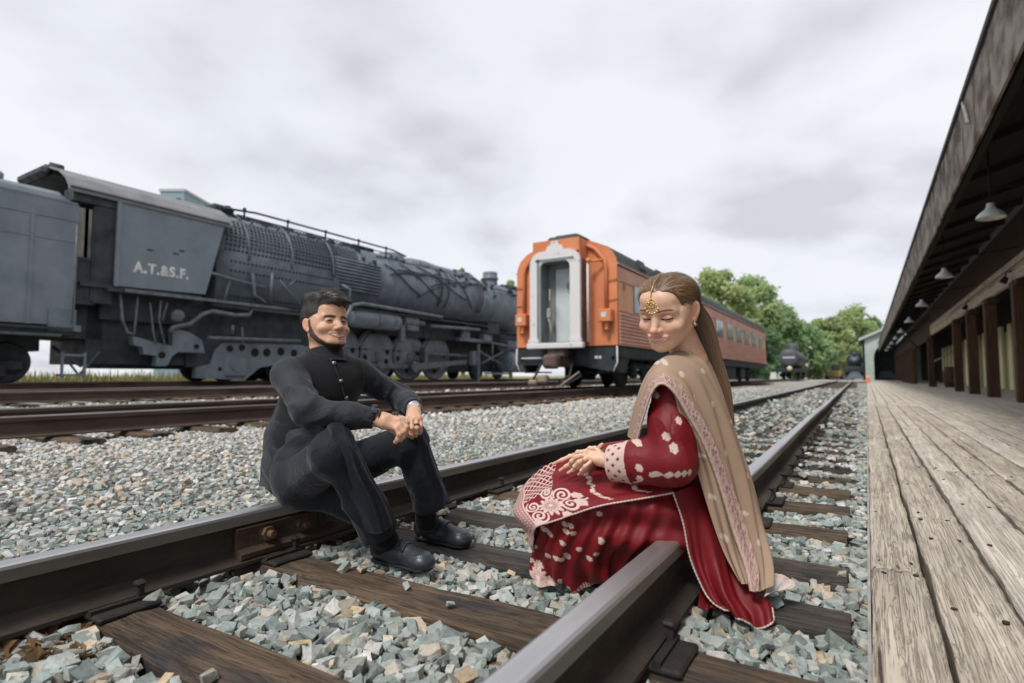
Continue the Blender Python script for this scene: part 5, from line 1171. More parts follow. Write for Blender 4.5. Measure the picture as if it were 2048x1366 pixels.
def head_mesh(P, h=.0019):
    "head in its own frame: +y forward, +x to the person's right, +z up, eyes at z=0"
    fem = P['fem']; F = Field((-.105, -.15, -.21), (.105, .135, .15), h)
    F.ell((0, -.014, .036), (.075, .096, .082), .02)
    F.ell((0, .024, -.028), (.0605 if not fem else .060, .066, .088), .03)
    for s in (-1, 1):
        F.cone((s * .053, .0, -.05), (s * (.026 if not fem else .020), .062, -.098), .024 if not fem else .019, .020 if not fem else .017, .025)
        F.ell((s * .041, .056, -.035), (.027, .026, .021), .022)            # cheek
        F.ell((s * .034, .066, -.040), (.013, .012, .012), .016)
        F.cone((s * .046, .064, .017), (s * .012, .079, .0155), .011, .010, .014)   # brow
        F.ell((s * .062, .02, .0), (.012, .03, .03), .02)
    F.ell((0, .073, -.102), (.021, .018, .017) if not fem else (.017, .016, .016), .022)
    F.ell((0, .060, -.070), (.034, .028, .030), .02)                         # mouth mound
    F.ell((0, .056, .055), (.05, .032, .035), .03)                           # forehead
    for s in (-1, 1): F.ell((s * .0325, .094, -.001), (.0195, .016, .0115), .014, 's')
    for s in (-1, 1):
        F.ell((s * .0315, .0735, -.0012), (.0158, .0125, .0098), .004)       # lids over the eyeball
    w = .0108 if not fem else .0080
    F.cone((0, .079, .010), (0, .1015, -.033), .0078, w + .0015, .012)
    F.ell((0, .103, -.0375), (w + .0025, .0115, w + .001), .007)
    for s in (-1, 1): F.ell((s * (.0125 if not fem else .0112), .0935, -.041), (.0078, .010, .0072), .006)
    for s in (-1, 1): F.ell((s * .0065, .101, -.0475), (.0036, .005, .0036), .003, 's')
    # smiling mouth: lips, opening, teeth
    mz = -.0700; mw = P.get('mw', .0300)
    def lipy(x): return .0905 - 9.5 * x * x
    def smile(x): return 8.0 * x * x
    xs = np.linspace(-mw, mw, 9)
    up_ = [(x, lipy(x) + (.001 if abs(x) < .012 else 0), mz + .0055 + smile(x) - .0025 * (abs(x) / mw)) for x in xs]; lo_ = [(x, lipy(x) - .001, mz - .0085 + smile(x) * 1.55 + .0035 * (abs(x) / mw)) for x in xs]
    op = P.get('open', .0045)
    for i in range(8):
        F.cone(up_[i], up_[i + 1], .0042 if not fem else .0046, .0042 if not fem else .0046, .004); F.cone(lo_[i], lo_[i + 1], .0046 if not fem else .0056, .0046 if not fem else .0056, .004)
    for i in range(1, 7):
        a, b = xs[i], xs[i + 1]; F.cone((a, lipy(a) + .003, mz - .0012 + smile(a) * 1.2), (b, lipy(b) + .003, mz - .0012 + smile(b) * 1.2), op * .8, op * .8, .002, 's')
    for i in range(1, 7):
        a, b = xs[i], xs[i + 1]; F.cone((a, lipy(a) - .0030, mz - .0005 + smile(a) * 1.2), (b, lipy(b) - .0030, mz - .0005 + smile(b) * 1.2), op, op, .0008)
    # ears
    for s in (-1, 1):
        A = radians(14); R_ = [[1, 0, 0], [0, cos(A), -sin(A)], [0, sin(A), cos(A)]]
        B = radians(26 * s); Rb = np.array([[cos(B), -sin(B), 0], [sin(B), cos(B), 0], [0, 0, 1]]) @ np.array(R_); E0 = .0800 if not fem else .0775
        F.ell((s * E0, -.008, -.006), (.0075, .0185, .0315), .007, R=Rb.tolist())
        F.ell((s * (E0 + .0085), -.004, -.003), (.0062, .0105, .0195), .004, 's', R=Rb.tolist()); F.ell((s * (E0 - .001), -.001, -.033), (.0065, .008, .009), .006)
        F.ell((s * (E0 + .001), -.0045, -.004), (.003, .005, .009), .004)
    nr = .056 if not fem else .046
    F.cone((0, -.025, -.05), P['neck'], nr, nr + .004, .03, flat=None)
    if not fem: F.ell((0, .012, -.145), (.010, .012, .016), .02)
    V, Q = F.mesh(); V = relax(V, Q, 1, .35)
    # colours (painted in the unwarped frame)
    x, y, z = V.T; ax_ = np.abs(x); c = np.repeat(np.array(P['skin'])[None], len(V), 0)
    ck = np.exp(-((ax_ - .040) / .02) ** 2 - ((z + .035) / .02) ** 2) * (y > .03); c = blend(c, .35 * ck, P['flush'])
    c = blend(c, .4 * np.exp(-((z + .037) / .014) ** 2 - (x / .016) ** 2) * (y > .085), P['flush'])
    c = blend(c, .5 * (sst(.070, .078, ax_) * (y < .02)), P['flush'])
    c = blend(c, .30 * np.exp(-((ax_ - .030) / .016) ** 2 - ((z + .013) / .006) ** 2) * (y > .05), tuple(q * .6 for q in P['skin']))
    # lips, teeth
    dl = np.minimum(seg_d(V, up_), seg_d(V, lo_)); c = blend(c, sst(mw * .96, mw * .74, ax_) * sst(.0078 if fem else .0066, .0052 if fem else .0044, dl) * P.get('lipm', .8), P['lip'])
    dt = seg_d(V, [(q, lipy(q) - .0035, mz - .0006 + smile(q) * 1.2) for q in xs[1:-1]]); inm = sst(op * .95, op * .72, np.abs(z - (mz - .0006 + smile(x) * 1.2))) * sst(mw * .86, mw * .76, ax_) * (y > .072)
    c = blend(c, inm, (.84, .80, .74)); c = blend(c, inm * .35 * (np.sin(x * 950) > .93), (.35, .3, .27))
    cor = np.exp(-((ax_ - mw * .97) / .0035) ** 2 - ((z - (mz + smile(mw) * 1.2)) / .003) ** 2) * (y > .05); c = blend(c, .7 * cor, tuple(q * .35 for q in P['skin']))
    gap = np.exp(-((np.abs(z - (mz - .0006 + smile(x) * 1.2)) - op * .95) / .0011) ** 2) * (ax_ < mw * .85) * (y > .07); c = blend(c, .45 * gap, (.12, .03, .025))
    # brows
    arch = P['brow']; bz = arch[0] + arch[1] * np.cos((ax_ - .034) / .02 * 1.3); bm_ = sst(arch[2], arch[2] * .45, np.abs(z - bz)) * sst(.008, .014, ax_) * sst(.058, .048, ax_) * (y > .04); c = blend(c, .88 * bm_, P['hair'])
    # eyes
    ex = ax_ - .0315
    if P['eye'] == 'open':
        sl = np.clip(1 - (ex / .0138) ** 2, 0, 1); hgt = P.get('eyeh', .0046) * np.sqrt(sl); ze = z - (-.0012 - 3 * ex * ex)
        em = (np.abs(ze) < hgt) & (y > .06) & (np.abs(ex) < .0138); c[em] = (.46, .43, .40)
        ir = em & (np.hypot(ex - P.get('gaze', 0) * np.sign(x), ze * .9) < .0068); c[ir] = (.022, .014, .010)
        lash = sst(.0030, .0010, np.abs(ze - hgt)) * (np.abs(ex) < .0145) * (y > .055); c = blend(c, .95 * lash, (.012, .009, .008))
        lash2 = sst(.0018, .0005, np.abs(ze + hgt)) * (np.abs(ex) < .0138) * (y > .055); c = blend(c, .6 * lash2, (.05, .03, .025))
    else:
        sh = np.exp(-(ex / .016) ** 2 - ((z - .004) / .0075) ** 2) * (y > .05); c = blend(c, .75 * sh, P['shadow'])
        ze = z - (-.0062 + 14 * ex * ex * .35); lash = sst(.0036, .0016, np.abs(ze)) * (np.abs(ex) < .0155) * (y > .05); c = blend(c, .97 * lash, (.012, .009, .008))
    if not fem:
        bp_ = [(.073, .006, .01), (.0715, .010, -.025), (.066, .014, -.055), (.052, .036, -.088), (.030, .064, -.110), (0, .078, -.121)]
        Vm = np.stack([ax_, y, z], 1); bd = seg_d(Vm, bp_); bw = .0085 + .0060 * sst(-.015, -.06, z); st_b = sst(1.25, .8, bd / bw); under = sst(-.108, -.116, z) * sst(.02, .04, y) * sst(-.150, -.13, z)
        c = blend(c, .93 * np.maximum(st_b, under * .8), (.018, .015, .014))
        mst = np.exp(-((z + .0585) / .0045) ** 2) * sst(.03, .02, ax_) * (y > .07); c = blend(c, .22 * mst, (.05, .04, .035))
        soul = np.exp(-((z + .090) / .005) ** 2 - (x / .006) ** 2) * (y > .07); c = blend(c, .7 * soul, (.03, .022, .02))
        fade = sst(.050, .066, ax_) * sst(.0755, .073, ax_) * sst(.035, .0, y) * sst(-.045, -.01, z); c = blend(c, .75 * fade, (.045, .036, .03))
        back = sst(-.02, -.04, y) * sst(-.11, -.06, z); c = blend(c, .8 * back, (.04, .033, .028))
    lz = P.get('lowz', 1.0); V = V.copy(); V[:, 2] = np.where(z < 0, z * lz, z * P.get('highz', 1.0))
    return V, Q, c
def strands(seeds, dirs, normals, n, L, wdt, g, drop=0.0, curl=0.15, seg=4):
    "thin tapering hair ribbons"
    i = g.integers(0, len(seeds), n); p = seeds[i].copy(); d = dirs[i] + curl * g.normal(size=(n, 3)); d /= np.linalg.norm(d, axis=1)[:, None]; nn = normals[i]
    side = np.cross(d, nn); side /= np.linalg.norm(side, axis=1)[:, None] + 1e-9; ln = L * g.uniform(.6, 1.2, n)[:, None] / seg; Vs = []
    for k in range(seg + 1):
        w = wdt * (1 - k / (seg + .3)); Vs += [p - side * w, p + side * w]; p = p + d * ln; d = d + .12 * g.normal(size=(n, 3)) * curl - nn * .10 * (k > 0) + np.array([0, 0, -drop]); d /= np.linalg.norm(d, axis=1)[:, None]
    V = np.stack(Vs, 1); m = V.shape[1]; base = (np.arange(n) * m)[:, None]
    F_ = np.concatenate([base + np.array([[2 * k, 2 * k + 1, 2 * k + 3, 2 * k + 2]]) for k in range(seg)], 0)
    return V.reshape(-1, 3), F_, i
M_skin = skin_mat('skin'); 
def hair_mat(name, rough=.42):
    m, t, b = nt(name); b.inputs['Roughness'].default_value = rough; b.inputs['Specular IOR Level'].default_value = .5
    a = N(t, 'ShaderNodeAttribute', attribute_name='Col'); t.links.new(a.outputs[0], b.inputs['Base Color']); return m
M_hair = hair_mat('hair')
def hand(fingers, palm, h=.0020, extra=None):
    "fingers: list of (joint points, radii); palm: list of (a, b, ra, rb, flat)"
    pts = np.concatenate([np.array(f[0]) for f in fingers] + [np.array([p[0], p[1]]) for p in palm]); F = Field(pts.min(0) - .045, pts.max(0) + .045, h)
    for a, b, ra, rb, fl in palm: F.cone(a, b, ra, rb, .010, flat=fl)
    G_ = []
    for ps, rs in fingers:
        for q in range(len(ps) - 1): F.cone(ps[q], ps[q + 1], rs[q], rs[q + 1], .0035)
        for q in range(1, len(ps) - 1): F.ell(ps[q], rs[q] * 1.09, .003)
    return F.mesh()
def finger(a, b, c, d, r0=.0092, r1=.0068): return ([a, b, c, d], [r0, r0 * .95, (r0 + r1) / 2, r1])
# ------------------------------------------------------------ the man
man = None
mW = lambda *a: W(*a)
J = {k: W(*v) for k, v in dict(pelv=(603, 938, 2.34), waist=(612, 868, 2.33), chest=(640, 785, 2.29), nbase=(650, 712, 2.30), rsh=(580, 752, 2.17), lsh=(716, 750, 2.40), rel=(615, 822, 1.96), rwr=(757, 838, 1.985), lel=(800, 795, 2.50), lwr=(830, 818, 2.24),
      rhip=(605, 955, 2.25), lhip=(690, 938, 2.43), rkn=(672, 890, 1.93), lkn=(822, 868, 2.21), ran=(768, 1072, 2.06), lan=(853, 1040, 2.30)).items()}
toc = -FH        # towards the camera, level
# head
ahd = radians(41); fwd = CR * cos(ahd) + toc * sin(ahd); fwd = fwd + np.array([0, 0, .16]); RH = frame(fwd, ZZ + CR * .03)
HS = 1.0; HP = W(660, 640.5, 2.23) - RH @ np.array([.0315, .083, 0]) * HS
MAN = dict(fem=False, lowz=.845, skin=(.64, .385, .265), flush=(.64, .27, .18), lip=(.42, .17, .13), lipm=.6, eyeh=.0033, mw=.032, hair=(.014, .012, .011), brow=(.0135, .0040, .0062), eye='open', gaze=.0025, open=.0056,
           neck=tuple((RH.T @ ((J['nbase'] - HP) / HS)) * np.array([1, 1, 1 / .845])))
V, Q, c = head_mesh(MAN); Vh = V @ RH.T * HS + HP
parts = [(Vh, Q, c)]
# hands
sk = np.array(MAN['skin'])
Z1 = 1.955
def hw(px, py, z): return W(px, py, z)
nr_f = [finger(hw(793, 857, 1.945), hw(799, 868, 1.942), hw(796, 878, 1.948), hw(791, 884, 1.957), .0098, .0078),
        finger(hw(799, 850, 1.955), hw(808, 862, 1.95), hw(806, 873, 1.955), hw(801, 880, 1.963), .0098, .0076),
        finger(hw(803, 843, 1.97), hw(813, 854, 1.965), hw(812, 865, 1.968), hw(808, 873, 1.975), .0094, .0072),
        finger(hw(804, 837, 1.985), hw(814, 845, 1.982), hw(815, 856, 1.985), hw(812, 864, 1.992), .0084, .0066),
        finger(hw(772, 850, 1.985), hw(786, 860, 1.99), hw(795, 868, 2.0), hw(800, 873, 2.01), .011, .008)]
nr_p = [(hw(752, 837, 1.985), hw(770, 842, 1.975), .0255, .029, None), (hw(768, 845, 1.972), hw(792, 854, 1.958), .022, .014, None), (hw(768, 838, 1.978), hw(798, 842, 1.972), .020, .014, None), (hw(720, 834, 1.98), hw(756, 838, 1.985), .030, .0265, None)]
V, Q = hand(nr_f, nr_p); parts.append((relax(V, Q, 1, .3), Q, None))
fl_f = [finger(hw(814, 838, 2.135), hw(813, 852, 2.12), hw(815, 864, 2.125), hw(817, 872, 2.14), .0095, .0076),
        finger(hw(823, 841, 2.13), hw(824, 856, 2.112), hw(824, 868, 2.12), hw(824, 875, 2.135), .0098, .0076),
        finger(hw(833, 842, 2.135), hw(834, 856, 2.118), hw(833, 866, 2.125), hw(832, 872, 2.14), .0094, .0072),
        finger(hw(841, 840, 2.15), hw(842, 852, 2.135), hw(841, 861, 2.14), hw(840, 867, 2.15), .0084, .0066),
        finger(hw(818, 832, 2.17), hw(810, 843, 2.165), hw(806, 853, 2.16), hw(806, 862, 2.16), .0105, .0080)]
fl_p = [(hw(829, 818, 2.24), hw(828, 826, 2.20), .025, .029, None), (hw(824, 828, 2.185), hw(818, 838, 2.145), .022, .0135, None), (hw(832, 828, 2.185), hw(838, 838, 2.15), .020, .013, None), (hw(828, 828, 2.18), hw(828, 839, 2.142), .018, .014, None), (hw(818, 808, 2.32), hw(829, 818, 2.24), .029, .026, None)]
V, Q = hand(fl_f, fl_p); parts.append((relax(V, Q, 1, .3), Q, None))
# body under the clothes
def body_field(lo, hi, h, e):
    F = Field(lo, hi, h)
    F.cone(J['pelv'], J['waist'], .125 + e, .118 + e, .05, flat=None); F.cone(J['waist'], J['chest'], .118 + e, .135 + e, .05)
    F.cone(J['rsh'], J['lsh'], .062 + e, .062 + e, .07); F.cone(J['chest'], J['nbase'], .10 + e, .055 + e, .06)
    return F
allp = np.array(list(J.values())); lo, hi = allp.min(0) - .22, allp.max(0) + .2
F = body_field(lo, hi, .008, -.02)
F.chain([J['rsh'], J['rel'], J['rwr']], [.045, .034, .024], .03); F.chain([J['lsh'], J['lel'], J['lwr']], [.045, .034, .024], .03)
kd = np.array([-.02, 0, -.035]); F.chain([J['rhip'], J['rkn'] + kd, J['ran']], [.065, .036, .026], .03); F.chain([J['lhip'], J['lkn'] + kd, J['lan']], [.065, .036, .026], .03); F.cone(J['rhip'], J['lhip'], .08, .08, .04)
V, Q = F.mesh(); parts.append((V, Q, None))
for i, (v, q, cc) in enumerate(parts):
    if cc is None:
        cc = np.repeat(sk[None], len(v), 0) * (1 + .05 * wrinkle(v, 3, 60)[:, None])
        parts[i] = (v, q, cc)
V, Q, c = join(parts)
man = obj_from('person', V, Q, M_skin, None, c); man['label'] = 'man in dark shirt and waistcoat sitting on the rail, smiling, hands over his knees'; man['category'] = 'person'
# trousers
M_trou = cloth_mat('navy trousers', (.0125, .0155, .0235), .75, .15, 700, .5, foldb=.5, fscale=16)
F = Field(lo - np.array([0, 0, .08]), hi, .0062)
F.cone(J['rhip'], J['lhip'], .112, .112, .05); F.cone(J['pelv'], J['waist'], .122, .118, .05)
F.chain([J['rhip'] + np.array([0, 0, -.005]), J['rkn'] + np.array([-.02, 0, -.03])], [.096, .070], .05)
hemr = W(757, 1060, 2.045); heml = W(860, 1008, 2.285)
F.cone(J['rkn'] + np.array([-.01, 0, -.02]), J['rkn'] * .35 + hemr * .65, .071, .062, .04); F.cone(J['rkn'] * .35 + hemr * .65, hemr, .062, .072, .03)
F.chain([J['lhip'], J['lkn'] + np.array([-.02, 0, -.03])], [.096, .069], .05)
F.cone(J['lkn'] + np.array([-.01, 0, -.02]), J['lkn'] * .35 + heml * .65, .070, .061, .04); F.cone(J['lkn'] * .35 + heml * .65, heml, .061, .069, .03)
# bunched cloth behind the knees and under the thigh
F.cone(W(615, 985, 2.27), W(690, 1015, 2.20), .055, .04, .05); F.cone(W(655, 965, 2.22), W(712, 1030, 2.16), .05, .035, .05)
def hemcut(c0, axis):      # trim the leg ends flat
    ax = axis / np.linalg.norm(axis)
    F.op(lambda X, Y, Z: -((X - c0[0]) * ax[0] + (Y - c0[1]) * ax[1] + (Z - c0[2]) * ax[2]) + 0 * X, c0 - .15, c0 + .15, .004, 's', pad=0)
for kn, hm in ((J['rkn'], hemr), (J['lkn'], heml)):
    ax = (hm - kn) / np.linalg.norm(hm - kn); c0 = hm + ax * .012
    F.op(lambda X, Y, Z, c0=c0, ax=ax: 0.02 - ((X - c0[0]) * ax[0] + (Y - c0[1]) * ax[1] + (Z - c0[2]) * ax[2]) - .02, c0 + ax * .10 - .11, c0 + ax * .10 + .11, .004, 's', pad=0)
    F.cone(hm - ax * .0, hm + ax * .10, .053, .062, .006, 's')
# sit flat on the rail
F.op(lambda X, Y, Z: (Z + .002) + 0 * X + 0 * Y, np.array([-2.2, 1.2, -.2]), np.array([-1.72, 1.9, -.01]), .01, 's', pad=0) if False else None
V, Q = F.mesh(); N_ = vnormals(V, Q)
def limb_folds(V, a, b, freq, amp, ph, twist=2.0, lo_=0.0, hi_=1.0):
    ba = b - a; L = np.linalg.norm(ba); t = (V - a) @ ba / L ** 2; rad = V - a - t[:, None] * ba; u = np.cross(ba / L, ZZ); u /= np.linalg.norm(u); w = np.cross(ba / L, u); an = np.arctan2(rad @ u, rad @ w)
    m = sst(lo_ - .1, lo_ + .1, t) * sst(hi_ + .1, hi_ - .1, t) * (np.linalg.norm(rad, axis=1) < .16)
    p_ = freq * t * L + twist * np.sin(an + ph) + ph + 1.1 * np.sin(2.3 * an + freq * .31 * t * L); s = 1 - 1.9 * np.abs(np.sin(p_ / 2)) ** .8; w_ = .35 + .65 * sst(-.3, .5, wrinkle(V, int(ph * 7) + 40, 14)); return 1.25 * amp * m * w_ * s
dsp = .0028 * wrinkle(V, 5, 17) * (.5 + .5 * wrinkle(V, 6, 9)) + limb_folds(V, J['rkn'], hemr, 26, .006, 2.0, 4.0, .1, .9) + limb_folds(V, J['lkn'], heml, 24, .006, 1.0, 4.0, .1, .9)
# crease down each leg
V = V + N_ * dsp[:, None]
obj_from('trousers', relax(V, Q, 1, .3), Q, M_trou, man)
# kurta: sleeves and the skirt of the shirt
M_kurta = cloth_mat('dark grey shirt', (.026, .030, .038), .7, .12, 800, .5, foldb=.5, fscale=22)
F = body_field(lo, hi, .0062, .002)
F.chain([J['rsh'], J['rel']], [.064, .053], .035); F.chain([J['rel'], J['rel'] * .4 + J['rwr'] * .6, J['rwr'] + (J['rel'] - J['rwr']) * .10], [.053, .045, .038], .025)
F.chain([J['lsh'], J['lel']], [.063, .053], .035); F.chain([J['lel'], J['lel'] * .4 + J['lwr'] * .6, J['lwr'] + (J['lel'] - J['lwr']) * .08], [.053, .046, .040], .025)
F.cone(J['pelv'] + np.array([-.02, 0, .02]), W(560, 960, 2.36), .13, .05, .05); F.cone(W(596, 880, 2.34), W(578, 945, 2.36), .12, .088, .04); F.cone(W(580, 880, 2.36), W(558, 935, 2.38), .10, .065, .04); F.cone(W(558, 935, 2.38), W(538, 972, 2.38), .065, .014, .03)
F.cone(J['waist'], W(640, 905, 2.22), .12, .05, .05)
for wr, el in ((J['rwr'], J['rel']), (J['lwr'], J['lel'])):
    ax = (wr - el) / np.linalg.norm(wr - el); F.cone(wr - ax * .05, wr + ax * .05, .031, .033, .004, 's'); c0 = wr - ax * .012
    F.op(lambda X, Y, Z, c0=c0, ax=ax: -((X - c0[0]) * ax[0] + (Y - c0[1]) * ax[1] + (Z - c0[2]) * ax[2]), c0 + ax * .05 - .055, c0 + ax * .05 + .055, .004, 's', pad=0)
F.cone(J['nbase'] + np.array([0, 0, .0]), J['nbase'] + ZZ * .09, .06, .06, .01, 's')
V, Q = F.mesh(); N_ = vnormals(V, Q)
dsp = .0024 * wrinkle(V, 8, 20) * (.5 + .5 * wrinkle(V, 9, 12)) + limb_folds(V, J['rsh'], J['rel'], 58, .0045, .3, 3.6, .55, 1.05) + limb_folds(V, J['rel'], J['rwr'], 62, .0042, 1.3, 3.8, -.05, .55) + limb_folds(V, J['lsh'], J['lel'], 80, .004, 2.3, 2, .3, 1) + limb_folds(V, J['lel'], J['lwr'], 90, .004, .7, 2, 0, .9) + limb_folds(V, J['pelv'], J['waist'], 60, .006, .4, 1.4, -.3, .9)
obj_from('shirt', relax(V + N_ * dsp[:, None], Q, 1, .3), Q, M_kurta, man)
# waistcoat with standing collar
M_vest = cloth_mat('black waistcoat', (.0115, .0125, .0150), .8, .15, 900, .4, foldb=.25, fscale=9)
F = body_field(lo, hi, .0058, .012)
F.cone(J['nbase'] - ZZ * .02, J['nbase'] + ZZ * .06 - CR * .004, .070, .063, .02)
F.cone(J['nbase'] - ZZ * .02, J['nbase'] + ZZ * .12, .0555, .0555, .004, 's')
F.op(lambda X, Y, Z: -((Z - J['nbase'][2] - .026) + .38 * ((X - J['nbase'][0]) * fwd[0] + (Y - J['nbase'][1]) * fwd[1])) + 0 * X + 0 * Y, J['nbase'] + np.array([-.1, -.1, -.01]), J['nbase'] + np.array([.1, .1, .13]), .003, 's', pad=0)
for sh, el in ((J['rsh'], J['rel']), (J['lsh'], J['lel'])):   # arm holes
    o_ = sh + (sh - J['chest'] * .5 - J['nbase'] * .5) * .30; ax = (sh - (J['chest'] + J['nbase']) / 2); ax[2] *= .3; ax /= np.linalg.norm(ax)
    c0 = sh - ax * .005
    F.op(lambda X, Y, Z, c0=c0, ax=ax: -((X - c0[0]) * ax[0] + (Y - c0[1]) * ax[1] + (Z - c0[2]) * ax[2]), c0 + ax * .12 - .16, c0 + ax * .12 + .16, .012, 's', pad=.02)
zcut = W(612, 905, 2.3)[2]
F.op(lambda X, Y, Z: (Z - zcut) + 0 * X + 0 * Y, lo, np.array([hi[0], hi[1], zcut + .02]), .006, 's', pad=0)
V, Q = F.mesh(); N_ = vnormals(V, Q); dsp = .0022 * wrinkle(V, 12, 16) + limb_folds(V, J['pelv'], J['chest'], 38, .004, 1.4, 1.2, .0, .8)
obj_from('waistcoat', relax(V + N_ * dsp[:, None], Q, 1, .3), Q, M_vest, man)
cax = ZZ * 1.0 + np.array([fwd[0], fwd[1], 0]) * .10 - np.array([fwd[0], fwd[1], 0]) * .32; cax /= np.linalg.norm(cax)
par(MB().lathe(tuple(J['nbase'] + np.array([fwd[0], fwd[1], 0]) * .012 - ZZ * .006), tuple(cax + np.array([fwd[0], fwd[1], 0]) * .0), [(-.03, .088), (-.012, .076), (.005, .071), (.030, .069), (.034, .067), (.032, .0645), (.0, .066)], 40).build('collar', M_vest), man)
# front placket and buttons along the chest
M_btn = mat('metal button', (.42, .42, .43), .35, .8, (.3, .3, .3), 40)
def on_front(px, py, z0):       # march from the camera to the waistcoat surface
    d = CF + (px - 1024) / FPX * CR - (py - 683) / FPX * CU; zs = np.arange(z0 - .35, z0 + .3, .002); P_ = CAMP + zs[:, None] * d
    ii = ((P_ - F.lo) / F.h).astype(int); ok = (ii >= 0).all(1) & (ii < F.n).all(1); vv = np.full(len(zs), 1.0); vv[ok] = F.v[ii[ok, 0], ii[ok, 1], ii[ok, 2]]
    k = np.argmax(vv < .002); return P_[k] if vv[k] < .002 else P_[len(zs) // 2]
for px, py in ((667, 726), (681, 762), (692, 796), (699, 822)):
    p = on_front(px, py, 2.25); dcam = (CAMP - p) / np.linalg.norm(CAMP - p)
    par(MB().lathe(p - dcam * .004, tuple(dcam * .8 + CR * .4), [(0, .0078), (.006, .0078), (.009, .006), (.010, .001)], 12).build('button', M_btn), man)
pl_ = [on_front(a, b, 2.25) + toc * .003 for a, b in ((659, 716), (667, 727), (675, 745), (683, 766), (689, 786), (695, 806), (701, 830))]
par(MB().tube([tuple(q) for q in pl_], .0025, 6).build('placket', M_vest), man)
# socks, shoes
M_sock = cloth_mat('black sock', (.010, .010, .011), .9, .1, 600, .4); M_shoe = mat('black leather', (.030, .036, .046), .36, 0, (.024, .029, .037), 30, .05, 160, spec=.5); M_sole = mat('rubber sole', (.012, .012, .012), .7); M_bit = mat('shoe buckle', (.70, .69, .68), .35, .5)
def shoe(heel, toe, ank, kn):
    f_ = toe - heel; f_[2] = 0; L = np.linalg.norm(f_); R_ = frame(f_, ZZ); k = L / .285
    F = Field((-.07, -.05, -.02), (.07, .34, .16), .0032)
    F.cone((0, .035, .035), (0, .13, .032), .034, .034, .03); F.cone((0, .12, .032), (.004, .235, .026), .036, .036, .03); F.ell((.004, .235, .024), (.043, .052, .026), .025)
    F.cone((0, .03, .055), (0, .07, .05), .030, .028, .02); F.cone((0, .14, .058), (0, .2, .040), .022, .02, .03); F.cone((0, .125, .078), (0, .17, .058), .016, .014, .02)
    F.cone((0, .035, .12), (0, .095, .10), .0285, .030, .008, 's'); F.cone((0, .045, .075), (0, .095, .07), .0255, .026, .006, 's')
    F.op(lambda X, Y, Z: Z + 0 * X + 0 * Y, (-.07, -.05, -.06), (.07, .34, .0), .006, 's', pad=.01)
    def topz(x, y): i, j = int((x + .07) / .0032), int((y + .05) / .0032); w = np.nonzero(F.v[i, j] < 0)[0]; return -.02 + .0032 * (w.max() if len(w) else 10)
    V, Q = F.mesh(); d = np.abs(np.hypot((V[:, 0] - .003) / .036, (V[:, 1] - .205) / .062) - 1) * (V[:, 1] > .16); seam = np.exp(-(d / .05) ** 2) * (V[:, 1] > .15) * (V[:, 2] > .03)
    N_ = vnormals(V, Q); V = V + N_ * (.0022 * seam * (.6 + .4 * np.sin(np.arctan2(V[:, 0], V[:, 1] - .2) * 46)))[:, None]
    zst = [topz(x, .168) for x in np.linspace(-.034, .034, 11)]
    tf = lambda p: (np.asarray(p) * k) @ R_.T + heel
    sh = obj_from('shoe', tf(V), Q, M_shoe, man)
    F = Field((-.07, -.05, -.04), (.07, .34, .05), .004); F.cone((0, .04, .0), (0, .13, .0), .036, .034, .02); F.cone((0, .13, 0), (.004, .235, .0), .036, .042, .02); F.op(lambda X, Y, Z: np.abs(Z - .003) - .005 + 0 * X + 0 * Y, (-.08, -.06, -.05), (.08, .35, .06), .003, 'i', pad=0)
    V, Q = F.mesh(); o = obj_from('sole', tf(V), Q, M_sole); o.parent = sh
    bt = MB()
    tz = [topz(x, .165) for x in (0, -.020, .020)]
    for p, d in (((0, .165, tz[0] + .015), (.044, .011, .008)), ((-.023, .165, tz[1] + .014), (.009, .030, .008)), ((.023, .165, tz[2] + .014), (.009, .030, .008))): bt.box(p, d, bev=.002)
    bv = np.array(bt.v); me = mesh_from('buckle', tf(bv), bt.f); o = link('buckle', me, M_bit); o.parent = sh
    st_ = MB().tube([tuple(tf((x, .168, zst[q]))) for q, x in enumerate(np.linspace(-.034, .034, 11))], .008, 6).build('strap', M_shoe); st_.parent = sh
    F = Field(np.minimum(heel, ank) - .12, np.maximum(heel, ank) + np.array([.2, .2, .25]), .005); F.chain([tf((0, .060, .050)), ank, ank + (kn - ank) * .36], [.036, .0385, .046], .02); F.cone(tf((0, .05, .055)), tf((0, .135, .050)), .036, .020, .02); F.cone(ank, tf((0, .12, .060)), .036, .022, .02)
    V, Q = F.mesh(); obj_from('sock', V, Q, M_sock, man)
shoe(np.array([-1.575, 1.575, -.183]), np.array([-1.295, 1.592, -.183]), J['ran'], J['rkn']); shoe(np.array([-1.63, 1.885, -.183]), np.array([-1.345, 1.885, -.183]), J['lan'], J['lkn'])
# watch, wrist band, bracelet, ring
def bangle(name, px, py, z, axis, r, w, m, flatn=0):
    p = W(px, py, z); ax = np.array(axis) / np.linalg.norm(axis); o = par(MB().lathe(tuple(p), tuple(ax), [(-w, r * .96), (-w, r + .003), (w, r + .003), (w, r * .96)], 24).build(name, m), man); return p, ax
ra_ = J['rwr'] - J['rel']; la_ = J['lwr'] - J['lel']
M_black = mat('black strap', (.018, .018, .02), .5); M_silver = mat('silver watch', (.66, .66, .65), .28, .85, (.5, .5, .5), 60); M_leather = mat('brown cord', (.09, .045, .03), .8)
bangle('fitness_band', 748, 829, 1.985, ra_, .0325, .010, M_black)
p = W(750, 822, 1.955); par(MB().box(tuple(p), (.026, .020, .018), rz=TH, bev=.004).build('band_screen', mat('screen glass', (.05, .05, .06), .15)), man)
bangle('bracelet', 760, 836, 1.983, ra_, .0285, .0022, M_leather)
par(MB().sphere(tuple(W(757, 846, 1.957)), .005, 8, 6).build('bracelet_charm', mat('gold charm', (.6, .42, .15), .3, .9)), man)
bangle('wrist_watch', 829, 818, 2.24, la_, .030, .011, M_silver)
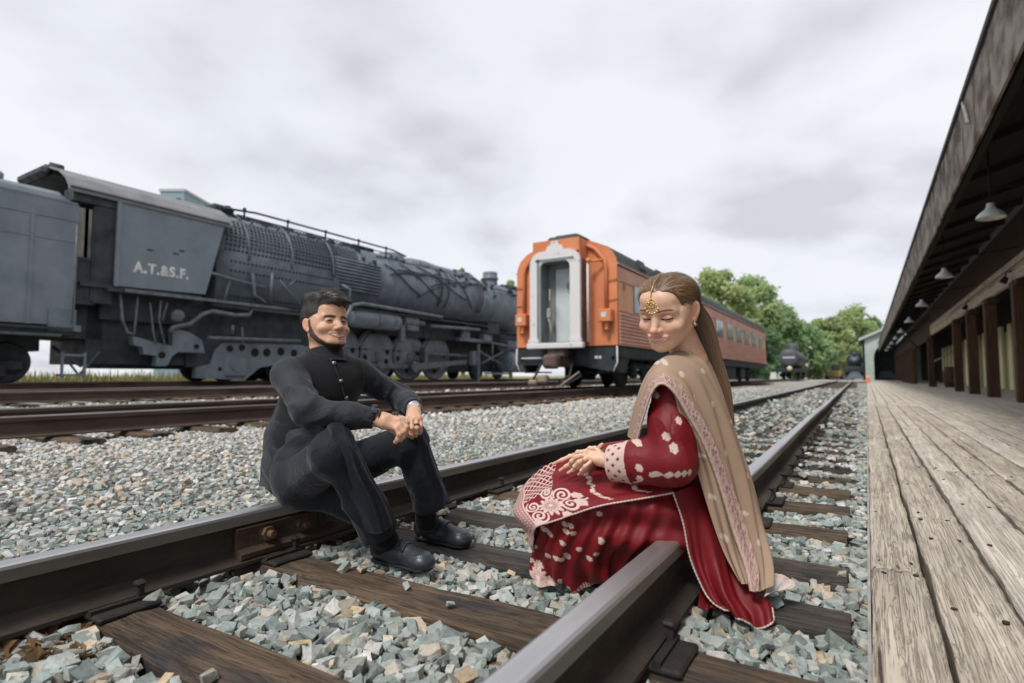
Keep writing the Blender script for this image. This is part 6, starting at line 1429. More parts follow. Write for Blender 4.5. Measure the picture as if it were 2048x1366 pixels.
pw = W(829, 812, 2.215); par(MB().lathe(tuple(pw), tuple(ZZ * .7 + toc * .7), [(-.006, .017), (.004, .0185), (.006, .016), (.006, .001)], 24).build('watch_dial', M_silver), man)
bangle('ring', 833, 851, 2.123, W(834, 856, 2.118) - W(833, 842, 2.135), .0098, .003, mat('dark ring', (.10, .10, .08), .3, .8))
# hair
g = np.random.default_rng(21)
F = Field((-.11, -.15, -.12), (.11, .14, .17), .0030)
F.ell((0, -.020, .044), (.083, .106, .086), .02); F.ell((.0, .034, .100), (.064, .056, .038), .03); F.ell((-.014, .072, .079), (.048, .032, .023), .02); F.ell((.01, -.01, .110), (.062, .075, .030), .03)
for s_ in (-1, 1): F.ell((s_ * .088, -.006, -.010), (.018, .019, .032), .004, 's')
def hl(X, Y, Z):
    zl = .060 * sst(.022, .064, Y) - .022 * sst(.034, .012, Y) - .045 * sst(-.02, -.075, Y) + .006 * np.sin(X * 140 + Y * 60) * sst(.03, .06, Y)
    return (zl - Z) * .8 + 0 * X
F.op(lambda X, Y, Z: hl(X, Y, Z), (-.12, -.2, -.2), (.12, .2, .2), .006, 'i', pad=0)
V, Q = F.mesh(); N_ = vnormals(V, Q); V = V + N_ * (.0012 * np.sin(V[:, 0] * 260 + 4 * np.sin(V[:, 1] * 40) + V[:, 2] * 90))[:, None]
ch = np.repeat(np.array([[.020, .017, .016]]), len(V), 0)
up = N_[:, 2] > -.2; sd_ = V[up]; sn = N_[up]
flow = np.stack([-.75 + .8 * (sd_[:, 1] < -.02), .60 - 1.0 * (sd_[:, 1] < -.02), -.02 - .5 * (sd_[:, 1] < -.05)], 1); sidem = (np.abs(sd_[:, 0]) > .06)[:, None]; flow = np.where(sidem, np.stack([.05 * np.sign(sd_[:, 0]), -.35 + 0 * sd_[:, 0], -.9 + 0 * sd_[:, 0]], 1), flow)
flow = flow - sn * (flow * sn).sum(1)[:, None] + sn * np.where(sidem, .10, .13 + .22 * g.uniform(size=(len(sd_), 1)) ** 3); flow /= np.linalg.norm(flow, axis=1)[:, None]
V2, Q2, ii = strands(sd_, flow, sn, 7000, .030, .0009, g, curl=.12); V2 = np.where(np.repeat(sidem[ii], 10, 0), np.repeat(V2.reshape(-1, 10, 3)[:, 0], 10, 0) * .55 + V2 * .45, V2); c2 = np.repeat((np.array([[.026, .021, .018]]) * g.uniform(.5, 2.4, (7000, 1))), 10, 0)
V3, Q3, C3 = join([(V, Q, ch), (V2, Q2, c2)])
obj_from('hair', V3 @ RH.T * HS + HP, Q3, M_hair, man, C3)
# ------------------------------------------------------------ the woman
RED = np.array([.160, .0065, .0105]); REDD = np.array([.12, .008, .012]); SILV = np.array([.56, .43, .37]); BEIGE = np.array([.37, .262, .185]); PINK = np.array([.62, .46, .41]); WINE = np.array([.13, .025, .032])
Jw = {k: W(*v) for k, v in dict(pelv=(1412, 985, 1.92), waist=(1395, 905, 1.89), chest=(1378, 830, 1.87), nbase=(1382, 722, 1.86), lsh=(1345, 778, 1.755), rsh=(1395, 768, 2.02), lel=(1346, 920, 1.685), lwr=(1214, 924, 1.80), rel=(1325, 905, 2.05), rwr=(1190, 915, 1.95),
      lhip=(1402, 1004, 1.86), rhip=(1405, 990, 2.0), lkn=(1118, 1022, 1.95), rkn=(1108, 1000, 2.09), lan=(1140, 1128, 1.90), ran=(1110, 1100, 2.05)).items()}
aw_ = radians(47); fww = -CR * cos(aw_) + toc * sin(aw_) + np.array([0, 0, -.40]); RW = frame(fww, ZZ + CR * .10)
WS = 1.08; WP = W(1332, 637, 1.725) - RW @ np.array([-.0315, .083, -.002]) * WS
LZ = .90
HZ = .86
WOM = dict(fem=True, lowz=LZ, highz=HZ, skin=(.70, .445, .32), flush=(.72, .33, .24), lip=(.58, .175, .14), lipm=.85, hair=(.06, .035, .022), brow=(.0205, .0050, .0044), eye='down', shadow=(.36, .13, .06), open=.0042, mw=.0275,
           neck=tuple((RW.T @ ((Jw['nbase'] - WP) / WS)) * np.array([1, 1, 1 / LZ])))
V, Q, c = head_mesh(WOM); parts = [(V @ RW.T * WS + WP, Q, c)]
skw = np.array(WOM['skin'])
# hands: the near one laid over the far one on her lap
lf = [finger(W(1172, 903, 1.83), W(1156, 905, 1.835), W(1147, 913, 1.845), W(1143, 921, 1.86), .0080, .0056),
      finger(W(1170, 910, 1.815), W(1153, 914, 1.815), W(1143, 923, 1.825), W(1140, 932, 1.84), .0080, .0056),
      finger(W(1172, 918, 1.80), W(1158, 924, 1.795), W(1149, 933, 1.805), W(1148, 941, 1.82), .0076, .0052),
      finger(W(1180, 925, 1.79), W(1170, 933, 1.785), W(1163, 941, 1.795), W(1163, 947, 1.81), .0066, .0048),
      finger(W(1200, 905, 1.845), W(1190, 897, 1.86), W(1180, 897, 1.87), W(1172, 901, 1.88), .0085, .0060)]
lp = [(W(1216, 922, 1.80), W(1200, 918, 1.81), .0215, .0225, None), (W(1200, 914, 1.825), W(1174, 905, 1.832), .017, .0105, None), (W(1200, 920, 1.805), W(1176, 916, 1.808), .017, .011, None), (W(1240, 925, 1.775), W(1214, 922, 1.80), .026, .0215, None)]
V, Q = hand(lf, lp); parts.append((relax(V, Q, 1, .3), Q, None))
rf = [finger(W(1158, 908, 1.90), W(1140, 913, 1.905), W(1124, 920, 1.91), W(1108, 927, 1.92), .0080, .0052),
      finger(W(1160, 916, 1.885), W(1146, 924, 1.885), W(1132, 933, 1.89), W(1120, 941, 1.90), .0080, .0052),
      finger(W(1168, 924, 1.87), W(1158, 932, 1.868), W(1146, 940, 1.872), W(1136, 946, 1.88), .0076, .0050),
      finger(W(1178, 930, 1.855), W(1172, 937, 1.852), W(1164, 944, 1.855), W(1157, 949, 1.862), .0066, .0046),
      finger(W(1190, 908, 1.92), W(1196, 899, 1.915), W(1201, 893, 1.91), W(1204, 889, 1.905), .0085, .0060)]
rp_ = [(W(1200, 914, 1.935), W(1185, 914, 1.925), .0215, .022, None), (W(1184, 912, 1.918), W(1160, 910, 1.902), .016, .0105, None), (W(1184, 918, 1.905), W(1165, 922, 1.88), .016, .0105, None), (W(1230, 912, 1.97), W(1200, 914, 1.935), .026, .0215, None)]
V, Q = hand(rf, rp_); parts.append((relax(V, Q, 1, .3), Q, None))
allw = np.array(list(Jw.values())); lo, hi = allw.min(0) - .25, allw.max(0) + .25
def wbody(h, e):
    F = Field(lo, hi, h)
    F.cone(Jw['pelv'], Jw['waist'], .125 + e, .105 + e, .06); F.cone(Jw['waist'], Jw['chest'], .105 + e, .112 + e, .05); F.cone(Jw['lsh'], Jw['rsh'], .050 + e, .050 + e, .06); F.cone(Jw['chest'], Jw['nbase'], .085 + e, .042 + e, .05)
    F.ell(Jw['chest'] + (-CR * .06 + toc * .03) + ZZ * -.01, (.07 + e, .08 + e, .075 + e), .05)
    return F
F = wbody(.009, -.018); F.chain([Jw['lsh'], Jw['lel'], Jw['lwr']], [.04, .03, .02], .03); F.chain([Jw['rsh'], Jw['rel'], Jw['rwr']], [.04, .03, .02], .03)
F.chain([Jw['lhip'], Jw['lkn'], Jw['lan']], [.075, .045, .03], .04); F.chain([Jw['rhip'], Jw['rkn'], Jw['ran']], [.075, .045, .03], .04)
V, Q = F.mesh(); parts.append((V, Q, None))
henna = np.array([.58, .22, .09])
for i, (v, q, cc) in enumerate(parts):
    if cc is None:
        cc = np.repeat(skw[None], len(v), 0)
        if i in (1, 2):
            fm = np.zeros(len(v))
            for ps, rs in (lf if i == 1 else rf)[:4]:
                d = np.linalg.norm(v - ps[3], axis=1); fm = np.maximum(fm, sst(.034, .012, d) * (.6 + .4 * np.sin(d * 900)))
            cc = blend(cc, .65 * np.clip(fm, 0, 1), henna)
            nl_ = np.zeros(len(v))
            for ps, rs in (lf if i == 1 else rf)[:4]: nl_ = np.maximum(nl_, sst(.0075, .005, np.linalg.norm(v - (ps[3] + (toc * .4 + ZZ * .6) * .005), axis=1)))
            cc = blend(cc, .8 * nl_, (.62, .47, .42))
        parts[i] = (v, q, cc)
V, Q, c = join(parts)
woman = obj_from('person', V, Q, M_skin, None, c); woman['label'] = 'woman in embroidered dark red dress and beige shawl sitting on the near rail, looking down'; woman['category'] = 'person'

# ---- embroidery patterns (all in metres on the cloth)
def leaf_motif(u, v, s, a=0.0):
    "small paisley sprig; returns mask 0..1"
    x = (u * cos(a) + v * sin(a)) / s; y = (-u * sin(a) + v * cos(a)) / s; r = np.hypot(x, y * .8); ph = np.arctan2(y, x)
    edge = .72 + .07 * np.cos(ph * 7) - .28 * np.cos(ph); return sst(edge + .08, edge - .08, r) * (1 - .55 * sst(.10, .02, np.abs(np.sin(ph * 2.5)) * r) * (r > .15))
def flower(u, v, R_, n=8, ph0=0.0):
    r = np.hypot(u, v) / R_; p = np.arctan2(v, u) + ph0; pet = .62 + .34 * np.abs(np.cos(p * n / 2)) ; out = sst(pet + .06, pet - .06, r); line = sst(.16, .03, np.abs(np.abs(r - pet * .82) - .03)) ; core = sst(.24, .18, r); ray = sst(.55, .85, np.abs(np.cos(p * n / 2))) * (r > .22) * (r < pet)
    return out, np.clip(np.maximum.reduce([line * out, core, ray * .8]), 0, 1)
def scroll(u, v, c0, R_, turns, sgn, w, a0=0.0):
    du, dv = u - c0[0], v - c0[1]; r = np.hypot(du, dv); p = (np.arctan2(dv, du) * sgn + a0) % (2 * pi); m = np.zeros_like(u)
    for k in range(turns + 1):
        rr_ = R_ * (p + 2 * pi * k) / (2 * pi * (turns + 1)); m = np.maximum(m, sst(w, w * .5, np.abs(r - rr_)) * (r < R_ * 1.02))
    return m
def border_pat(s, t, Wd):
    "scalloped flower border of width Wd; s along, t across (0 at the outer edge); returns (mask, colour mix)"
    L = Wd * 1.25; k = np.floor(s / L); us = s - (k + .5) * L; o, f_ = flower(us, t - Wd * .5, Wd * .52, 7); o2, f2 = flower(np.abs(us) - L * .5, t - Wd * .26, Wd * .24, 6); o3, f3 = flower(np.abs(us) - L * .5, t - Wd * .74, Wd * .22, 6)
    ed = sst(.0045, .0020, np.abs(t - .004 - .004 * np.abs(np.sin(s * pi / .022)))) ; m = np.maximum.reduce([f_, f2 * .9, f3 * .9, ed]); fill = np.maximum.reduce([o, o2, o3]) * .85
    return m, fill

def catmull(P_, nu, nv):
    "interpolate a control grid smoothly to nu x nv points"
    def interp(A, n):
        m = len(A); t = np.linspace(0, m - 1, n); i = np.clip(np.floor(t).astype(int), 0, m - 2); f_ = (t - i).reshape((-1,) + (1,) * (A.ndim - 1))
        p0 = np.where((i > 0).reshape(f_.shape), A[np.maximum(i - 1, 0)], 2 * A[i] - A[i + 1]); p1, p2 = A[i], A[i + 1]; p3 = np.where((i + 2 < m).reshape(f_.shape), A[np.minimum(i + 2, m - 1)], 2 * A[i + 1] - A[i])
        return .5 * (2 * p1 + (p2 - p0) * f_ + (2 * p0 - 5 * p1 + 4 * p2 - p3) * f_ ** 2 + (3 * p1 - p0 - 3 * p2 + p3) * f_ ** 3)
    return interp(interp(P_, nu).swapaxes(0, 1), nv).swapaxes(0, 1)
def sheet(name, ctrl, nu, nv, colfn, mat_, parent, thick=.0025, fold=None, relief=.0012, flip=False):
    P_ = catmull(np.array([[W(*q) for q in row] for row in ctrl]), nu, nv)
    du = np.gradient(P_, axis=0); dv = np.gradient(P_, axis=1); N_ = np.cross(du, dv); N_ /= np.linalg.norm(N_, axis=2)[..., None] + 1e-12
    if ((N_ * (CAMP - P_)).sum(2)).mean() < 0: N_ = -N_
    S = np.cumsum(np.linalg.norm(du, axis=2), 0); T = np.cumsum(np.linalg.norm(dv, axis=2), 1)
    U_, V_ = np.meshgrid(np.linspace(0, 1, nu), np.linspace(0, 1, nv), indexing='ij')
    if fold is not None: P_ = P_ + N_ * fold(U_, V_, S, T)[..., None]
    col, hgt = colfn(U_, V_, S, T, P_); P_ = P_ + N_ * (hgt * relief)[..., None]
    idx = np.arange(nu * nv).reshape(nu, nv); f = np.stack([idx[:-1, :-1], idx[1:, :-1], idx[1:, 1:], idx[:-1, 1:]], -1).reshape(-1, 4)
    back = P_ - N_ * thick; n = nu * nv; loop = np.concatenate([idx[:, 0], idx[-1, 1:], idx[::-1, -1][1:], idx[0, ::-1][1:-1]])
    rim = np.stack([loop, np.roll(loop, -1), np.roll(loop, -1) + n, loop + n], 1)
    Vv = np.concatenate([P_.reshape(-1, 3), back.reshape(-1, 3)]); Ff = np.concatenate([f, f[:, ::-1] + n, rim]); Cc = np.concatenate([col.reshape(-1, 3)] * 2)
    return obj_from(name, Vv, Ff, mat_, parent, Cc), P_
def cord(name, pts, r, m, parent):
    pts = np.asarray(pts); L = np.concatenate([[0], np.cumsum(np.linalg.norm(np.diff(pts, axis=0), axis=1))]); n = int(L[-1] / .0035); t = np.linspace(0, L[-1], n); q = np.stack([np.interp(t, L, pts[:, i]) for i in range(3)], 1)
    return par(MB().tube([tuple(p) for p in q], [r * (1.25 if k % 3 == 0 else .8) for k in range(n)], 6).build(name, m), parent)
def mixm(c, m, col): return c * (1 - m[..., None]) + np.asarray(col) * m[..., None]

# ---- loose cloth of the man's trousers and shirt tail, laid over the limbs
def plain(U_, V_, S, T, P_): return np.ones(P_.shape), np.zeros(U_.shape)
def crease(f1, f2, a1, a2, cr, amp):
    def f_(U_, V_, S, T):
        r1 = 1 - 2 * np.abs(np.sin(V_ * f1 + U_ * f2 + .9 * np.sin(U_ * 5))) ** .7; r2 = np.sin(V_ * a1 - U_ * a2 + 1.3 * np.sin(V_ * 4 + U_ * 3))
        return (amp * r1 * .5 + amp * .5 * r2) * sst(0, .12, V_) * sst(1, .88, V_) + .006 * np.exp(-((V_ - cr) / .035) ** 2)
    return f_
near_leg = [[(640, 878, 1.985), (652, 852, 1.90), (676, 843, 1.875), (697, 856, 1.89), (708, 884, 1.95)],
            [(648, 915, 1.985), (662, 900, 1.90), (690, 896, 1.862), (714, 900, 1.885), (726, 914, 1.95)],
            [(662, 960, 2.00), (680, 955, 1.92), (708, 950, 1.885), (734, 950, 1.905), (747, 957, 1.97)],
            [(686, 1012, 2.03), (706, 1010, 1.95), (734, 1005, 1.915), (760, 1000, 1.94), (774, 1004, 2.0)],
            [(708, 1056, 2.06), (730, 1066, 1.975), (754, 1068, 1.945), (778, 1056, 1.965), (793, 1042, 2.03)]]
sheet('trouser_leg', near_leg, 120, 90, plain, M_trou, man, .004, crease(7, 2.2, 17, 6, .60, .006))
far_leg = [[(788, 862, 2.25), (800, 842, 2.17), (820, 836, 2.145), (840, 842, 2.165), (850, 862, 2.23)],
           [(796, 900, 2.26), (808, 892, 2.18), (830, 888, 2.145), (852, 890, 2.17), (864, 902, 2.24)],
           [(804, 945, 2.28), (818, 945, 2.20), (842, 940, 2.165), (866, 938, 2.19), (879, 945, 2.26)],
           [(818, 985, 2.30), (832, 988, 2.22), (855, 982, 2.19), (878, 974, 2.215), (891, 976, 2.285)],
           [(832, 1022, 2.32), (846, 1029, 2.24), (866, 1024, 2.21), (886, 1012, 2.235), (900, 1000, 2.30)]]
sheet('trouser_leg', far_leg, 110, 80, plain, M_trou, man, .004, crease(6, 2.6, 15, 7, .58, .006))
tail = [[(556, 800, 2.33), (570, 812, 2.26), (602, 838, 2.185), (655, 858, 2.15)],
        [(536, 855, 2.36), (554, 868, 2.235), (592, 876, 2.155), (640, 868, 2.13)],
        [(525, 914, 2.385), (546, 920, 2.235), (578, 914, 2.160), (616, 892, 2.135)],
        [(518, 972, 2.405), (536, 972, 2.285), (556, 952, 2.195), (592, 914, 2.150)]]
sheet('shirt_tail', tail, 90, 90, plain, M_kurta, man, .004, crease(5, 6.5, 9, 13, 2.0, .008))
M_satin = cloth_mat('red satin', tuple(RED), .52, .0, 900, .5, attr=True, foldb=.35, fscale=10); M_satin.node_tree.nodes['Principled BSDF'].inputs['Specular IOR Level'].default_value = .3
M_emb = cloth_mat('embroidered cloth', tuple(RED), .62, .0, 700, .6, attr=True)
M_chif = cloth_mat('beige chiffon', tuple(BEIGE), .8, .0, 900, .35, attr=True, foldb=.15, fscale=12)
M_cord = mat('silver cord', (.62, .50, .45), .5, .2, (.42, .32, .28), 200)
# ---- red dress body: bodice, near sleeve, thighs
F = wbody(.0058, .006)
cuff = Jw['lwr'] + (Jw['lel'] - Jw['lwr']) * .12
F.chain([Jw['rsh'], Jw['rel'], Jw['rwr'] + (Jw['rel'] - Jw['rwr']) * .15], [.06, .058, .046], .03)
F.cone(Jw['lhip'], Jw['lkn'] + np.array([.03, 0, -.01]), .105, .066, .05); F.cone(Jw['rhip'], Jw['rkn'], .11, .070, .05); F.cone(Jw['lhip'], Jw['rhip'], .115, .12, .05)
F.cone(Jw['nbase'] - ZZ * .01, Jw['nbase'] + ZZ * .10, .052, .052, .006, 's')
V, Q = F.mesh(); N_ = vnormals(V, Q)
dsp = .003 * wrinkle(V, 31, 18) + limb_folds(V, Jw['pelv'], Jw['waist'], 55, .006, .8, 3, -.6, 1.0) + limb_folds(V, Jw['lhip'], Jw['lkn'], 34, .006, 2.2, 3.6, -.1, .9)
V = relax(V + N_ * dsp[:, None], Q, 1, .3)
c = np.repeat(RED[None], len(V), 0)
obj_from('dress', V, Q, M_satin, woman, c)
sp_ = np.array([Jw['lsh'], Jw['lel'], Jw['lwr']]); F = Field(sp_.min(0) - .11, sp_.max(0) + .11, .0028)
F.chain([Jw['lsh'], Jw['lsh'] * .4 + Jw['lel'] * .6, Jw['lel']], [.062, .070, .066], .03); cuff = Jw['lwr'] + (Jw['lel'] - Jw['lwr']) * .12
F.chain([Jw['lel'], Jw['lel'] * .45 + cuff * .55, cuff], [.066, .062, .052], .03); F.cone(Jw['lel'] + np.array([0, 0, -.01]), cuff + np.array([0, 0, -.012]), .058, .044, .03)
axc = (Jw['lwr'] - Jw['lel']) / np.linalg.norm(Jw['lwr'] - Jw['lel']); c0 = cuff + axc * .012
F.op(lambda X, Y, Z: -((X - c0[0]) * axc[0] + (Y - c0[1]) * axc[1] + (Z - c0[2]) * axc[2]), c0 + axc * .06 - .065, c0 + axc * .06 + .065, .004, 's', pad=0); F.cone(cuff - axc * .05, cuff + axc * .06, .036, .044, .005, 's')
V, Q = F.mesh(); N_ = vnormals(V, Q)
dsp = .002 * wrinkle(V, 31, 22) + limb_folds(V, Jw['lsh'], Jw['lel'], 40, .004, .3, 3.4, .4, 1.0) + limb_folds(V, Jw['lel'], cuff, 50, .0035, 1.3, 3.2, .1, .6)
V = relax(V + N_ * dsp[:, None], Q, 1, .3); c = np.repeat(RED[None], len(V), 0)
tt = (V - Jw['lel']) @ axc / np.linalg.norm(cuff - Jw['lel']); rad = V - Jw['lel'] - ((V - Jw['lel']) @ axc)[:, None] * axc; e1 = np.cross(axc, ZZ); e1 /= np.linalg.norm(e1); e2 = np.cross(axc, e1); an = np.arctan2(rad @ e1, rad @ e2)
onarm = (np.linalg.norm(rad, axis=1) < .085) & (tt > .50); aL = (V - Jw['lel']) @ axc; Lc = np.linalg.norm(cuff - Jw['lel'])
lace = onarm & (aL > Lc - .060); pu, pv = an * .055, aL - Lc
net = np.maximum(sst(.35, .75, np.abs(np.sin(pu / .0105 + pv / .012))), sst(.35, .75, np.abs(np.sin(pu / .0105 - pv / .012)))); edge = sst(.006, .003, np.abs(pv + .056)) + sst(.007, .003, np.abs(pv - .008)); lm = np.clip(np.maximum(net, edge), 0, 1) * lace
c = blend(c, lm * .95, PINK); 
for px, py, z, s_, a in ((1318, 790, 1.68, .014, .4), (1276, 845, 1.66, .0135, .9), (1284, 888, 1.66, .0145, .8), (1337, 874, 1.63, .013, .3), (1282, 937, 1.66, .013, .6), (1352, 897, 1.62, .016, .1), (1284, 960, 1.66, .012, .6), (1362, 842, 1.64, .012, .2), (1300, 830, 1.64, .010, .2)):
    p = W(px, py, z); d = V - p; u_ = d @ CR; v_ = d @ CU; near = np.abs(d @ CF) < .09; c = blend(c, leaf_motif(u_, v_, s_, a) * near * (N_ @ toc > 0), SILV * 1.1)
for x0_, y0_, x1_, y1_ in ((1322, 953, 1360, 940), (1266, 985, 1300, 972)):
    a_, b_ = W(x0_, y0_, 1.62), W(x1_, y1_, 1.66); d = V - a_; ax2 = (b_ - a_) / np.linalg.norm(b_ - a_); s2 = d @ ax2; t2 = d @ np.cross(ax2, CF); m2 = np.maximum(leaf_motif(((s2 % .016) - .008), t2, .009), sst(.003, .001, np.abs(t2))) * (s2 > 0) * (s2 < np.linalg.norm(b_ - a_)) * (np.abs(d @ CF) < .09); c = blend(c, m2 * (N_ @ toc > 0), SILV)
obj_from('sleeve', V, Q, M_satin, woman, c)
par(MB().lathe(tuple(cuff + axc * .008), tuple(axc), [(-.003, .049), (0, .052), (.003, .049)], 28).build('cuff_edge', M_cord), woman) if False else None

# ---- skirt: folds falling from the lap to the ground inside the rails
def skirt_col(U_, V_, S, T, P_):
    c = np.broadcast_to(RED * 1.0, P_.shape).copy(); h = np.zeros(U_.shape); g = np.random.default_rng(4)
    for k in range(34):
        u0, v0 = g.uniform(.08, .95), g.uniform(.0, .62); d = P_ - P_[int(u0 * (P_.shape[0] - 1)), int(v0 * (P_.shape[1] - 1))]; m = leaf_motif(d @ CR, d @ CU, .0105, g.uniform(0, 2)) * (np.linalg.norm(d, axis=2) < .03); c = mixm(c, m, SILV); h = np.maximum(h, m)
    hem = P_[-1, int(.13 * (P_.shape[1] - 1))]
    for q, (du_, dv_, R_) in enumerate(((0, .025, .034), (-.03, .012, .022), (.035, .010, .024), (.0, .062, .016))):
        d = P_ - hem; o, f_ = flower(d @ CR - du_, d @ CU - dv_, R_, 9, q); near = np.linalg.norm(d, axis=2) < .13; c = mixm(c, np.maximum(o * .55, f_) * near, PINK); h = np.maximum(h, f_ * near)
    eb = sst(.016, .010, S[-1][None] - S) * (V_ < .6); c = mixm(c, eb * (.5 + .5 * np.sin(T * 700)), PINK)
    return c, h
sk_ctrl = [[(1046, 1012, 2.0), (1075, 1040, 1.85), (1130, 1022, 1.79), (1210, 1003, 1.75), (1290, 990, 1.73), (1365, 980, 1.74)],
           [(1050, 1045, 1.99), (1080, 1062, 1.85), (1140, 1055, 1.78), (1215, 1040, 1.745), (1295, 1030, 1.72), (1372, 1020, 1.72)],
           [(1060, 1075, 1.98), (1076, 1088, 1.87), (1130, 1090, 1.79), (1205, 1080, 1.745), (1290, 1066, 1.72), (1375, 1058, 1.71)],
           [(1066, 1110, 1.98), (1074, 1122, 1.89), (1125, 1130, 1.81), (1195, 1120, 1.77), (1275, 1095, 1.74), (1375, 1088, 1.715)],
           [(1068, 1140, 1.97), (1074, 1155, 1.88), (1130, 1162, 1.83), (1200, 1158, 1.80), (1255, 1130, 1.79), (1375, 1105, 1.74)],
           [(1070, 1155, 1.96), (1078, 1168, 1.875), (1140, 1176, 1.845), (1205, 1172, 1.83), (1250, 1150, 1.82), (1370, 1112, 1.80)]]
def sk_fold(U_, V_, S, T): return (.013 * np.sin(V_ * 30 + 2.5 * np.sin(U_ * 3.2) + 1) * sst(.15, .8, U_) + .006 * np.sin(V_ * 61 + U_ * 7)) * sst(1.0, .75, V_) * sst(0, .1, V_) + .010 * np.sin(U_ * 17 - V_ * 9) * sst(.45, .75, V_)
sheet('skirt', sk_ctrl, 150, 200, skirt_col, M_satin, woman, .004, sk_fold)
# ---- embroidered front panel of the tunic lying over her lap
def panel_col(U_, V_, S, T, P_):
    c = np.broadcast_to(RED * 1.05, P_.shape).copy(); h = np.zeros(U_.shape)
    n0, n1 = U_.shape; ir = int(.70 * n0); o_ = P_[ir, int(.62 * n1)]           # flatten: distance from hem along u, across along v
    s = (S[-1][None] - S - .065) / 1.25; t = T / 1.25                                               # s: from the hem; t: from the far edge
    tn = (T[:, -1][:, None] - T) / 1.25                                                 # from the trimmed near edge
    hem = np.maximum(sst(.6, .9, np.abs(np.sin(t * 260) * np.sin(s * 300))), sst(.004, .002, np.abs(s - .058))) * (s < .06)
    fill = (s < .06) * .45; c = mixm(c, np.maximum(hem, fill), PINK); h = np.maximum(h, hem)
    lat = np.maximum(sst(.0035, .0018, np.abs(((s + t) % .022) - .011)), sst(.0035, .0018, np.abs(((s - t) % .022) - .011))) * (s > .06) * (s < .16) * (tn > .105); c = mixm(c, lat, PINK); h = np.maximum(h, lat)
    cs, ct = s - .135, tn - .052
    o, f_ = flower(cs, ct, .040, 12); c = mixm(c, np.maximum(o * .35, f_), PINK * 1.05); h = np.maximum(h, f_)
    for (a, b, R_, tr, sg, a0) in ((.085, .030, .026, 1, 1, 0), (.085, .075, .024, 1, -1, 2), (.185, .032, .026, 1, -1, 1), (.185, .080, .028, 1, 1, 3), (.14, .105, .022, 1, 1, 0), (.225, .045, .016, 0, 1, 0)):
        m = scroll(s, tn, (a, b), R_, tr, sg, .0045, a0); c = mixm(c, m, PINK * 1.05); h = np.maximum(h, m)
    for (a, b, q) in ((.215, .03, .3), (.225, .07, 1.0), (.075, .01, .2), (.16, .004, .6)):
        m = leaf_motif(s - a, tn - b, .018, q); c = mixm(c, m, PINK); h = np.maximum(h, m)
    for a in (.275, .375, .46):                                                # sprays running across
        w_ = np.abs(s - a - .004 * np.sin(tn * 160)); m = np.maximum(sst(.0085, .005, w_) * sst(.15, .55, np.abs(np.sin(tn * 200))), sst(.0025, .0012, w_)) * (tn > .012) * (tn < .16); c = mixm(c, m, PINK); h = np.maximum(h, m)
    return c, h
pn_ctrl = [[(1338, 925, 1.92), (1338, 948, 1.80), (1342, 968, 1.735), (1347, 986, 1.705)],
           [(1240, 925, 1.96), (1240, 952, 1.85), (1242, 978, 1.76), (1246, 1001, 1.705)],
           [(1150, 922, 2.03), (1146, 952, 1.92), (1148, 988, 1.82), (1157, 1023, 1.735)],
           [(1092, 932, 2.09), (1086, 962, 2.00), (1083, 1002, 1.88), (1084, 1048, 1.79)],
           [(1052, 968, 2.11), (1038, 992, 2.04), (1034, 1022, 1.93), (1066, 1064, 1.83)],
           [(1046, 1000, 2.10), (1030, 1018, 2.03), (1040, 1045, 1.94), (1068, 1085, 1.86)],
           [(1050, 1030, 2.09), (1046, 1048, 2.02), (1056, 1072, 1.95), (1070, 1105, 1.88)]]
def pn_fold(U_, V_, S, T): return .004 * np.sin(V_ * 22 + 2 * np.sin(U_ * 4)) * sst(0, .2, U_) * sst(.75, .45, U_) + .003 * np.sin(V_ * 9 + U_ * 20) + .007 * np.sin(V_ * 14 + 1) * sst(.7, 1, U_)
po, PP_ = sheet('tunic_panel', pn_ctrl, 330, 210, panel_col, M_emb, woman, .003, pn_fold)
cord('trim_cord', PP_[:int(.80 * 330):4, -1], .0032, M_cord, woman)
# ---- back panel of the tunic falling outside the rail to the stones
def back_col(U_, V_, S, T, P_): return np.broadcast_to(RED * .95, P_.shape).copy(), np.zeros(U_.shape)
bk_ctrl = [[(1346, 985, 1.705), (1385, 972, 1.735), (1430, 955, 1.79), (1470, 945, 1.86)],
           [(1366, 1045, 1.69), (1402, 1045, 1.70), (1445, 1040, 1.75), (1485, 1035, 1.82)],
           [(1380, 1115, 1.675), (1418, 1120, 1.675), (1460, 1120, 1.70), (1500, 1115, 1.76)],
           [(1406, 1178, 1.64), (1440, 1186, 1.62), (1482, 1186, 1.63), (1525, 1176, 1.68)],
           [(1425, 1205, 1.615), (1462, 1218, 1.59), (1510, 1222, 1.585), (1542, 1205, 1.62)],
           [(1448, 1220, 1.60), (1480, 1238, 1.575), (1522, 1256, 1.56), (1549, 1240, 1.585)]]
def bk_fold(U_, V_, S, T): return (.014 * np.sin(V_ * 13 + 1.2 + U_ * 2) + .005 * np.sin(V_ * 31 + U_ * 5)) * sst(.05, .5, U_) * sst(0, .12, V_) * sst(1.05, .8, V_)
bo, BP_ = sheet('tunic_skirt', bk_ctrl, 160, 110, back_col, M_satin, woman, .003, bk_fold)
cord('trim_cord', np.concatenate([BP_[::3, 0], BP_[-1, ::3]]), .0030, M_cord, woman); cord('trim_cord', BP_[int(.86 * 160):, -1], .0030, M_cord, woman)
